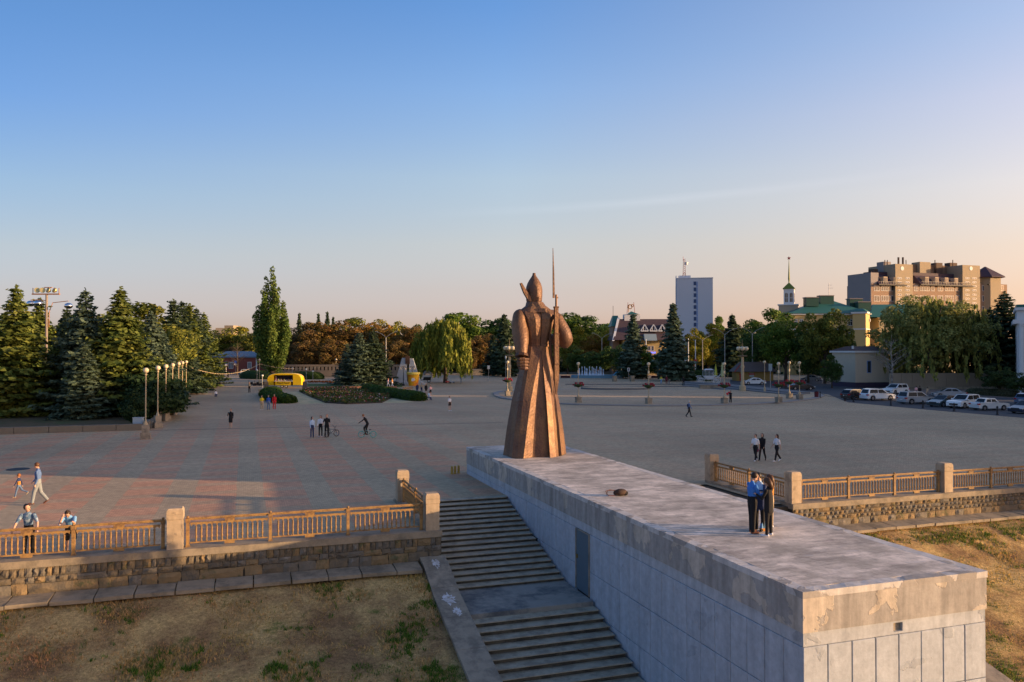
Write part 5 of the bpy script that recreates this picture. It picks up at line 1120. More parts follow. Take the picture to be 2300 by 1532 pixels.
# hedges: clipped, round-topped, curved in plan
def hedge(label, pts, wd, hg, colr, seed, group=None, n=9000):
    rng = np.random.default_rng(seed); c0 = pts[0]; P = np.array([[p.x - c0.x, p.y - c0.y] for p in pts]); seg = np.linalg.norm(np.diff(P, axis=0), axis=1); cum = np.concatenate([[0], np.cumsum(seg)])
    t = thing('hedge', label, 'hedge', (c0.x, c0.y, 0), 0, group)
    def at(s): return np.stack([np.interp(s, cum, P[:, 0]), np.interp(s, cum, P[:, 1])], -1)
    b = MB(); rings = []
    for k in range(25):
        s = cum[-1] * k / 24; p = at(s); q = at(min(s + .3, cum[-1])) - at(max(s - .3, 0)); q /= np.linalg.norm(q); nrm = np.array([-q[1], q[0]]); e = min(1.0, math.sqrt(max(0.02, 1 - (1 - min(s, cum[-1] - s) / (wd * .6)) ** 2)) if min(s, cum[-1] - s) < wd * .6 else 1.0)
        rings.append([(p[0] + nrm[0] * math.cos(a) * wd * .46 * e, p[1] + nrm[1] * math.cos(a) * wd * .46 * e, (max(0, math.sin(a)) ** .6) * hg * .94 * e) for a in [math.pi * j / 10 for j in range(11)]])
    b.loft(rings, cap=False, close=False); c = b.build('clipped_body', LEAF, t, smooth=True); c.color = (colr[0] * .6, colr[1] * .6, colr[2] * .6, 1)
    s = rng.uniform(0, cum[-1], n); a = rng.uniform(0, math.pi, n); p = at(s); q = at(np.minimum(s + .3, cum[-1])) - at(np.maximum(s - .3, 0)); q /= np.linalg.norm(q, axis=1, keepdims=True); nr = np.stack([-q[:, 1], q[:, 0]], 1)
    ed = np.minimum(s, cum[-1] - s); e = np.where(ed < wd * .6, np.sqrt(np.clip(1 - (1 - ed / (wd * .6)) ** 2, 0.02, 1)), 1)
    ca, sa = np.cos(a), np.sin(a) ** .6
    C = np.stack([p[:, 0] + nr[:, 0] * ca * wd * .5 * e, p[:, 1] + nr[:, 1] * ca * wd * .5 * e, sa * hg * e], 1) + rng.normal(0, .04, (n, 3)); Nn = np.stack([nr[:, 0] * ca, nr[:, 1] * ca, sa + .1], 1) + rng.normal(0, .45, (n, 3))
    V, F_ = quads(C, Nn, rng.uniform(.10, .26, n), 1.2); o = mesh_np('foliage', V, F_, LEAF, t); o.color = (*colr, 1); return t
HG = (0.06, 0.11, 0.018)
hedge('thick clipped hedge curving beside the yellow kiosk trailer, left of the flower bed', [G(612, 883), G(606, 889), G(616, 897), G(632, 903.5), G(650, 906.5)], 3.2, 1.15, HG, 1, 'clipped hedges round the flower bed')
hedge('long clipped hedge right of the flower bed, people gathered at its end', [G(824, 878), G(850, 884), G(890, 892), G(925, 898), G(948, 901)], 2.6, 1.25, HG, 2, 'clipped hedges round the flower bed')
hedge('low dark hedge behind the kiosk trailer, left part', [A(550, 205), A(600, 198), A(650, 200)], 6.0, 2.0, DGR, 3, 'dark hedges behind the kiosk', 5000)
hedge('low dark hedge behind the kiosk trailer, right part', [A(655, 202), A(700, 198), A(722, 196)], 5.0, 1.8, DGR, 4, 'dark hedges behind the kiosk', 4000)
hedge('straight low hedge with bushes behind the right parked cars', [A(2170, 128), A(2230, 124), A(2290, 120)], 1.6, 1.0, (0.10, 0.10, 0.05), 6, None, 3000)
hedge('dark low hedge behind the white carriage', [A(1535, 190), A(1570, 188), A(1600, 186)], 4, 2.4, DGR, 7, None, 3000)
# flower bed between the hedges
fb = [G(672, 880), G(700, 876), G(760, 874), G(838, 876), G(880, 894), G(858, 905), G(780, 908), G(730, 905), G(700, 893)]
c0 = fb[0]; fbp = np.array([[q.x, q.y] for q in fb])
def inside(x, y, P):
    r = False; j = len(P) - 1
    for i in range(len(P)):
        if (P[i][1] > y) != (P[j][1] > y) and x < (P[j][0] - P[i][0]) * (y - P[i][1]) / (P[j][1] - P[i][1]) + P[i][0]: r = not r
        j = i
    return r
MB().prism([(q.x, q.y) for q in fb][::-1], 0.006, 0.10).build('flower_bed_soil', mat('soil', (0.07, 0.05, 0.032), 0.95, 0.3, 2), kind='structure')
rng = np.random.default_rng(5); pts = []
while len(pts) < 9000:
    x, y = rng.uniform(fbp[:, 0].min(), fbp[:, 0].max()), rng.uniform(fbp[:, 1].min(), fbp[:, 1].max())
    if inside(x, y, fbp): pts.append((x, y))
pts = np.array(pts); hh = rng.uniform(.1, .55, len(pts)) * (0.7 + 0.5 * np.sin(pts[:, 0] * .6) * np.cos(pts[:, 1] * .4)) + .1
V, F_ = quads(np.stack([pts[:, 0], pts[:, 1], hh], 1), rng.normal(size=(len(pts), 3)) + [0, -.3, .5], rng.uniform(.12, .34, len(pts)), 1.3)
o = mesh_np('flower_bed_plants', V, F_, LEAF); o.color = (0.085, 0.11, 0.03, 1); o['kind'] = 'stuff'
for nm, colr, n in (('red', (0.35, 0.03, 0.05), 420), ('pink', (0.6, 0.25, 0.3), 380), ('white', (0.65, 0.6, 0.5), 260), ('rust', (0.30, 0.10, 0.04), 700)):
    k = rng.integers(0, len(pts), n); V, F_ = quads(np.stack([pts[k, 0] + .05, pts[k, 1], hh[k] + .10], 1), rng.normal(size=(n, 3)) * .4 + [0, -.6, .7], rng.uniform(.10, .22, n)); o = mesh_np('blossoms', V, F_, LEAF); o.color = (*colr, 1); o['kind'] = 'stuff'
pth = mat('paver_path', (0.55, 0.44, 0.25), 0.9, 0.2, 1.2, c2=(0.36, 0.34, 0.18), coords='World')
for pp in ([G(648, 880), G(672, 880), G(702, 893), G(732, 906), G(676, 908), G(664, 900)], [G(838, 877), G(850, 879), G(930, 903), G(905, 905), G(858, 905.5), G(880, 894)]):
    b = MB(); b.poly([(q.x, q.y, 0.008) for q in pp[::-1]]); b.build('garden_path', pth, kind='structure')
# undergrowth closing the park edges, far away
def undergrowth(pts, hgt, dep, colr, n, seed):
    rng = np.random.default_rng(seed); P = np.array([[p.x, p.y] for p in pts]); seg = np.linalg.norm(np.diff(P, axis=0), axis=1); cum = np.concatenate([[0], np.cumsum(seg)]); s_ = rng.uniform(0, cum[-1], n)
    x = np.interp(s_, cum, P[:, 0]) + rng.normal(0, dep, n); y = np.interp(s_, cum, P[:, 1]) + rng.normal(0, dep, n); env = hgt * (0.65 + 0.35 * np.sin(s_ * .31 + seed) * np.sin(s_ * .13))
    V, F_ = quads(np.stack([x, y, rng.random(n) ** .7 * env], 1), rng.normal(size=(n, 3)) + [0, -.6, .4], rng.uniform(.5, 1.1, n), 1.2); o = mesh_np('undergrowth', V, F_, LEAF); o.color = (*colr, 1); o['kind'] = 'stuff'
undergrowth([A(470, 292), A(600, 280), A(900, 262), A(1250, 262)], 5.5, 2.5, (0.05, 0.05, 0.02), 14000, 1)
undergrowth([A(1230, 268), A(1500, 275), A(1760, 250), A(1900, 215), A(2050, 190)], 5.0, 2.5, (0.035, 0.055, 0.02), 14000, 2)
undergrowth([A(-80, 150), A(200, 150), A(420, 190), A(440, 250)], 5.0, 2.5, (0.04, 0.055, 0.02), 9000, 3)
b = MB(); b.poly([(q.x, q.y, 0.010) for q in (A(-900, 600), A(-400, 262), A(1250, 240), A(2900, 240), A(3000, 1500), A(-900, 1500))]); b.build('park_ground', mat('park_ground', (0.06, 0.055, 0.03), 1, 0.4, 0.3, coords='World'), kind='structure')
# green verge by the kiosk, grass garden on the left
b = MB(); b.poly([(q.x, q.y, 0.008) for q in (G(690, 870), G(905, 870), G(900, 862), G(690, 862))]); b.build('verge', mat('verge_grass', (0.09, 0.13, 0.03), 1, 0.3, 1.5, coords='World'), kind='structure')
q0, q1 = G(334, 966), G(434, 866)
dvec = (q1 - q0).normalized()
b = MB(); far_ = q0 + dvec * 190
b.poly([(q0.x - 0.4, q0.y + 0.4, 0.16), (far_.x - 0.4, far_.y, 0.16), (far_.x - 120, far_.y, 0.16), (q0.x - 120, q0.y + 0.4 , 0.16)][::1])
b.build('garden_soil', mat('garden_soil', (0.085, 0.07, 0.04), 1, 0.4, 0.7, c2=(0.05, 0.07, 0.025), coords='World'), kind='structure')
GKERB = mat('garden_kerb', (0.17, 0.15, 0.118), 0.9, 0.25, 2.0, 0.3, 15, coords='World')
t = thing('garden_wall', 'low concrete kerb wall round the spruce garden on the left', 'low wall', (q0.x, q0.y, 0))
wl = (G(0, 966) - q0); n_ = 14; lw = 2.6
for k in range(n_): MB().box(-lw * (k + 1) + .02, -lw * k - .02, 0.0, 0.5, 0.0, 0.55).build('block', GKERB, t)
ang = math.atan2(dvec.y, dvec.x)
for k in range(24):
    o = MB().box(0.02 + 2.6 * k, 2.6 * (k + 1) - .02, 0.0, 0.45, 0.0, 0.42 if k % 5 else 0.75).build('block', GKERB, t); o.rotation_euler = (0, 0, ang)
# ================================================================== BUILDINGS
WHT = mat('white_paint', (0.66, 0.66, 0.64), 0.7, 0.08, 1.5, coords='World')
GLS = mat('window_glass', (0.03, 0.04, 0.055), 0.12, 0, spec=0.8)
YEL = mat('yellow_render', (0.52, 0.38, 0.16), 0.85, 0.08, 1.0, coords='World')
BEI = mat('beige_render', (0.42, 0.34, 0.24), 0.85, 0.10, 0.6, coords='World')
TGR = mat('teal_roof', (0.03, 0.13, 0.11), 0.5, 0.12, 0.6, coords='World')
BRK = mat('red_brick_wall', (0.22, 0.065, 0.05), 0.9, 0.15, 3.0, coords='World')
TAN = mat('tan_facade', (0.32, 0.26, 0.175), 0.85, 0.1, 0.5, coords='World')
ORB = mat('orange_brick', (0.265, 0.18, 0.125), 0.85, 0.12, 1.2, coords='World')
GRF = mat('grey_render', (0.27, 0.245, 0.235), 0.9, 0.08, 0.3, coords='World')
MAN = mat('mansard_roof', (0.055, 0.035, 0.05), 0.7, 0.15, 1.0, coords='World')
STL = mat('steel_light', (0.42, 0.42, 0.42), 0.45, 0.1, 3, metal=0.6)
BLK = mat('black_iron', (0.02, 0.02, 0.022), 0.6, 0.1)
class Facade:
    """vertical plane through p, turned rz; at(u, v) gives local (x, z) of that sight line on the plane"""
    def __init__(s, u, D, rz, z=0.0):
        s.p = A(u, D, z); s.rz = rz; s.n = Vector((math.sin(rz), -math.cos(rz), 0)); s.x = Vector((math.cos(rz), math.sin(rz), 0))
    def at(s, u, v, dy=0.0):
        d = ray(u, v); c = Vector((0, 0, H)); q = s.p - s.n * dy; t = (q - c).dot(s.n) / d.dot(s.n); w_ = c + d * t - s.p
        return w_.dot(s.x), w_.z
    def box(s, b, u0, u1, v0, v1, y0, y1, z0=None):
        x0, zt = s.at(u0, v0, y0); x1, _ = s.at(u1, v0, y0); _, zb = s.at((u0 + u1) / 2, v1, y0) if v1 is not None else (0, 0)
        b.box(min(x0, x1), max(x0, x1), y0, y1, z0 if z0 is not None else zb, zt); return x0, x1, zb, zt
    def window(s, t, u0, u1, v0, v1, cols=2, fr=None, y=0.0, tr=0, th=0.12):
        x0, z1 = s.at(u0, v0, y); x1, z0 = s.at(u1, v1, y); w_ = x1 - x0; f = min(0.14, w_ * 0.12)
        b = MB(); b.box(x0, x1, y - 0.06, y - 0.005, z0, z0 + f); b.box(x0, x1, y - 0.06, y - 0.005, z1 - f, z1)
        for k in range(cols + 1):
            xx = x0 + (w_ - f) * k / cols; b.box(xx, xx + f, y - 0.058, y - 0.006, z0 + f, z1 - f)
        if tr: b.box(x0 + f, x1 - f, y - 0.05, y - 0.007, lerp(z0, z1, tr), lerp(z0, z1, tr) + f * .8)
        o = b.build('window', fr or WHT, t); MB().box(x0 + .02, x1 - .02, y - 0.03, y - 0.008, z0 + .02, z1 - .02).build('pane', GLS, o); return o
# --- white tower block
fc = Facade(1520, 400, -YAW - R(11)); t = thing('tower_block', 'white high-rise with a blue stair-window strip and red-white mast on top', 'tower block', fc.p, fc.rz)
x1, zt = fc.at(1601, 625); _, z2 = fc.at(1520, 622)
MB().box(0, x1, 0, 11, 0, zt).build('wall', mat('cool_white', (0.50, 0.55, 0.62), 0.8, 0.06, 0.1, coords='World'), t)
b = MB(); b.box(-.15, x1 + .15, -.15, 11.1, zt, zt + .45); b.box(-.4, 0, 2, 10, 0, z2 + .8); b.box(1, 7, 3, 10, zt + .45, z2 + .9); b.build('roof_edge', mat('cool_white', 0), t)
MB().box(-.46, -.4, 4, 8, 6, zt - 3).build('window', mat('blue_glass', (0.03, 0.07, 0.17), 0.3, 0.2, 0.8), t)
xa, _ = fc.at(1558, 640); xb, _ = fc.at(1566, 640)
for k in range(12):
    z = zt - 3.4 - k * 2.95
    if z < 6: break
    o = MB().box(xa, xa + (xb - xa) * .72, -.1, -.02, z, z + 1.9).build('window', mat('blue_glass', 0), t)
    MB().box(xa + (xb - xa) * .76, xb + .3, -.12, -.01, z - .9, z + 1.9).build('blue_panel', mat('pale_blue', (0.20, 0.30, 0.52), 0.5, 0.1), t)
b = MB(); mx, mz0 = fc.at(1537.5, 622); _, mz1 = fc.at(1537, 578); RW = mat('mast_red', (0.45, 0.06, 0.03), 0.6, 0.1)
for dx in (-.7, .7):
    for dy in (6.3, 7.7): b.tube((mx + dx * 1.0, dy, mz0), (mx + dx * .55, 7 + (dy - 7) * .5, mz1), .11, .08, 4)
for k in range(9): z = lerp(mz0, mz1, k / 9); zz = lerp(mz0, mz1, (k + 1) / 9); b.tube((mx - .6, 6.4, z), (mx + .6, 6.4, zz), .07, n=3); b.tube((mx + .6, 6.4, z), (mx - .6, 6.4, zz), .07, n=3)
b.tube((mx - 1.6, 7, mz0 - .2), (mx, 7, mz0 + 3), .12, n=4); b.tube((mx + 1.6, 7, mz0 - .2), (mx, 7, mz0 + 3), .12, n=4)
mst = b.build('antenna_mast', RW, t); MB().lathe([(.9, 0), (.9, 1.3)], 10, (mx + 1.0, 7, mz1 - 3)).build('dish', WHT, mst); MB().tube((mx - .5, 7, mz1 - 1), (mx - .5, 7, mz1 + 1.2), .09).build('whip', RW, mst)
# --- brown apartment block with mansards
fc = Facade(1957, 330, 0.0); t = thing('apartment_block', 'large brown and orange apartment block with balconies, stair towers and mansard roofs', 'apartment block', fc.p, fc.rz)
LD = 13.4
def seg(u0, u1, v0, y0, y1, m, nm='wall', v1=None, z0=0.0, par=None):
    b = MB(); fc.box(b, u0, u1, v0, v1, y0, y1, z0 if v1 is None else None); return b.build(nm, m, par or t)
b = MB(); _, zl = fc.at(1957, 612); b.box(-.02, 4, .02, LD, 0, zl); b.build('end_wall', GRF, t)
seg(1957, 2013, 637, 0.0, 14, ORB); seg(2011, 2050, 592.6, -1.2, 14, TAN, 'stair_tower'); seg(2050, 2163, 637, 0.0, 14, ORB); seg(2162, 2201, 595, -1.2, 14, TAN, 'stair_tower'); seg(2201, 2262, 637, 0, 14, ORB)
seg(2050, 2162, 593.5, 7.0, 16, mat('brown_top', (0.20, 0.13, 0.085), 0.85, 0.1, 1), 'top_storey'); seg(2066, 2090, 588, 5.5, 10, TAN, 'top_storey'); seg(1985, 2001, 587.5, 5, 9, GRF, 'top_storey')
for u0, u1, vt, vb in ((1957, 2012, 617, 637), (2050, 2162, 619, 637), (2201, 2212, 619, 637)):
    x0, z1 = fc.at(u0, vt, 3.5); x1, _ = fc.at(u1, vt, 3.5); xa, z0 = fc.at(u0, vb, -1.2); b = MB()
    b.loft([[(x0 - .5, -1.3, z0), (x1, -1.3, z0), (x1, 6, z0), (x0 - .5, 6, z0)], [(x0 + .5, 3.2, z1), (x1, 3.2, z1), (x1, 6, z1), (x0 + .5, 6, z1)]]); b.box(x0, x1, 3.3, 8, z1, z1 + 1.3); b.build('mansard_roof', MAN, t)
    b = MB(); b.box(x0 - 1.2, x1 + .6, -2.1, -1.15, z0 - .55, z0 - .1); b.build('balcony_slab', BLK, t)
    for k in range(int((x1 - x0) / 5.2)):
        xx = x0 + 2.2 + k * 5.4; b = MB(); b.box(xx, xx + 2.0, -1.0, 2.2, z0 + .1, z0 + 3.1); d_ = b.build('dormer', BEI, t); MB().box(xx + .3, xx + 1.7, -1.06, -1.005, z0 + .3, z0 + 2.7).build('pane', GLS, d_)
    b = MB()
    for k in range(int((x1 - x0) / 0.9)): b.box(x0 + k * .9, x0 + k * .9 + .12, -2.1, -2.0, z0 - .1, z0 + .95)
    b.box(x0 - 1, x1 + .4, -2.12, -1.98, z0 + .95, z0 + 1.05); b.build('balcony_rail', mat('rail_grey', (0.3, 0.28, 0.25), 0.6, 0), t)
for v0, v1 in ((641, 654), (664, 677), (688, 701)):
    for u0, u1, c in ((1963, 1976, 2), (1979, 2000, 4), (2001, 2008, 1), (2053, 2062, 2), (2066, 2088, 4), (2091, 2099, 1), (2106, 2118, 2), (2122, 2142, 4), (2146, 2156, 2), (2206, 2214, 2), (2218, 2236, 4), (2244, 2254, 2)):
        fc.window(t, u0, u1, v0, v1, c, y=-.02)
for v0 in (623, 632, 641, 650, 660, 669, 679):
    for u0 in (2016, 2034, 2168, 2184): fc.window(t, u0, u0 + 9, v0, v0 + 4, 2, y=-1.22)
for u in (2026.5, 2181):
    x, z = fc.at(u, 603, -1.25); b = MB(); n = 16
    b.loft([[(x + r * math.cos(6.283 * k / n), y, z + r * math.sin(6.283 * k / n)) for k in range(n)][::-1] for r, y in ((.9, -1.21), (.9, -1.3), (.62, -1.32))]); b.build('round_window', WHT, t)
for u in (1987.5, 1993, 2018, 2028, 2035, 2100, 2140):
    x, z = fc.at(u, 590, 5); _, z2 = fc.at(u, 578 if u in (2018, 2028) else 584, 5); MB().tube((x, 5, z - 3.2), (x, 5, z2), .45 if u in (2018, 2028) else .2, n=6).build('chimney', mat('chimney_dark', (0.09, 0.06, 0.045), 0.8, 0), t)
for u0, u1 in ((1962, 1972), (2103, 2117), (2134, 2150)): seg(u0, u1, 604 if u0 < 2000 else 590, 6, 9, mat('chimney_dark', 0), 'chimney', None, 28)
x0, z0 = fc.at(2208, 622, -2); x1, z1 = fc.at(2262, 608, -2); xm = (x0 + x1) / 2; r = (x1 - x0) / 2
b = MB(); b.lathe([(r * .86, 0), (r * .86, z0)], 6, (xm, 3, 0)); b.build('turret', TAN, t); MB().lathe([(r * 1.12, z0), (r * 1.08, z0 + .5), (.3, z1 + 2.0)], 6, (xm, 3, 0)).build('turret_roof', MAN, t)
x, z = fc.at(2243, 645, -3); MB().box(x - 1, x + 1, -1.3, -1.2, z, z + 4).build('window', WHT, t)
# --- yellow building with teal roofs
fc = Facade(1790, 232, -YAW); t = thing('yellow_house', 'long yellow building with hipped teal roofs and green roof boxes', 'building', fc.p, fc.rz)
def fb_(u0, u1, v0, y0, y1, m, nm, v1=None, z0=0.0):
    b = MB(); r = fc.box(b, u0, u1, v0, v1, y0, y1, z0 if v1 is None else None); b.build(nm, m, t); return r
fb_(1776, 1946, 707, 0, 14, YEL, 'wall'); fb_(1974, 2150, 714, 4, 16, mat('pale_yellow', (0.50, 0.42, 0.24), 0.85, 0.1, 0.5), 'wall')
for u0, u1, v, y in ((1772, 1952, 704, -.5), (1772, 1952, 738, -.15), (1972, 2152, 711, 3.5)):
    b = MB(); fc.box(b, u0, u1, v, v + 3.2, y, y + .5); b.build('cornice', WHT, t)
def hip(u0, u1, ve, ur0, ur1, vr, y0, y1, m=TGR, nm='roof'):
    xa, ze = fc.at(u0, ve, y0); xb, _ = fc.at(u1, ve, y0); ym = (y0 + y1) / 2; xc, zr = fc.at(ur0, vr, ym); xd, _ = fc.at(ur1, vr, ym); b = MB()
    A_, B_, C_, D_ = (xa, y0, ze), (xb, y0, ze), (xb, y1, ze), (xa, y1, ze); R0, R1 = (xc, ym, zr), (xd, ym, zr)
    b.poly([A_, B_, R1, R0]); b.poly([B_, C_, R1]); b.poly([C_, D_, R0, R1]); b.poly([D_, A_, R0]); b.poly([D_, C_, B_, A_]); return b.build(nm, m, t)
hip(1770, 1962, 704, 1845, 1872, 676, -.8, 15); hip(1955, 2160, 712, 1960, 2100, 684, 3, 17)
for u0, u1, v0, v1, y in ((1811, 1839, 669, 688, 3), (1843, 1873, 665, 686, 5), (1909, 1938, 672, 690, 6), (1928, 1957, 679, 697, 3)):
    b = MB(); fc.box(b, u0, u1, v0, v1, y, y + 2.5); bx_ = b.build('roof_box', mat('dark_green', (0.02, 0.075, 0.055), 0.5, 0.1, 1), t); b = MB(); fc.box(b, u0 - 1, u1 + 1, v0 - 2, v0, y - .2, y + 2.7); b.build('cap', mat('cap_grey', (0.25, 0.22, 0.2), 0.8, 0), bx_)
for u0, u1 in ((1784, 1792), (1796, 1804), (1904, 1915), (1918, 1929)): fc.window(t, u0, u1, 717, 732, 2, tr=.65); fc.window(t, u0, u1, 744, 757, 2, tr=.65)
for u0 in (1988, 2012): fc.window(t, u0, u0 + 7, 722, 737, 2, y=4)
x, z = fc.at(1862, 660, 6); b = MB(); b.tube((x, 6, z - 1), (x, 6, z + 3.2), .07); b.tube((x - .2, 6, z + 2.6), (x + .9, 6, z + 2.6), .04); b.tube((x - .2, 6, z + 1.7), (x + 1.2, 6, z + 1.7), .04); b.build('aerial', STL, t)
f2 = Facade(1945, 228, -YAW - R(32)); w_ = thing('yellow_wing', 'bright sunlit yellow wing projecting from the long yellow building', 'building', f2.p, f2.rz)
_, zt = f2.at(1945, 704); MB().box(-3.5, 0, -0.0, 7.6, 0, zt).build('wall', YEL, w_); MB().box(-3.9, .45, -.4, 8, zt, zt + .5).build('cornice', WHT, w_); MB().box(-3.65, .12, -.12, 7.7, zt - 4.6, zt - 4.3).build('string_course', WHT, w_)
MB().loft([[(-4, -.5, zt + .5), (.5, -.5, zt + .5), (.5, 8.1, zt + .5), (-4, 8.1, zt + .5)], [(-3, 1.5, zt + 1.5), (-1, 1.5, zt + 1.5), (-1, 7, zt + 1.5), (-3, 7, zt + 1.5)]]).build('roof', TGR, w_)
MB().box(0.01, .3, 6.1, 6.8, zt - 2.2, zt - 1.3).build('air_conditioner', WHT, w_)
# --- clock-less tower with spire and star
f3 = Facade(1784, 240, -YAW - R(22)); t = thing('spire_tower', 'small white tower with green pyramid roof, tall spire and red star', 'tower', f3.p, f3.rz)
xa, zt = f3.at(1760, 649); _, zb = f3.at(1770, 686); W_ = -xa
MB().box(-W_, 0, 0, W_, 0, zt).build('wall', WHT, t)
MB().box(-W_ - 1.4, 1.0, -.9, W_ + 2, 0, zb).build('base_storey', BEI, t); MB().box(-W_ - 1.7, 1.3, -1.2, W_ + 2.2, zb, zb + .35).build('cornice', WHT, t)
GLD = mat('green_gold_roof', (0.13, 0.17, 0.025), 0.5, 0.12, 1.0)
c_ = -W_ / 2; r = W_ * .5 * 1.414 * 1.16; _, zp = f3.at(1775, 634.5)
def pyr(b, r0, z0, r1, z1, n=4): return b.loft([[(c_ + rr * math.cos(math.pi / 4 + 2 * math.pi * k / n), W_ / 2 + rr * math.sin(math.pi / 4 + 2 * math.pi * k / n), z) for k in range(n)] for rr, z in ((r0, z0), (r1, z1))])
b = MB(); pyr(b, r, zt, r * 1.0, zt + .18); pyr(b, r, zt + .18, .25, zp); b.build('roof', GLD, t)
_, zs = f3.at(1775, 582); b = MB(); pyr(b, .12, zp - .3, .30, zp + 1.3, 6); pyr(b, .30, zp + 1.3, .06, zs, 6); b.build('spire', GLD, t)
b = MB(); pts = []
for k in range(10): a = math.pi / 2 + k * math.pi / 5; q = .62 if k % 2 == 0 else .26; pts.append((c_ + q * math.cos(a), zs + .45 + q * math.sin(a)))
b.loft([[(x, W_ / 2 - .08, z) for x, z in pts], [(x, W_ / 2 + .08, z) for x, z in pts]]); b.build('star', mat('red_enamel', (0.5, 0.02, 0.015), 0.4, 0), t)
for side in range(2):
    for k in range(2):
        s0 = -W_ + W_ * (0.14 + .46 * k) if side == 0 else W_ * (0.14 + .46 * k); wd = W_ * .26; za, zb2 = zb + 1.0, zt - 1.6; arch = [(s0, za), (s0 + wd, za), (s0 + wd, zb2)] + [(s0 + wd / 2 + wd / 2 * math.cos(a), zb2 + wd / 2 * math.sin(a)) for a in (.6, 1.2, 1.9, 2.5)] + [(s0, zb2)]
        b = MB()
        if side == 0: b.loft([[(x, -.03, z) for x, z in arch][::-1], [(x, -.02, z) for x, z in arch][::-1]])
        else: b.loft([[(.02, x, z) for x, z in arch], [(.03, x, z) for x, z in arch]])
        o = b.build('window', mat('amber_glass', (0.14, 0.08, 0.03), 0.25, 0.2, 2), t); b = MB()
        if side == 0: b.box(s0 + wd * .44, s0 + wd * .56, -.07, -.031, za, zb2 + .4); b.box(s0, s0 + wd, -.07, -.031, (za + zb2) / 2, (za + zb2) / 2 + .12)
        else: b.box(.031, .07, s0 + wd * .44, s0 + wd * .56, za, zb2 + .4); b.box(.031, .07, s0, s0 + wd, (za + zb2) / 2, (za + zb2) / 2 + .12)
        b.build('frame', WHT, o)
# --- building with triangular dormers, cupola and neon sign
fc = Facade(1393, 232, -YAW); t = thing('dormered_building', 'building with steep purple roof, white triangular dormers and a ring-shaped roof sign', 'building', fc.p, fc.rz)
x1, _ = fc.at(1530, 760); _, ze = fc.at(1400, 756); xr, zr = fc.at(1395, 717, 6)
MB().box(1, x1, .5, 14, 0, ze).build('wall', YEL, t)
b = MB(); b.loft([[(-2.2, -1.2, ze - 1), (x1, -1.2, ze - 1), (x1, 14, ze - 1), (-2.2, 14, ze - 1)], [(.2, 5, zr), (x1, 5, zr), (x1, 8, zr), (.2, 8, zr)]]); b.build('roof', mat('purple_roof', (0.075, 0.05, 0.055), 0.7, 0.12, 1), t)
b = MB(); b.loft([[(-2.5, -1.4, ze - 1.3), (-1.9, -1.4, ze - 1.3), (-1.9, -1.0, ze - 1.3), (-2.5, -1.0, ze - 1.3)], [(-.1, 5, zr + .4), (.6, 5, zr + .4), (.6, 5.3, zr + .4), (-.1, 5.3, zr + .4)]]); b.build('gable_edge', WHT, t)
for u in (1447.5, 1467.5, 1487):
    xc, za = fc.at(u, 729, 0.6); xl, zb = fc.at(u - 8.5, 743.5, 0.6); wd = xc - xl
    b = MB(); b.loft([[(xc - wd, .4, zb), (xc + wd, .4, zb), (xc, .4, za)], [(xc - wd, 4.5, zb), (xc + wd, 4.5, zb), (xc, 4.5, za)]]); d_ = b.build('dormer', MAN, t)
    b = MB()
    for p, q in (((xc - wd, zb), (xc, za)), ((xc + wd, zb), (xc, za)), ((xc - wd, zb), (xc + wd, zb)), ((xc - wd * .3, zb), (xc - wd * .3, zb + (za - zb) * .6)), ((xc + wd * .3, zb), (xc + wd * .3, zb + (za - zb) * .6))): b.tube((p[0], .3, p[1]), (q[0], .3, q[1]), .22 if p[1] == zb and q[1] == za or p[1] == q[1] else .1, n=4)
    b.build('frame', WHT, d_)
b = MB(); xa, za = fc.at(1447, 750, -1.5); xb, zb = fc.at(1476, 765, -2.5); b.loft([[(xa, -2.6, zb), (xb, -2.6, zb), (xb, .4, zb), (xa, .4, zb)], [(xa, -1.0, za), (xb, -1.0, za), (xb, .4, za), (xa, .4, za)]]); b.build('awning', mat('awning_grey', (0.24, 0.31, 0.33), 0.7, 0.08), t)
fc.window(t, 1463, 1469, 777, 788, 1, y=.5); fc.window(t, 1455, 1461, 777, 788, 1, y=.5)
b = MB(); xa, za = fc.at(1402, 706, 5); xb, zb = fc.at(1437, 717, 5); xc, zc = fc.at(1418, 699.5, 6); b.box(xa, xb, 4.5, 8, zb - 2, za); b.build('cupola', WHT, t)
b = MB(); b.loft([[(xa + 1, 4.2, za), (xb - .4, 4.2, za), (xb - .4, 8.3, za), (xa + 1, 8.3, za)], [(xc - .1, 6, zc), (xc + .1, 6, zc), (xc + .1, 6.2, zc), (xc - .1, 6.2, zc)]]); b.build('cupola_roof', TGR, t)
b = MB(); xs, z0 = fc.at(1417, 701, 6); _, z1 = fc.at(1417, 683, 6)
for s_ in (-1, 1): b.tube((xs + s_ * 1.2, 6, z0 - .5), (xs + s_ * .85, 6, z1 + .5), .08, n=4)
sg = b.build('sign_frame', mat('mast_red', 0), t); b = MB(); wheel(b, (xs - .25, 6, (z0 + z1) / 2 + .4), .62, .13, Vector((0, 1, 0)), 14); wheel(b, (xs + .45, 6, (z0 + z1) / 2 + .75), .38, .10, Vector((0, 1, 0)), 12); b.tube((xs - .8, 6, z0 - .1), (xs - .5, 6, z1 - .1), .11); b.build('ring', mat('sign_gold', (0.35, 0.17, 0.05), 0.5, 0.2, 3), sg)
b = MB(); xa, za = fc.at(1447, 795, -.5)
for k in range(8): b.box(xa + k * .42, xa + k * .42 + .3, -.55, -.5, za + .2, za + random.uniform(.45, .72))
b.build('neon_sign', mat('neon_blue', (0.10, 0.14, 1.0), 0.5, 0, emit=1.2), t)
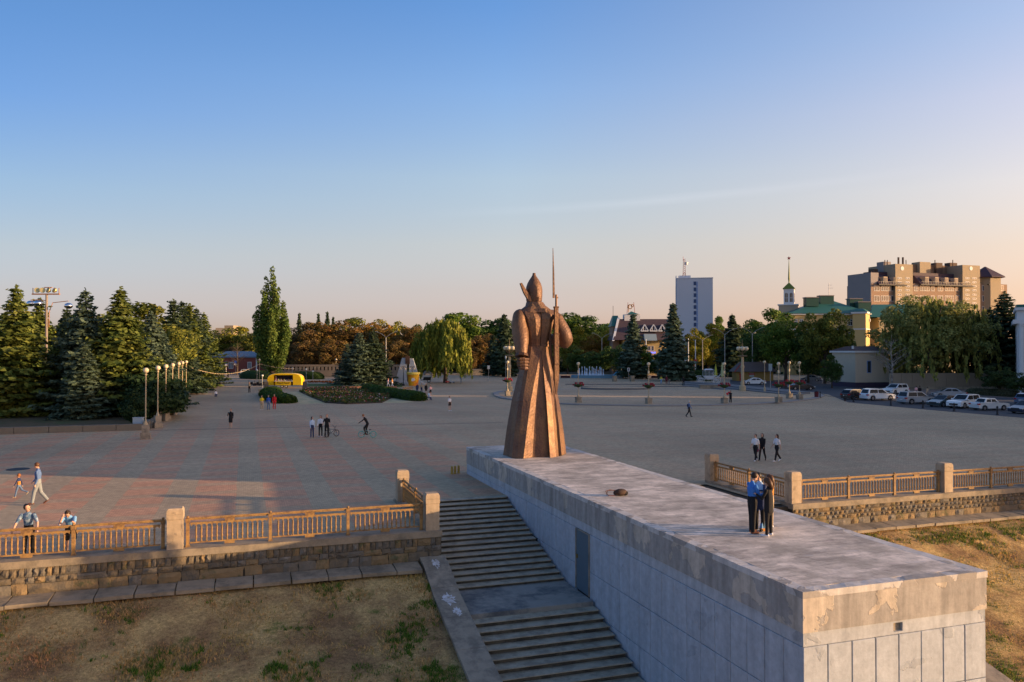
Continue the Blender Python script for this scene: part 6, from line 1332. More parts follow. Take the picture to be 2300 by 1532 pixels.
f4 = Facade(1376, 236, -YAW); t = thing('green_roofed_house', 'small house with dark green roof just left of the dormered building', 'building', f4.p, f4.rz); xb, zt = f4.at(1391, 733); MB().box(0, xb, 0, 8, 0, zt).build('wall', ORB, t)
_, zr = f4.at(1376, 708); MB().loft([[(-.4, -.4, zt), (xb, -.4, zt), (xb, 8, zt), (-.4, 8, zt)], [(.5, 3, zr), (xb, 3, zr), (xb, 5, zr), (.5, 5, zr)]]).build('roof', TGR, t); MB().tube((.6, 3.5, zr), (.6, 3.5, zr + 3), .07, n=4).build('aerial', BLK, t)
# --- red brick building, left
fc = Facade(470, 262, -YAW); t = thing('brick_building', 'single-storey red brick building with blue-grey hipped roof and white windows', 'building', fc.p, fc.rz)
_, ze = fc.at(500, 803.5); x1, _ = fc.at(603, 803); _, zr = fc.at(540, 789, 5); _, zg = fc.at(540, 838)
MB().box(0, x1, 0, 11, 0, ze).build('wall', BRK, t); MB().box(-.4, x1 + .4, -.4, 11.4, ze, ze + .35).build('eaves', mat('slate_blue', (0.14, 0.19, 0.24), 0.5, 0.1, 1), t)
b = MB(); b.loft([[(-.5, -.5, ze + .35), (x1 * .86, -.5, ze + .35), (x1 * .86, 11.5, ze + .35), (-.5, 11.5, ze + .35)], [(4, 5, zr), (x1 * .62, 5, zr), (x1 * .62, 6, zr), (4, 6, zr)]]); b.build('roof', mat('slate_blue', 0), t)
for u0, u1 in ((492, 502), (514, 524), (556, 565), (478, 486)): fc.window(t, u0, u1, 813, 828, 3)
b = MB(); xa, za = fc.at(575, 810); b.box(xa, xa + .4, -.12, -.01, .3, ze); b.build('downpipe', WHT, t)
f5 = Facade(484, 520, -YAW); t = thing('distant_block', 'distant pale block rising above the trees left of the poplar', 'building', f5.p, f5.rz); xb, zt = f5.at(504, 736.5); xc, zc = f5.at(524, 731)
MB().box(0, xb, 0, 15, 0, zt).build('wall', BEI, t); MB().box(xb, xc, 0, 15, 0, zc).build('wall', TAN, t)
# --- old wall with loopholes
f6 = Facade(596, 214, -YAW); t = thing('loopholed_wall', 'old stone wall with a row of dark loopholes behind the kiosk trailer', 'stone wall', f6.p, f6.rz); x1, zt = f6.at(906, 819); _, zb = f6.at(700, 829)
SW = mat('old_stone', (0.19, 0.155, 0.12), 0.95, 0.3, 1.2, 0.5, 4, coords='World')
MB().box(0, x1, .25, .8, 0, zt).build('core', DARK, t); MB().box(0, x1, 0, .24, 0, zt - 1.55).build('lower_course', SW, t); MB().box(0, x1, -.08, .9, zt - .55, zt).build('capping', SW, t)
n = int(x1 / 1.0)
for k in range(n): MB().box(x1 * k / n, x1 * k / n + .64, 0, .24, zt - 1.55, zt - .551).build('merlon', SW, t)
# --- beige gatehouse, canopy, long wall, right white building
f7 = Facade(1921, 152, -YAW + R(14)); t = thing('gatehouse', 'small beige gatehouse with brown roof and one blue-framed window', 'building', f7.p, f7.rz); x1, zt = f7.at(1997, 792); _, zr = f7.at(1960, 778, 3)
MB().box(0, x1, 0, 7, 0, zt).build('wall', mat('cream_wall', (0.50, 0.43, 0.32), 0.85, 0.1, 1), t); MB().box(-.03, x1 + .03, -.06, 7.05, 0, .95).build('plinth_band', mat('purple_band', (0.05, 0.035, 0.06), 0.8, 0.1), t); MB().box(-.35, x1 + .35, -.35, 7.35, zt, zt + .35).build('eaves', WHT, t)
MB().loft([[(-.4, -.4, zt + .35), (x1 + .4, -.4, zt + .35), (x1 + .4, 7.4, zt + .35), (-.4, 7.4, zt + .35)], [(1, 3, zr), (x1 - 1, 3, zr), (x1 - 1, 4, zr), (1, 4, zr)]]).build('roof', mat('brown_roof', (0.10, 0.06, 0.055), 0.8, 0.15, 1), t); MB().box(.2, .5, 1, 1.3, zt, zt + 1.3).build('chimney', WHT, t)
f7.window(t, 1947, 1957, 810, 838, 1, mat('pale_blue', 0))
f8 = Facade(1897, 158, -YAW); t = thing('entrance_canopy', 'white metal canopy over the gate beside the beige gatehouse', 'canopy', f8.p, f8.rz); x1, zt = f8.at(1921, 817); b = MB(); b.box(0, x1, -.1, 2.5, zt, zt + .2); b.build('top', WHT, t)
for xx in (.6, 1.7): MB().box(xx, xx + .14, 0, .14, 0, zt).build('post', WHT, t)
MB().box(0.2, x1, 2.2, 2.4, 0, zt - .6).build('gate_panel', TAN, t)
f9 = Facade(1998, 146, -YAW + R(5)); t = thing('boundary_wall', 'long beige wall behind the parked cars, under the willow', 'wall', f9.p, f9.rz)
for k in range(11): MB().box(k * 2.2 + .02, (k + 1) * 2.2 - .02, 0, .3, 0.4, 2.9).build('panel', mat('beige_wall', (0.30, 0.245, 0.18), 0.9, 0.12, 0.8, coords='World'), t)
MB().box(-.1, 24.4, -.3, .4, 0, .4).build('footing', CONC2, t); MB().box(-.1, 24.4, -2.3, -1.9, 0, .5).build('planter_edge', CONC2, t)
f10 = Facade(2276, 135, -YAW - R(31)); t = thing('white_building', 'white classical building cut by the right edge of the picture', 'building', f10.p, f10.rz); _, z1 = f10.at(2285, 697); _, z2 = f10.at(2285, 727); _, z3 = f10.at(2285, 757)
MB().box(.6, 26, .8, 16, 0, z2).build('wall', WHT, t); MB().box(0, 26, 0, 16, z2, z2 + .7).build('cornice', WHT, t); MB().box(.6, 26, .6, 15, z2 + .7, z1).build('attic', WHT, t); MB().box(.3, 26, .2, 15, z1, z1 + .5).build('cornice', WHT, t); MB().box(.5, 26, .5, 15, z1 + .5, z1 + 1.0).build('roof', TGR, t)
for k in range(6): MB().lathe([(.55, 0), (.45, .4), (.42, z2 - .6), (.55, z2)], 12, (1.2 + k * 4.2, .45, 0)).build('column', WHT, t)
MB().box(.5, 26, .7, .8, z3, z3 + .35).build('string_course', WHT, t)
# --- unseen blocks added on the right, placed and gapped to shade the square
sf = Vector((0.891, -0.454)).normalized(); qf = Vector((0.454, 0.891)).normalized()
def caster(label, t0, t1, c0, c1, h):
    p = sf * t0 + qf * c0; rz = math.atan2(qf.y, qf.x) ; t = thing('shade_block', label, 'building', (p.x, p.y, 0), rz)
    ln, dp = c1 - c0, t1 - t0
    MB().box(0, ln, -dp, 0, 0, h).build('wall', BEI, t); MB().box(-.0, ln, -dp - .3, .3, h - .6, h - .1).build('cornice', WHT, t)
    b = MB()
    for fl in range(int(h / 3.6)):
        for k in range(max(1, int(ln / 3.4))): b.box(k * 3.4 + 1, k * 3.4 + 2.4, .005, .06, fl * 3.6 + 1.2, fl * 3.6 + 2.9)
    b.build('windows', GLS, t, kind='stuff')
caster('tall office building beyond the right edge, nearest to the monument', 112, 130, 42.7, 78.9, 24.0)  # not a real office building: added unseen block that shades the square
caster('tall office building beyond the right edge, second in its row', 112, 130, 79.0, 119.0, 24.0)  # not a real office building: added unseen block that shades the square
caster('tall office building beyond the right edge, third in its row', 112, 128, 122.3, 141.8, 24.0)  # not a real office building: added unseen block that shades the square
caster('tall office building beyond the right edge, last in its row', 114, 128, 172.5, 212.0, 24.0)  # not a real office building: added unseen block that shades the square
caster('lower office building beyond the right edge, between two taller ones', 114, 128, 144.4, 172.0, 18.5)  # not a real office building: added unseen lower block that shades the square
# ================================================================== SQUARE FURNITURE
# asphalt, round podium, stepped terrace
def sheet(name, pts, z, m):
    b = MB(); b.poly([(q.x, q.y, z) for q in pts][::-1]); o = b.build(name, m, kind='structure')
    me = o.data
    if me.polygons[0].normal.z < 0: me.flip_normals()
    return o
sheet('road', [G(1640, 868), G(1745, 873), G(1860, 886), G(1905, 904), G(2100, 922), G(2300, 939), G(2600, 965), G(2600, 872), G(2230, 872), G(1960, 862), G(1850, 854), G(1640, 853)], 0.006, ASPH)
sheet('road', [G(300, 842), G(640, 842), G(640, 836), G(300, 836)], 0.006, ASPH)
sheet('pavement', [G(1845, 862), G(1965, 869), G(2000, 866), G(1990, 856), G(1850, 851)], 0.012, mat('brown_paving', (0.24, 0.17, 0.135), 0.9, 0.15, 1, coords='World'))
sheet('pavement', [G(2000, 880), G(2600, 912), G(2600, 872), G(2200, 868), G(2000, 866)], 0.012, mat('brown_paving', 0))
pod = [G(u, v) for u, v in ((1107, 884), (1111, 890), (1124, 895), (1150, 899), (1200, 905), (1300, 910.5), (1450, 913), (1600, 912), (1700, 909), (1780, 903.5), (1838, 896), (1853, 890), (1840, 883), (1700, 878), (1400, 874), (1200, 876), (1120, 880))]
cxy = sum((Vector((q.x, q.y)) for q in pod), Vector((0, 0))) / len(pod)
MB().prism([(q.x, q.y) for q in pod], 0.004, 0.15).build('podium', KERB, kind='structure')
MB().prism([(cxy.x + (q.x - cxy.x) * .965, cxy.y + (q.y - cxy.y) * .94) for q in pod], 0.151, 0.158).build('podium_paving', PAVE, kind='structure')
SLT = mat('dark_slate', (0.14, 0.145, 0.15), 0.8, 0.2, 1.5, coords='World')
t = thing('stepped_terrace', 'low stepped terrace of grey stone running diagonally towards the tall column lamp', 'steps', G(1690, 882))
fr = [(1534, 867.5), (1620, 875), (1690, 884), (1740, 889), (1792, 893)]; bk = [(1820, 886), (1735, 877), (1690, 873), (1620, 866), (1540, 861)]
for k in range(3):
    fl_ = [(u, v - 2.6 * k) for u, v in fr]; P_ = [G(u, v) for u, v in fl_ + bk]; o = t.location
    MB().prism([(q.x - o.x, q.y - o.y) for q in P_], 0.0 if k == 0 else 0.15 * k + .001, 0.15 * (k + 1)).build('step', SLT, t)
p = G(1604, 873); t = thing('low_stone_block', 'long brown stone block at the left end of the stepped terrace', 'stone block', p, -YAW); MB().box(-2.6, 2.6, 0, 1.0, 0, .62).build('body', CONC, t); MB().box(-2.7, 2.7, -.1, 1.1, .62, .74).build('top', KERB, t)
p = G(1385, 876); t = thing('crescent_podium', 'low dark crescent-shaped podium in the middle of the square', 'podium', p, -YAW)
n = 24; MB().prism([(6.3 * math.cos(a), 1.0 + 4.2 * math.sin(a)) for a in [2 * math.pi * k / n for k in range(n)]], 0, .42).build('body', SLT, t); MB().prism([(6.1 * math.cos(a), 1.0 + 4.0 * math.sin(a)) for a in [2 * math.pi * k / n for k in range(n)]], .421, .46).build('top', PAVE, t)
for k, (ua, ub, v) in enumerate(((1290, 1560, 869), (1270, 1545, 864))):
    a, c = G(ua, v), G(ub, v); ln = (c - a).length; t = thing('long_step', ('nearer long thin step across the square behind the crescent podium', 'further long thin step across the square')[k], 'step', a, math.atan2((c - a).y, (c - a).x)); MB().box(0, ln, 0, .5, 0, .16).build('body', SLT, t)
a, c = G(337, 967), G(1130, 949); t = thing('drain_channel', 'long thin dark drain across the paving, level with the nearest promenade lamp', 'drain', a, math.atan2((c - a).y, (c - a).x)); MB().box(0, (c - a).length, -.07, .07, .001, .008).build('grating', BLK, t)
# ---- lamps
GLOBE = mat('milky_globe', (0.62, 0.52, 0.34), 0.3, 0.05, 2); IRON = mat('lamp_bronze', (0.16, 0.115, 0.07), 0.6, 0.15, 3); PALEM = mat('pale_lamp_post', (0.46, 0.36, 0.22), 0.6, 0.15, 3)
REDF = mat('red_flowers', (0.28, 0.02, 0.03), 0.8, 0.4, 6); LEAFD = mat('planter_green', (0.035, 0.06, 0.02), 0.9, 0.3, 6)
def globe_lamp(kind, pm_=PALEM, hgt=5.4):
    t = thing('globe_lamp', 'x', 'street lamp'); b = MB(); b.lathe([(.30, 0), (.30, .12), (.20, .2), (.16, .9), (.07, 1.1), (.05, 1.3), (.042, hgt - .7), (.10, hgt - .6), (.06, hgt - .5), (.12, hgt - .48)], 10); b.build('pole', pm_, t, smooth=False)
    MB().ball((0, 0, hgt - .26), .225, 12, 8).build('globe', GLOBE, t, smooth=True)
    if kind == 'flower':
        b = MB(); b.box(-.34, .34, -.34, .34, 0, .66); b.box(-.38, .38, -.38, .38, .66, .73); b.build('pedestal', CONC, t)
        b = MB(); b.lathe([(.12, 2.0), (.55, 2.2), (.62, 2.42), (.1, 2.45)], 12); b.build('flower_basket', LEAFD, t)
        rr = random.Random(4); b = MB()
        for k in range(38): a = rr.uniform(0, 6.28); q = rr.uniform(.25, .72); b.ball((q * math.cos(a), q * math.sin(a), 2.45 + rr.uniform(-.12, .2) - (.15 if q > .6 else 0)), rr.uniform(.07, .13), 5, 4)
        b.build('flowers', REDF, t, kind='stuff')
        b = MB(); b.box(-.09, .09, -.09, .09, hgt - 1.5, hgt - 1.15); b.build('light_box', GLOBE, t)
    elif kind == 'ped': b = MB(); b.box(-.36, .36, -.36, .36, -.3, .2); b.box(-.26, .26, -.26, .26, .2, .8); b.build('pedestal', CONC, t)
    return t
first = None; LAB = ('nearest globe lamp of the promenade row, at the kerb corner', 'second globe lamp of the promenade row, with a drooping light string', 'third globe lamp of the promenade row, bright ochre post', 'fourth globe lamp of the promenade row', 'fifth globe lamp of the promenade row', 'sixth globe lamp of the promenade row', 'seventh globe lamp of the promenade row, holding the light string', 'furthest globe lamp of the promenade row')
proto = None; chl = None
for k, (u, gv) in enumerate(((328, 832), (355, 826.5), (373, 823), (388, 820), (401.5, 817), (410, 815), (418.5, 813), (405, 811.5))):
    D = (H - .3 - 5.14) * F / (gv - HOR); p = A(u, D, .3)
    if k == 0: proto = globe_lamp('ped'); proto.location = p; proto['label'] = LAB[0]; proto['group'] = 'globe lamps along the left promenade'; chl = tree_of(proto)
    else: copy_thing(proto, chl, p, k * .4, LAB[k], 'globe lamps along the left promenade')
proto = None
for k, (u, D, lab) in enumerate(((583, 165, 'globe lamp left of the kiosk trailer, light strings on both sides'), (755, 168, 'globe lamp in front of the twin dark spruces'), (915, 166, 'globe lamp between the pale monument and the cup kiosk'), (1717, 132, 'globe lamp behind the white hatchback on the right'), )):
    if proto is None: proto = globe_lamp('plain'); proto.location = A(u, D); proto['label'] = lab; proto['group'] = 'plain globe lamps of the square'; chl = tree_of(proto)
    else: copy_thing(proto, chl, A(u, D), k, lab, 'plain globe lamps of the square')
proto = None
for k, (u, v, lab) in enumerate(((1299, 904, 'flower-ring lamp with wilted brown flowers right of the soldier'), (1457, 907, 'flower-ring lamp with bright red flowers in the middle of the podium'), (1627, 906, 'flower-ring lamp with red flowers beside the person with the bouquet'), (1749, 904, 'flower-ring lamp, left and lowest of three close together'), (1773, 895, 'flower-ring lamp, middle of three close together'), (1796, 897, 'flower-ring lamp, right of three close together'), (1140, 889, 'flower-ring lamp just left of the soldier'))):
    p = G(u, v, .15)
    if proto is None: proto = globe_lamp('flower'); proto.location = p; proto['label'] = lab; proto['group'] = 'flower-ring lamps of the square'; chl = tree_of(proto)
    else: copy_thing(proto, chl, p, k * .0, lab, 'flower-ring lamps of the square')
# festoon strings
def festoon(label, a, c, sag, n=16):
    t = thing('light_string', label, 'light string', a, 0, 'festoon strings of the square'); pts = [a.lerp(c, k / n) - a - Vector((0, 0, sag * 4 * (k / n) * (1 - k / n))) for k in range(n + 1)]
    b = MB(); b.path(pts, .035, 4); b.build('cable', PALEM, t); b = MB()
    for k in range(len(pts) - 1):
        for q in (0.0, .5): m = pts[k].lerp(pts[k + 1], q); b.ball((m.x, m.y, m.z - .08), .055, 5, 4)
    b.build('bulbs', GLOBE, t, kind='stuff')
e0 = A(418.5, 130, 4.6); e1, e2, e3 = A(583, 165, 4.3), A(755, 168, 4.4), A(915, 166, 4.4)
festoon('light string from the promenade row to the lamp by the kiosk trailer', e0, e1, 1.7); festoon('light string above the kiosk trailer', e1, e2, 1.1); festoon('light string in front of the twin dark spruces', e2, e3, 1.0)
# small white park lamps
proto = None
for k, (u, v, D, lab) in enumerate(((589.5, 843.5, 150, 'squat park lamp beside the left end of the kiosk trailer'), (577.5, 831.5, 178, 'small park lamp left of the kiosk trailer lamp'), (657, 827.5, 200, 'small park lamp before the loopholed wall, leftmost'), (688, 829.5, 188, 'small park lamp right of the kiosk trailer, leftmost of two'), (703, 834, 180, 'small park lamp right of the kiosk trailer, rightmost of two'), (1136, 803, 200, 'small park lamp by the left column lamp'))):
    h = HZ(v, D)
    if proto is None:
        proto = thing('park_lamp', lab, 'park lamp', A(u, D), 0, 'small white park lamps'); MB().lathe([(.12, 0), (.05, .1), (.04, 2.6)], 8).build('pole', STL, proto); MB().ball((0, 0, 2.78), .24, 10, 8).build('globe', mat('white_globe', (0.62, 0.62, 0.56), 0.3, 0), proto, smooth=True); proto.scale = (1, 1, h / 2.8); chl = tree_of(proto)
    else: copy_thing(proto, chl, A(u, D), 0, lab, 'small white park lamps', (1, 1, h / 2.8))
# tall column lamps with a crown of globes
for u, D, gz, lab in ((1144, 134, 782, 'tall column lamp with a crown of white globes, left of the soldier'), (1667.5, 136, 783, 'tall column lamp with a crown of white globes, on the stepped terrace')):
    hz = HZ(gz, D); t = thing('column_lamp', lab, 'street lamp', A(u, D), 0, 'column lamps with globe crowns')
    b = MB(); b.lathe([(.55, 0), (.55, 1.0), (.34, 1.1), (.34, 1.6), (.26, 1.75), (.25, hz * .55), (.30, hz * .56), (.30, hz * .6), (.23, hz * .62), (.21, hz - 1.5), (.32, hz - 1.35)], 12); b.build('column', PALEM, t)
    b = MB(); b.lathe([(.2, hz - 1.4), (.8, hz - 1.3), (.8, hz - 1.2), (.2, hz - 1.15)], 12); b.lathe([(.1, hz - 1.1), (.1, hz + .3), (.02, hz + 1.6)], 6)
    for k in range(6): a = k * math.pi / 3; b.path([(0, 0, hz - .9), (.35 * math.cos(a), .35 * math.sin(a), hz - .7), (.72 * math.cos(a), .72 * math.sin(a), hz - .35)], .05, 5)
    b.build('crown_bracket', IRON, t)
    for k in range(6): a = k * math.pi / 3; MB().ball((.72 * math.cos(a), .72 * math.sin(a), hz), .36, 10, 8).build('globe', GLOBE, t, smooth=True)
# floodlight mast among the left spruces
p = A(104, 104); t = thing('floodlight_mast', 'tall mast with round reflector bowls and floodlights above the left spruces', 'mast'); t.location = p; t.rotation_euler = (0, 0, -YAW); hm = HZ(662, 104)
CHR = mat('mirror_bowl', (0.75, 0.75, 0.76), 0.12, 0, metal=1.0)
MB().lathe([(.17, 0), (.16, hm * .6), (.15, hm)], 10).build('pole', mat('mast_grey', (0.24, 0.20, 0.17), 0.6, 0.1, 1), t)
b = MB(); b.box(-1.9, 1.7, -.12, .12, hm, hm + .16); b.tube((-1.8, 0, hm + .1), (-1.8, 0, hm + .9), .05, n=4); b.tube((1.6, 0, hm + .1), (1.6, 0, hm + .9), .05, n=4); b.box(-.3, .7, -.1, .1, hm + .9, hm + 1.0); b.build('platform', mat('rust_steel', (0.35, 0.17, 0.08), 0.7, 0.2, 3), t)
for k, (x, s_) in enumerate(((-1.25, 1), (-.55, 1), (.3, -1), (1.1, -1))):
    b = MB(); b.lathe([(.12, -.2), (.33, .0), (.36, .18)], 10); o = b.build('floodlight', mat('lamp_gold', (0.55, 0.45, 0.2), 0.3, 0.1, metal=.6), t); o.location = (x, 0, hm + .55); o.rotation_euler = (R(70), R(20 * s_), R(25 * s_))
for k, (x, z, ) in enumerate(((-2.1, HZ(682, 104)), (-.75, HZ(682, 104)), (2.85, HZ(687, 104)))):
    b = MB(); b.ball((x, 0 if k != 1 else -.6, z), .50, 14, 10, (1.05, 1.05, .8)); b.build('reflector_bowl', CHR, t, smooth=True)
b = MB(); b.path([(0, 0, HZ(676, 104)), (-1, 0, HZ(673, 104)), (-2.1, 0, HZ(674, 104))], .05, 5); b.path([(.3, 0, HZ(735, 104)), (.35, 0, HZ(700, 104)), (.8, 0, HZ(680, 104)), (2.85, 0, HZ(676, 104))], .05, 5); b.build('arm', mat('rust_steel', 0), t)
# twin-arm street lights
for k, (u, D, vt, lab) in enumerate(((1628, 196, 752, 'twin-arm street light right of the largest spruce'), (1690, 186, 750, 'twin-arm street light behind the tall column lamp'), (1352, 235, 760, 'twin-arm street light above the fountain'), (1578, 225, 765, 'twin-arm street light behind the white carriage'), (867, 214, 758, 'street light pole among the rusty trees'))):
    h = HZ(vt, D); t = thing('street_light', lab, 'street light', A(u, D), -YAW, 'twin-arm street lights'); MB().lathe([(.13, 0), (.08, h)], 6).build('pole', STL, t)
    for s_ in (-1, 1):
        b = MB(); b.path([(0, 0, h), (s_ * 1.1, 0, h + .9), (s_ * 2.4, 0, h + 1.5)], .06, 4); b.box(min(s_ * 2.2, s_ * 3.0), max(s_ * 2.2, s_ * 3.0), -.12, .12, h + 1.5, h + 1.6); b.build('arm', STL, t)
for k, (u, D, v0, v1, lab) in enumerate(((1562, 205, 763, 816, 'white pole with a red band beside the largest spruce'), (1546, 210, 760, 800, 'thin pale flagpole beside the largest spruce'), (1451, 210, 762, 800, 'thin white pole left of the largest spruce'))):
    t = thing('flagpole', lab, 'pole', A(u, D), 0, 'pale poles near the largest spruce'); MB().lathe([(.13, 0), (.12, HZ(v0, D))], 8).build('pole', WHT, t)
    if k == 0: MB().lathe([(.3, HZ(v1 - 2, D)), (.42, HZ(v1 - 6, D)), (.2, HZ(v1 - 9, D))], 8).build('red_band', mat('red_enamel', 0), t)
# signs
for k, (u, v0, v1, D, c_, lab) in enumerate(((1395.5, 819, 826, 225, WHT, 'small white road sign beyond the fountain'), (1411.7, 826, 834, 196, WHT, 'white information sign right of the fountain pillars'), (1505, 819, 825, 200, mat('sign_grey', (0.25, 0.33, 0.36), 0.6, 0), 'grey-blue sign beneath the largest spruce'), (1519.5, 822, 829, 196, mat('sign_cream', (0.75, 0.5, 0.35), 0.6, 0), 'narrow cream sign right of the largest spruce trunk'), (1097.5, 821, 829, 185, WHT, 'small white sign left of the bronze soldier'), (508, 812, 818, 235, mat('sign_blue', (0.04, 0.13, 0.45), 0.5, 0), 'blue parking sign before the brick building, left one'), (529, 810, 816, 232, mat('sign_blue', 0), 'blue parking sign before the brick building, right one'), (1730, 817, 833, 150, mat('sign_grey', 0), 'tall grey-blue notice board by the road'))):
    t = thing('sign', lab, 'sign', A(u, D), -YAW); wd = 5.5 * D / F if k < 7 else 8 * D / F; MB().tube((0, 0, 0), (0, 0, HZ(v1, D)), .05).build('post', STL, t); MB().box(-wd / 2, wd / 2, -.06, -.02, HZ(v1, D), HZ(v0, D)).build('panel', c_, t)
    if k in (5, 6): MB().box(-.35, .35, -.06, -.02, HZ(v1 + 3.5, D), HZ(v1 + .5, D)).build('plate', WHT, t)
    if k in (0, 1): MB().box(-wd * .16, wd * .16, -.075, -.061, HZ(v1 - 1.5, D), HZ(v0 + 1.5, D)).build('symbol', BLK, t)
# ---- yellow kiosk trailer
KY = mat('kiosk_yellow', (0.78, 0.50, 0.012), 0.35, 0.05, 1, coat=0.3)
p = A(642.5, 151); t = thing('kiosk_trailer', 'rounded bright yellow food trailer with open serving hatch', 'food trailer', p, -YAW)
L2, Hk = 3.3, 2.78
def prof(y):
    k = 1 - 0.0; pts = []
    for a in np.linspace(0, math.pi, 19): x = -math.copysign(abs(math.cos(a)) ** .55, math.cos(a)) * L2; z = .55 + (Hk - .55) * (math.sin(a) ** .42 if math.sin(a) > 0 else 0); pts.append((x, z))
    return pts
P_ = prof(0); b = MB()
# front skin with hatch: strips left, right, top, bottom of the opening
HX0, HX1, HZ0, HZ1 = -1.98, 1.62, 1.28, 2.44
rings = [[(x * s, y, .55 + (z - .55) * s) for x, z in P_] for s, y in ((.90, 1.16), (1.0, .92), (1.0, -.92), (.97, -1.08))]
b.loft(rings, cap=False, close=False); b.build('shell', KY, t, smooth=True)
b = MB(); fx = [(x * .97, .55 + (z - .55) * .97) for x, z in P_]
lf = [q for q in fx if q[0] <= HX0]; b.poly([(x, -1.08, z) for x, z in lf] + [(HX0, -1.08, max(q[1] for q in lf)), (HX0, -1.08, .55)])
rt_ = [q for q in fx if q[0] >= HX1]; b.poly([(HX1, -1.08, .55), (HX1, -1.08, max(q[1] for q in rt_))] + [(x, -1.08, z) for x, z in rt_])
tp = [q for q in fx if HX0 < q[0] < HX1]; b.poly([(HX0, -1.08, HZ1), (HX0, -1.08, max(q[1] for q in lf))] + [(x, -1.08, z) for x, z in tp] + [(HX1, -1.08, max(q[1] for q in rt_)), (HX1, -1.08, HZ1)])
b.poly([(x * .9, 1.16, .55 + (z - .55) * .9) for x, z in P_]); b.build('front_skin', KY, t)
MB().box(HX0, HX1, .2, .3, .6, 2.5).build('interior', mat('dark_interior', (0.035, 0.028, 0.05), 0.8, 0.3, 3), t); MB().box(-3.2, 3.2, -1.0, 1.0, .50, .56).build('chassis', BLK, t)
MB().box(HX0 + .05, HX1 - .05, -1.3, -.6, HZ0 - .02, HZ0 + .05).build('counter', WHT, t); MB().box(-1.62, 1.28, -1.34, -1.28, .52, HZ0 - .03).build('sign_panel', KY, t)
for x in (-.45, .35):
    b = MB(); b.lathe([(.30, -.1), (.30, .1)], 14); o = b.build('wheel', BLK, t); o.rotation_euler = (R(90), 0, 0); o.location = (x, -.95, .30); b = MB(); b.lathe([(.17, -.02), (.17, .13)], 10); b.build('rim', WHT, o)
for k in range(13): x = HX0 + .25 + k * .27; b = MB(); hh_ = random.uniform(.12, .38); b.lathe([(.06, 0), (.07, hh_ * .6), (.03, hh_)], 6, (x, -.85, HZ0 + .06)); b.build('bottle', mat('ware' + str(k % 4), ((0.6, 0.5, 0.4), (0.5, 0.2, 0.15), (0.5, 0.5, 0.2), (0.7, 0.65, 0.6))[k % 4], 0.5, 0), t)
def text(s, size, m, parent, loc, rot, ext=0.01, name='lettering'):
    cu = bpy.data.curves.new(name, 'FONT'); cu.body = s; cu.size = size; cu.align_x = 'CENTER'; cu.align_y = 'CENTER'; cu.extrude = ext; cu.shear = 0.35; cu.materials.append(m)
    o = link(name, cu, parent, loc); o.rotation_euler = rot; return o
lt = text('Royal Food', .50, mat('brown_ink', (0.16, 0.06, 0.01), 0.6, 0), t, (-.15, -1.36, .98), (R(90), 0, 0))
dg_ = bpy.context.evaluated_depsgraph_get(); lm_ = bpy.data.meshes.new_from_object(lt.evaluated_get(dg_)); lo = link('lettering', lm_, t, lt.location.copy()); lo.rotation_euler = lt.rotation_euler; bpy.data.objects.remove(lt); lo.name = 'lettering'
t2 = thing('person', 'seller in white cap standing inside the yellow trailer', 'person', p); t2.location = p + Vector((0, 0, 0)); 
b = MB(); b.ball((-1.75, -.4, 2.02), .13, 8, 6); b.path([(-1.75, -.4, 1.0), (-1.75, -.4, 1.55), (-1.75, -.4, 1.85)], [.18, .22, .09], 8); b.build('body', cl('pink', 0), t2); MB().ball((-1.75, -.4, 2.13), .12, 8, 6).build('cap', WHT, t2); t2.rotation_euler = (0, 0, -YAW)
for u, lab in ((598, 'dark stone bollard at the left end of the kiosk trailer'), (684.5, 'dark stone bollard at the right end of the kiosk trailer')):
    b = MB(); b.prism([(-.42, -.3), (.42, -.3), (.42, .3), (-.42, .3)], 0, 1.45, .8); tag(b.build('stone_bollard', mat('dark_granite', (0.11, 0.095, 0.08), 0.8, 0.2, 3), loc=G(u, 875)), lab, 'bollard', 'dark stone bollards by the kiosk')
# ---- cup-shaped kiosk
KO = mat('cup_print', (0.75, 0.42, 0.02), 0.5, 0.25, 1.5, c2=(0.72, 0.20, 0.015), c2scale=0.9)
p = A(928.5, 160); t = thing('cup_kiosk', 'giant yellow and orange drink cup kiosk beside the pale monument', 'kiosk', p, -YAW)
MB().lathe([(.92, 0), (.96, .05), (1.22, 2.2)], 24).build('body', KO, t); MB().lathe([(1.30, 2.2), (1.38, 2.25), (1.40, 2.62), (1.34, 2.68), (1.0, 2.66)], 24).build('lid', mat('cup_lid', (0.72, 0.55, 0.10), 0.5, 0.05), t)
b = MB(); rr = random.Random(2); pts = [( .12 + .42 * rr.uniform(.65, 1.1) * math.cos(a), 1.25 + .42 * rr.uniform(.65, 1.1) * math.sin(a)) for a in [6.283 * k / 12 for k in range(12)]]
b.loft([[(x, -1.14 - .03 * z, z) for x, z in pts], [(x, -1.06 - .03 * z, z) for x, z in pts]]); b.build('splash', WHT, t)
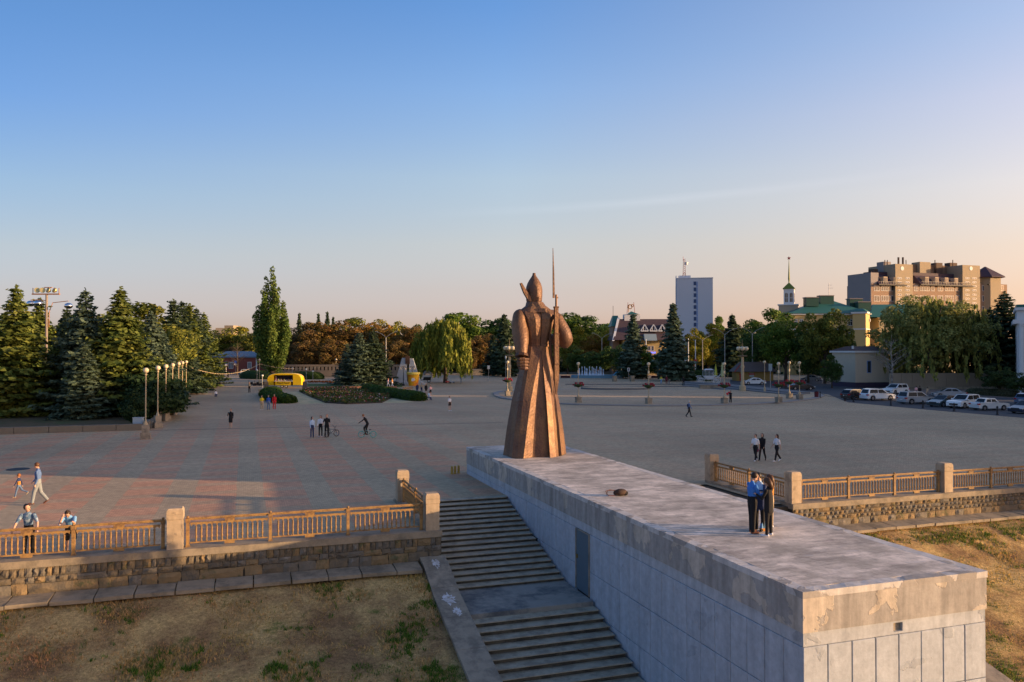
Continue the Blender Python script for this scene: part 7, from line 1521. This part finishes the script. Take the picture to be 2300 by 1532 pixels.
# ---- pale monument
p = A(917, 166); t = thing('stone_monument', 'pale stone monument of two leaning slabs on stepped base', 'monument', p, -YAW); MON = mat('pale_stone', (0.40, 0.43, 0.45), 0.8, 0.12, 1.5)
_, hz_ = 0, HZ(804, 166)
b = MB(); b.loft([[(-2.6, -.9, .6), (-.15, -.9, .6), (-.15, .9, .6), (-2.6, .9, .6)], [(-1.25, -.5, hz_), (-.35, -.5, hz_), (-.35, .5, hz_), (-1.25, .5, hz_)]]); b.build('slab', MON, t)
b = MB(); b.loft([[(.15, -.9, .6), (2.5, -.9, .6), (2.5, .9, .6), (.15, .9, .6)], [(.3, -.5, hz_ - .1), (1.0, -.5, hz_ - .1), (1.0, .5, hz_ - .1), (.3, .5, hz_ - .1)]]); b.build('slab', MON, t)
MB().box(-3.6, 3.6, -2.2, 2.0, 0, .3).build('step', MON, t); MB().box(-3.0, 3.0, -1.6, 1.6, .3, .6).build('step', MON, t); MB().box(-.5, .4, -.8, -.6, hz_ - 1.2, hz_ + .4).build('emblem', DBRZ, t)
for k, (u, lab) in enumerate(((906, 'black ornate lantern cluster in front of the pale monument'), (926, 'smaller ornate lantern cluster right of the monument lamp'))):
    p = A(u, 160); t = thing('ornate_lantern', lab, 'street lamp', p, 0, 'ornate lanterns by the monument'); h = HZ(822, 160); b = MB(); b.lathe([(.35, 0), (.3, .25), (.08, .4), (.06, h)], 8)
    for q in range(4): a = q * math.pi / 2 + .4; b.path([(0, 0, h - .3), (.4 * math.cos(a), .4 * math.sin(a), h - .1), (.62 * math.cos(a), .62 * math.sin(a), h - .35)], .04, 4)
    b.build('post', BLK, t)
    for q in range(4): a = q * math.pi / 2 + .4; MB().lathe([(.08, 0), (.16, .3), (.02, .45)], 6, (.62 * math.cos(a), .62 * math.sin(a), h - .75)).build('lantern', mat('lantern_glass', (0.25, 0.25, 0.26), 0.3, 0.1), t)
# ---- low walls at the far side
for k, (u0, u1, v0, v1, lab) in enumerate(((1062, 1150, 829, 842, 'long low pale parapet between birch and soldier'), (950, 1062, 838.5, 841, 'thin kerb beyond the drooping birch'))):
    D = F * H / (v1 - HOR); a, c = A(u0, D), A(u1, D); t = thing('low_parapet', lab, 'low wall', a, -YAW); ln = (c - a).length; hh_ = HZ(v0, D); MB().box(0, ln, 0, .5, 0, hh_ - .2).build('body', CONC, t); MB().box(-.1, ln + .1, -.15, .65, hh_ - .2, hh_).build('coping', KERB, t)
# orange flower strips beyond the verge
OF = mat('orange_flowers', (0.26, 0.07, 0.015), 0.9, 0.5, 2.5, coords='World')
for u0, u1, v, lab in ((565, 600, 866, 'orange flower strip left of the kiosk trailer'), (688, 752, 860, 'orange flower strip right of the kiosk trailer')):
    a, c = G(u0, v), G(u1, v); b = MB(); ln = (c - a).length
    for k in range(int(ln * 16)): b.ball((random.uniform(0, ln), random.uniform(0, 2.5), random.uniform(.12, .35)), random.uniform(.1, .2), 5, 4)
    o = b.build('flower_strip', OF, loc=a, kind='stuff'); o.rotation_euler = (0, 0, -YAW)
a, c = G(690, 873), G(905, 871); t = thing('terracotta_kerb', 'low reddish kerb between verge and flower bed', 'kerb', a, math.atan2((c - a).y, (c - a).x)); ln = (c - a).length
for k in range(int(ln / 1.5)): MB().box(k * 1.5 + .02, k * 1.5 + 1.48, 0, 1.2, 0, .28).build('block', mat('terracotta', (0.30, 0.15, 0.095), 0.9, 0.2, 1.5, coords='World'), t)
# ---- fountain
p = A(1348, 208); t = thing('fountain', 'round fountain basin with rows of white water jets', 'fountain', p, -YAW); b = MB(); n = 32
b.loft([[(r * math.cos(6.283 * k / n), r * .55 * math.sin(6.283 * k / n), z) for k in range(n)] for r, z in ((7.6, 0), (7.6, .7), (7.1, .7), (7.0, .45))], cap=False); b.build('basin', mat('pool_rim', (0.14, 0.27, 0.36), 0.6, 0.1), t)
MB().prism([(7.05 * math.cos(6.283 * k / n), 7.05 * .55 * math.sin(6.283 * k / n)) for k in range(n)], .3, .45).build('water', mat('pool_water', (0.12, 0.34, 0.46), 0.35, 0.1), t)
JET = mat('water_jet', (0.62, 0.74, 0.84), 0.4, 0)
for k in range(17): x = -5.7 + k * .40 + .1 * math.sin(k * 3.7); y = .9 * math.sin(k * 2.3); hj = 1.3 + 1.3 * abs(math.sin(k * 1.9 + .6)); b = MB(); b.lathe([(.26, .45), (.12, .45 + hj * .35), (.07, .45 + hj * .7), (.13, .45 + hj * .85), (.02, .45 + hj)], 6, (x, y, 0)); b.build('jet', JET, t)
b = MB(); b.path([(3.4, -1, .5), (4.4, -1, 1.6), (6.4, -.5, 1.2), (7.2, 0, .4)], .35, 6); b.build('water_slide', mat('slide_blue', (0.10, 0.35, 0.50), 0.4, 0.1), t)
for k, (u, lab) in enumerate(((1380.5, 'stone pillar right of the fountain, left one of two'), (1420, 'stone pillar right of the fountain, right one of two'))):
    b = MB(); b.box(-.42, .42, -.42, .42, 0, 1.15); b.box(-.5, .5, -.5, .5, 1.15, 1.3); tag(b.build('stone_pillar', CONC2, loc=G(u, 857)), lab, 'pillar', 'stone pillars by the fountain')
PLN = mat('dark_red_planter', (0.045, 0.012, 0.016), 0.8, 0.3, 2)
for k, (u, lab) in enumerate(((1270, 'dark red flower trough nearest to the rifle'), (1308, 'dark red flower trough before the water jets'), (1434, 'dark red flower trough right of the stone pillars'), (1474, 'dark red flower trough behind the family'))):
    t = thing('flower_trough', lab, 'planter', G(u, 849), -YAW, 'dark red flower troughs by the fountain'); MB().box(-1.2, 1.2, 0, .7, 0, .45).build('trough', PLN, t); b = MB()
    for q in range(20): b.ball((random.uniform(-1.1, 1.1), random.uniform(.1, .6), .5), .14, 5, 4)
    b.build('blooms', mat('dark_blooms', (0.10, 0.012, 0.02), 0.9, 0.3, 3), t, kind='stuff')
# ---- white carriage
p = A(1591, 172); t = thing('horse_carriage', 'white open-work fairytale carriage with big spoked wheels', 'carriage', p, -YAW); WM = mat('white_metal', (0.62, 0.64, 0.68), 0.5, 0.05)
for x, r in ((-1.7, .62), (1.6, .82)):
    for y in (-.7, .7):
        b = MB(); wheel(b, (x, y, r), r, .05, Vector((0, 1, 0)), 18)
        for k in range(10): a = k * math.pi / 5; b.tube((x, y, r), (x + r * math.cos(a), y, r + r * math.sin(a)), .022, n=3)
        b.build('wheel', WM, t)
b = MB(); b.path([(-2.7, 0, 1.5), (-2.0, 0, 1.1), (-1.2, 0, .95), (0, 0, .75), (1.2, 0, .95), (2.0, 0, 1.3), (2.6, 0, 1.9)], .08, 6); b.box(-2.4, -1.6, -.4, .4, 1.5, 1.6); b.build('frame', WM, t)
b = MB(); b.loft([[(-.6, -.5, .85), (.9, -.5, .85), (.9, .5, .85), (-.6, .5, .85)], [(-1.1, -.65, 1.6), (1.3, -.65, 1.6), (1.3, .65, 1.6), (-1.1, .65, 1.6)]]); b.build('tub', WM, t)
b = MB()
for k in range(9):
    x = -1.1 + k * .3; 
    for y in (-.65, .65): b.path([(x, y, 1.6), (x * 1.0, y, 2.5), (x * .8, y * .8, 2.95)], .028, 4)
b.loft([[(-.95, -.55, 2.9), (1.1, -.55, 2.9), (1.1, .55, 2.9), (-.95, .55, 2.9)], [(-.5, -.25, 3.12), (.6, -.25, 3.12), (.6, .25, 3.12), (-.5, .25, 3.12)]]); b.build('canopy', WM, t)
p = G(1591, 864); t = thing('kick_scooter', 'dark kick scooter parked in front of the white carriage', 'scooter', p, -YAW); b = MB(); b.tube((-.5, 0, .12), (-.35, 0, 1.15), .03); b.tube((-.55, -.2, 1.15), (-.15, .2, 1.15), .025); b.box(-.4, .6, -.09, .09, .1, .16); b.build('frame', BLK, t)
for x in (-.5, .6): b = MB(); wheel(b, (x, 0, .12), .1, .035, Vector((0, 1, 0)), 10); b.build('wheel', BLK, t)
for u, D, vt, c_, lab in ((1607.5, 176, 817, (0.45, 0.45, 0.06), 'closed yellow parasol behind the white carriage'), (1622, 170, 813, (0.42, 0.44, 0.22), 'pale yellow-green figure-like parasol beside the kiosk')):
    p = A(u, D); h = HZ(vt, D); t = thing('closed_parasol', lab, 'parasol', p, 0); MB().tube((0, 0, 0), (0, 0, h), .04).build('pole', STL, t); MB().lathe([(.30, h * .32), (.34, h * .45), (.2, h * .75), (.03, h)], 8).build('canopy', mat('parasol%d' % int(u), c_, 0.8, 0.1), t)
# ---- little kiosk with red trim
f = Facade(1651, 184, -YAW); t = thing('kiosk_house', 'little yellow hut with red trim and grey pitched roof', 'kiosk', f.p, f.rz); x1, _ = f.at(1742, 845); _, zt = f.at(1680, 832); xr, zr = f.at(1672, 813)
MB().box(.4, x1 - .4, .3, 4, 0, zt).build('wall', mat('hut_yellow', (0.34, 0.22, 0.07), 0.8, 0.1, 1), t); b = MB(); b.loft([[(-.3, -.4, zt - .3), (x1 + .3, -.4, zt - .3), (x1 + .3, 4.4, zt - .3), (-.3, 4.4, zt - .3)], [(1.6, 1.9, zr), (x1 - 1.6, 1.9, zr), (x1 - 1.6, 2.2, zr), (1.6, 2.2, zr)]]); b.build('roof', mat('hut_roof', (0.14, 0.11, 0.10), 0.8, 0.1), t)
RD = mat('hut_red', (0.42, 0.03, 0.02), 0.6, 0.1)
b = MB(); b.tube((-.3, -.42, zt - .35), (1.6, -.1, zr - .1), .09, n=4); b.box(1.0, 2.1, .2, .29, zt - 1.0, zt - .75); b.box(3.2, 4.6, .2, .29, zt - 1.0, zt - .7); b.build('red_trim', RD, t); MB().box(1.1, 1.9, .22, .29, .1, 1.7).build('door', RD, t); MB().box(3.4, 4.4, .22, .29, 1.0, 1.9).build('window', mat('pale_poster', (0.4, 0.45, 0.42), 0.5, 0.3, 2), t)
# ---- cars
TYRE = mat('tyre', (0.015, 0.015, 0.016), 0.85, 0); RIM = mat('alloy', (0.35, 0.35, 0.36), 0.35, 0, metal=.8); CGL = mat('car_glass', (0.006, 0.008, 0.01), 0.25, 0, spec=0.25)
HLT = mat('headlamp', (0.6, 0.62, 0.65), 0.15, 0, spec=1); TLT = mat('taillamp', (0.40, 0.01, 0.01), 0.25, 0); TRM = mat('black_trim', (0.02, 0.02, 0.02), 0.6, 0)
KINDS_ = {  # length, width, height, body line [(x,z)], cabin [(x,z)] base and roof
    'suv': (4.55, 1.86, 1.68, .98, [(-2.1, .98), (-1.85, 1.60), (-1.2, 1.68), (.25, 1.64), (1.15, 1.02)], .36),
    'sedan': (4.5, 1.76, 1.44, .90, [(-1.55, .92), (-.85, 1.38), (-.3, 1.44), (.35, 1.42), (1.2, .92)], .31),
    'hatch': (4.1, 1.72, 1.50, .92, [(-1.95, .95), (-1.6, 1.40), (-1.0, 1.50), (.2, 1.47), (1.15, .95)], .31),
    'lada': (4.12, 1.62, 1.44, .92, [(-1.25, .93), (-1.0, 1.38), (-.6, 1.44), (.25, 1.43), (.65, .93)], .30),
    'van': (4.9, 1.9, 2.1, 1.1, [(-2.4, 1.1), (-2.35, 2.0), (-2.1, 2.1), (1.1, 2.08), (1.85, 1.15)], .34)}
def car(label, pos, rz, kind, c, group=None):
    L_, W_, Hh, bz, cab, wr = KINDS_[kind]; l = L_ / 2; paint = mat('paint_%02d%02d%02d' % tuple(int(q * 99) for q in c), c, 0.28, 0.0, spec=0.6, coat=0.6)
    t = thing('parked_car', label, 'car', pos, rz, group); xw = (-L_ * .305, L_ * .31)
    def lower(y, ins):
        top = [(-l + .02 + ins, bz - .12), (-l + .12 + ins, bz + .0), (cab[0][0], bz + .02), (cab[-1][0], bz + .01), (l - .55, bz - .12 + (.1 if kind in ('suv', 'lada') else 0)), (l - .08 - ins, bz - .24 + (.14 if kind in ('suv', 'lada') else 0)), (l - ins, .55)]
        bot = [(l - .03 - ins, .26)]
        for xc in xw[::-1]:
            for a in (-.15, .5, 1.1, 1.57, 2.05, 2.65, 3.3): bot.append((xc + (wr + .07) * math.cos(a), max(.24, wr + (wr + .07) * math.sin(a))))
        bot.append((-l + .03 + ins, .30)); return [(x, y, z) for x, z in top + bot]
    b = MB(); w2 = W_ / 2; b.loft([lower(-w2 + .05, .06), lower(-w2, 0), lower(w2, 0), lower(w2 - .05, .06)]); b.build('body', paint, t)
    rfw = w2 * .78; n = len(cab); tops = [(x, z) for x, z in cab]
    def wy(z): return lerp(w2 - .05, rfw, (z - bz) / (Hh - bz))
    b = MB(); b.loft([[(x, -wy(z), z) for x, z in tops], [(x, wy(z), z) for x, z in tops]]); b.build('cabin', paint, t)
    # side glass, windscreens
    for s_ in (-1, 1):
        z0, z1 = bz + .08, Hh - .12
        def xat(side, z):
            (xa, za), (xb, zb) = (cab[0], cab[1]) if side == 0 else (cab[-1], cab[-2]); return lerp(xa, xb, (z - za) / (zb - za))
        xm = (cab[0][0] + cab[-1][0]) / 2 - .02
        for (xa0, xa1, xb1, xb0) in ((xat(0, z0) + .22, xat(0, z1) + .18, xm - .04, xm - .04), (xm + .04, xm + .04, xat(1, z1) - .12, xat(1, z0) - .18)):
            b = MB(); b.poly([(xa0, s_ * (wy(z0) + .008), z0), (xb0, s_ * (wy(z0) + .008), z0), (xb1, s_ * (wy(z1) + .008), z1), (xa1, s_ * (wy(z1) + .008), z1)]); b.build('side_window', CGL, t)
    for i, j, nm in ((0, 1, 'rear_window'), (-1, -2, 'windscreen')):
        (xa, za), (xb, zb) = cab[i], cab[j]; d = Vector((xb - xa, 0, zb - za)); nn = Vector((-d.z, 0, d.x)).normalized() * (.012 if i == 0 else -.012); e = .08
        b = MB(); b.poly([(lerp(xa, xb, e) + nn.x, -wy(za) + .12, lerp(za, zb, e) + nn.z), (lerp(xa, xb, e) + nn.x, wy(za) - .12, lerp(za, zb, e) + nn.z), (lerp(xa, xb, .93) + nn.x, wy(zb) - .09, lerp(za, zb, .93) + nn.z), (lerp(xa, xb, .93) + nn.x, -wy(zb) + .09, lerp(za, zb, .93) + nn.z)]); b.build(nm, CGL, t)
    for xc in xw:
        for s_ in (-1, 1):
            b = MB(); b.lathe([(wr * .72, -.10), (wr, -.09), (wr, .09), (wr * .72, .10)], 16); o = b.build('wheel', TYRE, t); o.location = (xc, s_ * (w2 - .10), wr); o.rotation_euler = (R(90), 0, 0)
            b = MB(); b.lathe([(wr * .64, -.104), (wr * .6, .104)], 10); b.build('rim', RIM, o)
    zl = bz - .22
    for s_ in (-1, 1):
        y0, y1 = sorted((s_ * (w2 - .36), s_ * (w2 + .005))); 
        MB().box(l - .22, l - .012, y0, y1, zl - .14, zl + .0).build('headlight', HLT, t); MB().box(-l - .015, -l + .2, y0 if s_ < 0 else y0 + .06, y1 if s_ > 0 else y1 - .06, zl - .02, zl + .14).build('taillight', TLT, t)
        MB().box(cab[-1][0] - .35, cab[-1][0] - .2, s_ * w2 if s_ > 0 else -w2 - .16, s_ * w2 + .16 if s_ > 0 else -w2, bz + .04, bz + .17).build('mirror', paint, t)
    MB().box(l - .06, l + .015, -w2 + .4, w2 - .4, .42, .62).build('grille', TRM, t); MB().box(-l - .02, l + .02, -w2 + .1, w2 - .1, .2, .3).build('sill', TRM, t); MB().box(-l - .03, -l - .0, -.26, .26, .55, .66).build('number_plate', WHT, t)
    return t
SIL = (0.34, 0.36, 0.38); WC = (0.80, 0.80, 0.78); BC = (0.012, 0.013, 0.016)
GC = 'cars parked at the right of the square'
def pcar(u, v, turn, *a): p = G(u, v); car(a[0], p, -YAW + R(turn), a[1], a[2], a[3] if len(a) > 3 else GC)
pcar(1922, 897, 22, 'black hatchback seen from behind, leftmost of the parked row', 'hatch', BC)
pcar(1971, 899, 12, 'white SUV in the middle of the left half of the row, seen from its side', 'suv', WC)
pcar(2012, 885, -150, 'white SUV in the back row with its windscreen towards us', 'suv', WC)
pcar(2058, 907, 12, 'silver SUV in front of the white one, seen from its side', 'suv', SIL)
pcar(2132, 893, 165, 'silver coupe in the back row catching the sun on its wing', 'sedan', SIL)
pcar(2122, 913, -155, 'dark teal saloon with its bonnet towards us', 'sedan', (0.035, 0.065, 0.075))
pcar(2166, 916, -150, 'white SUV facing us with black grille, right half of the row', 'suv', WC)
pcar(2222, 921, 10, 'old boxy white saloon seen from behind, right half of the row', 'lada', (0.62, 0.63, 0.62))
pcar(2312, 928, -160, 'dark navy car cut off by the right edge of the picture', 'sedan', (0.01, 0.02, 0.05))
pcar(2312, 908, 30, 'small blue-grey car with red tail light at the right edge', 'hatch', (0.08, 0.12, 0.2))
pcar(1694, 864, 178, 'white saloon driving left past the tall column lamp', 'sedan', WC, 'cars on the road behind the lamps')
pcar(1799, 876, 3, 'black saloon behind the three flower-ring lamps', 'sedan', BC, 'cars on the road behind the lamps')
pcar(1768, 873, 160, 'black car with red tail light half hidden by the flower-ring lamps', 'hatch', BC, 'cars on the road behind the lamps')
pcar(1822, 856, 150, 'silver-grey saloon further back near the gate', 'sedan', (0.2, 0.22, 0.24), 'cars on the road behind the lamps')
p = A(556, 238); car('pale grey hatchback in front of the red brick building', p, -YAW + R(12), 'hatch', (0.5, 0.55, 0.58)); p = A(487, 240); car('dark car before the brick building at the end of the promenade', p, -YAW, 'sedan', BC)
for k, (u, D, kind, c, lab) in enumerate(((1338, 265, 'sedan', (0.5, 0.25, 0.15), 'brownish car beyond the fountain'), (1388, 262, 'van', (0.55, 0.62, 0.7), 'pale blue-white van beyond the fountain'), (1424, 262, 'sedan', SIL, 'silver car beyond the stone pillars'), (1449, 262, 'sedan', (0.2, 0.4, 0.7), 'blue car beyond the middle flower-ring lamp'), (1488, 258, 'van', (0.35, 0.5, 0.6), 'light blue minibus beneath the largest spruce'), (1466, 264, 'sedan', (0.25, 0.02, 0.02), 'dark red car left of the largest spruce'))):
    car(lab, A(u, D), -YAW + R((k % 2) * 180), kind, c, 'distant cars beyond the fountain')
# ---- bollards and chain by the cars
proto = None; last = None
for k, (u, v, lab) in enumerate(((1842, 894, 'black bollard beside the dark red litter bin'), (1898, 901, 'black bollard in front of the black hatchback'), (1917, 903, 'black bollard behind the black hatchback wheel'), (2001, 911, 'black bollard between the white and the silver SUV'), (2073, 917, 'black bollard in front of the silver SUV'), (2143, 924, 'dark red-black bollard in front of the white SUV facing us'), (2240, 932, 'black bollard in front of the old boxy white saloon'))):
    p = G(u, v)
    if proto is None: proto = thing('chain_bollard', lab, 'bollard', p, 0, 'black bollards along the car park'); b = MB(); b.lathe([(.16, 0), (.16, .08), (.09, .14), (.07, .75), (.12, .8), (.1, .9), (.02, 1.0)], 8); b.build('body', BLK, proto); chl = tree_of(proto)
    else: copy_thing(proto, chl, p, 0, lab, 'black bollards along the car park')
    if last is not None:
        t = thing('chain', f'sagging black chain left of the {lab}'.replace('left of the black bollard', 'ending at the bollard').replace('left of the dark red-black bollard', 'ending at the bollard'), 'chain', last, 0, 'chains between the black bollards'); d = p - last; b = MB(); b.path([d * (q / 8) + Vector((0, 0, .72 - .32 * 4 * (q / 8) * (1 - q / 8))) for q in range(9)], .025, 4); b.build('links', BLK, t)
    last = p
t = thing('litter_bin', 'dark red litter bin beside the first chain bollard', 'litter bin', G(1834, 894)); MB().lathe([(.28, 0), (.32, .9), (.25, .95)], 10).build('body', mat('bin_red', (0.10, 0.015, 0.02), 0.7, 0.2), t); MB().lathe([(.34, .96), (.1, 1.08)], 10).build('lid', BLK, t)
# ---- benches, pedal cars, rickshaw, utility box, scooters
def bench(label, p, rz, m, lean=True):
    t = thing('bench', label, 'bench', p, rz)
    for k in range(4): MB().box(-.9, .9, -.25 + k * .13, -.15 + k * .13, .42, .46).build('slat', m, t)
    for s_ in (-.75, .75): MB().box(s_ - .05, s_ + .05, -.25, .25, 0, .42).build('leg', CONC2, t)
    if lean:
        for k in range(3): MB().box(-.9, .9, .28, .32, .55 + k * .14, .65 + k * .14).build('slat', m, t)
WD = mat('bench_wood', (0.30, 0.16, 0.06), 0.7, 0.2, 5)
bench('sunlit wooden bench above the three bright walkers', G(592, 888), -YAW, mat('pale_wood', (0.5, 0.33, 0.14), 0.7, 0.15, 5)); bench('brown bench beside the long hedge near the cup kiosk', G(918, 882), 0.3, WD)
bench('wooden bench at the promenade kerb with a sitting person', G(424, 874), -YAW + R(90), mat('pale_wood', 0))
for k, (u, v, c, lab) in enumerate(((1006, 861, (0.40, 0.03, 0.02), 'red pedal car under the drooping birch, left one'), (1015, 861, (0.25, 0.30, 0.35), 'white and red pedal car under the drooping birch, right one'))):
    t = thing('pedal_car', lab, 'toy car', G(u, v), -YAW + .3, 'pedal cars under the birch'); b = MB(); b.loft([[(-.6, -.3, .2), (.6, -.3, .2), (.6, .3, .2), (-.6, .3, .2)], [(-.45, -.25, .55), (.4, -.22, .45), (.4, .22, .45), (-.45, .25, .55)]]); b.build('body', mat('toy%d' % k, c, 0.4, 0), t)
    for x in (-.4, .4):
        for y in (-.32, .32): b = MB(); wheel(b, (x, y, .16), .13, .04, Vector((0, 1, 0)), 10); b.build('wheel', BLK, t)
p = A(952, 176); t = thing('rickshaw', 'grey covered rickshaw parked right of the cup kiosk', 'rickshaw', p, -YAW); b = MB(); b.loft([[(-.1, -.5, .5), (1.5, -.5, .5), (1.5, .5, .5), (-.1, .5, .5)], [(0, -.5, 1.2), (1.6, -.5, 1.2), (1.6, .5, 1.2), (0, .5, 1.2)]]); b.build('seat', TRM, t)
b = MB(); b.path([(0, 0, 1.7), (.4, 0, 2.35), (1.1, 0, 2.4), (1.7, 0, 1.9), (1.75, 0, 1.1)], .28, 8); b.build('hood', STL, t); b = MB(); b.tube((-1.5, 0, .4), (0, 0, .6), .05); b.tube((-1.5, 0, .4), (-1.4, 0, 1.1), .04); b.build('frame', BLK, t)
for x, y in ((-1.5, 0), (1.1, -.55), (1.1, .55)): b = MB(); wheel(b, (x, y, .36), .34, .04, Vector((0, 1, 0)), 14); b.build('wheel', BLK, t)
p = G(307, 958, .16) + Vector((0, .4, 0)); t = thing('utility_box', 'pale grey utility box at the foot of the nearest globe lamp', 'utility box', p, -YAW); MB().box(-.42, .42, 0, .4, 0, .72).build('cabinet', mat('box_grey', (0.42, 0.48, 0.52), 0.6, 0.08), t); MB().box(-.45, .45, -.03, .43, .72, .78).build('lid', mat('box_grey', 0), t)
p = A(578, 160); t = thing('mobility_scooters', 'group of dark hire scooters left of the kiosk trailer', 'scooter', p, -YAW)
for k in range(3):
    b = MB(); x = k * 1.2 - 1.2; b.box(x - .5, x + .5, -.2, .2, .2, .45); b.tube((x - .4, 0, .3), (x - .55, 0, 1.0), .04); b.box(x - .1, x + .3, -.18, .18, .45, .75); b.build('body', TRM, t)
    for q in (-.45, .45): b = MB(); wheel(b, (x + q, 0, .18), .15, .05, Vector((0, 1, 0)), 10); b.build('wheel', BLK, t)
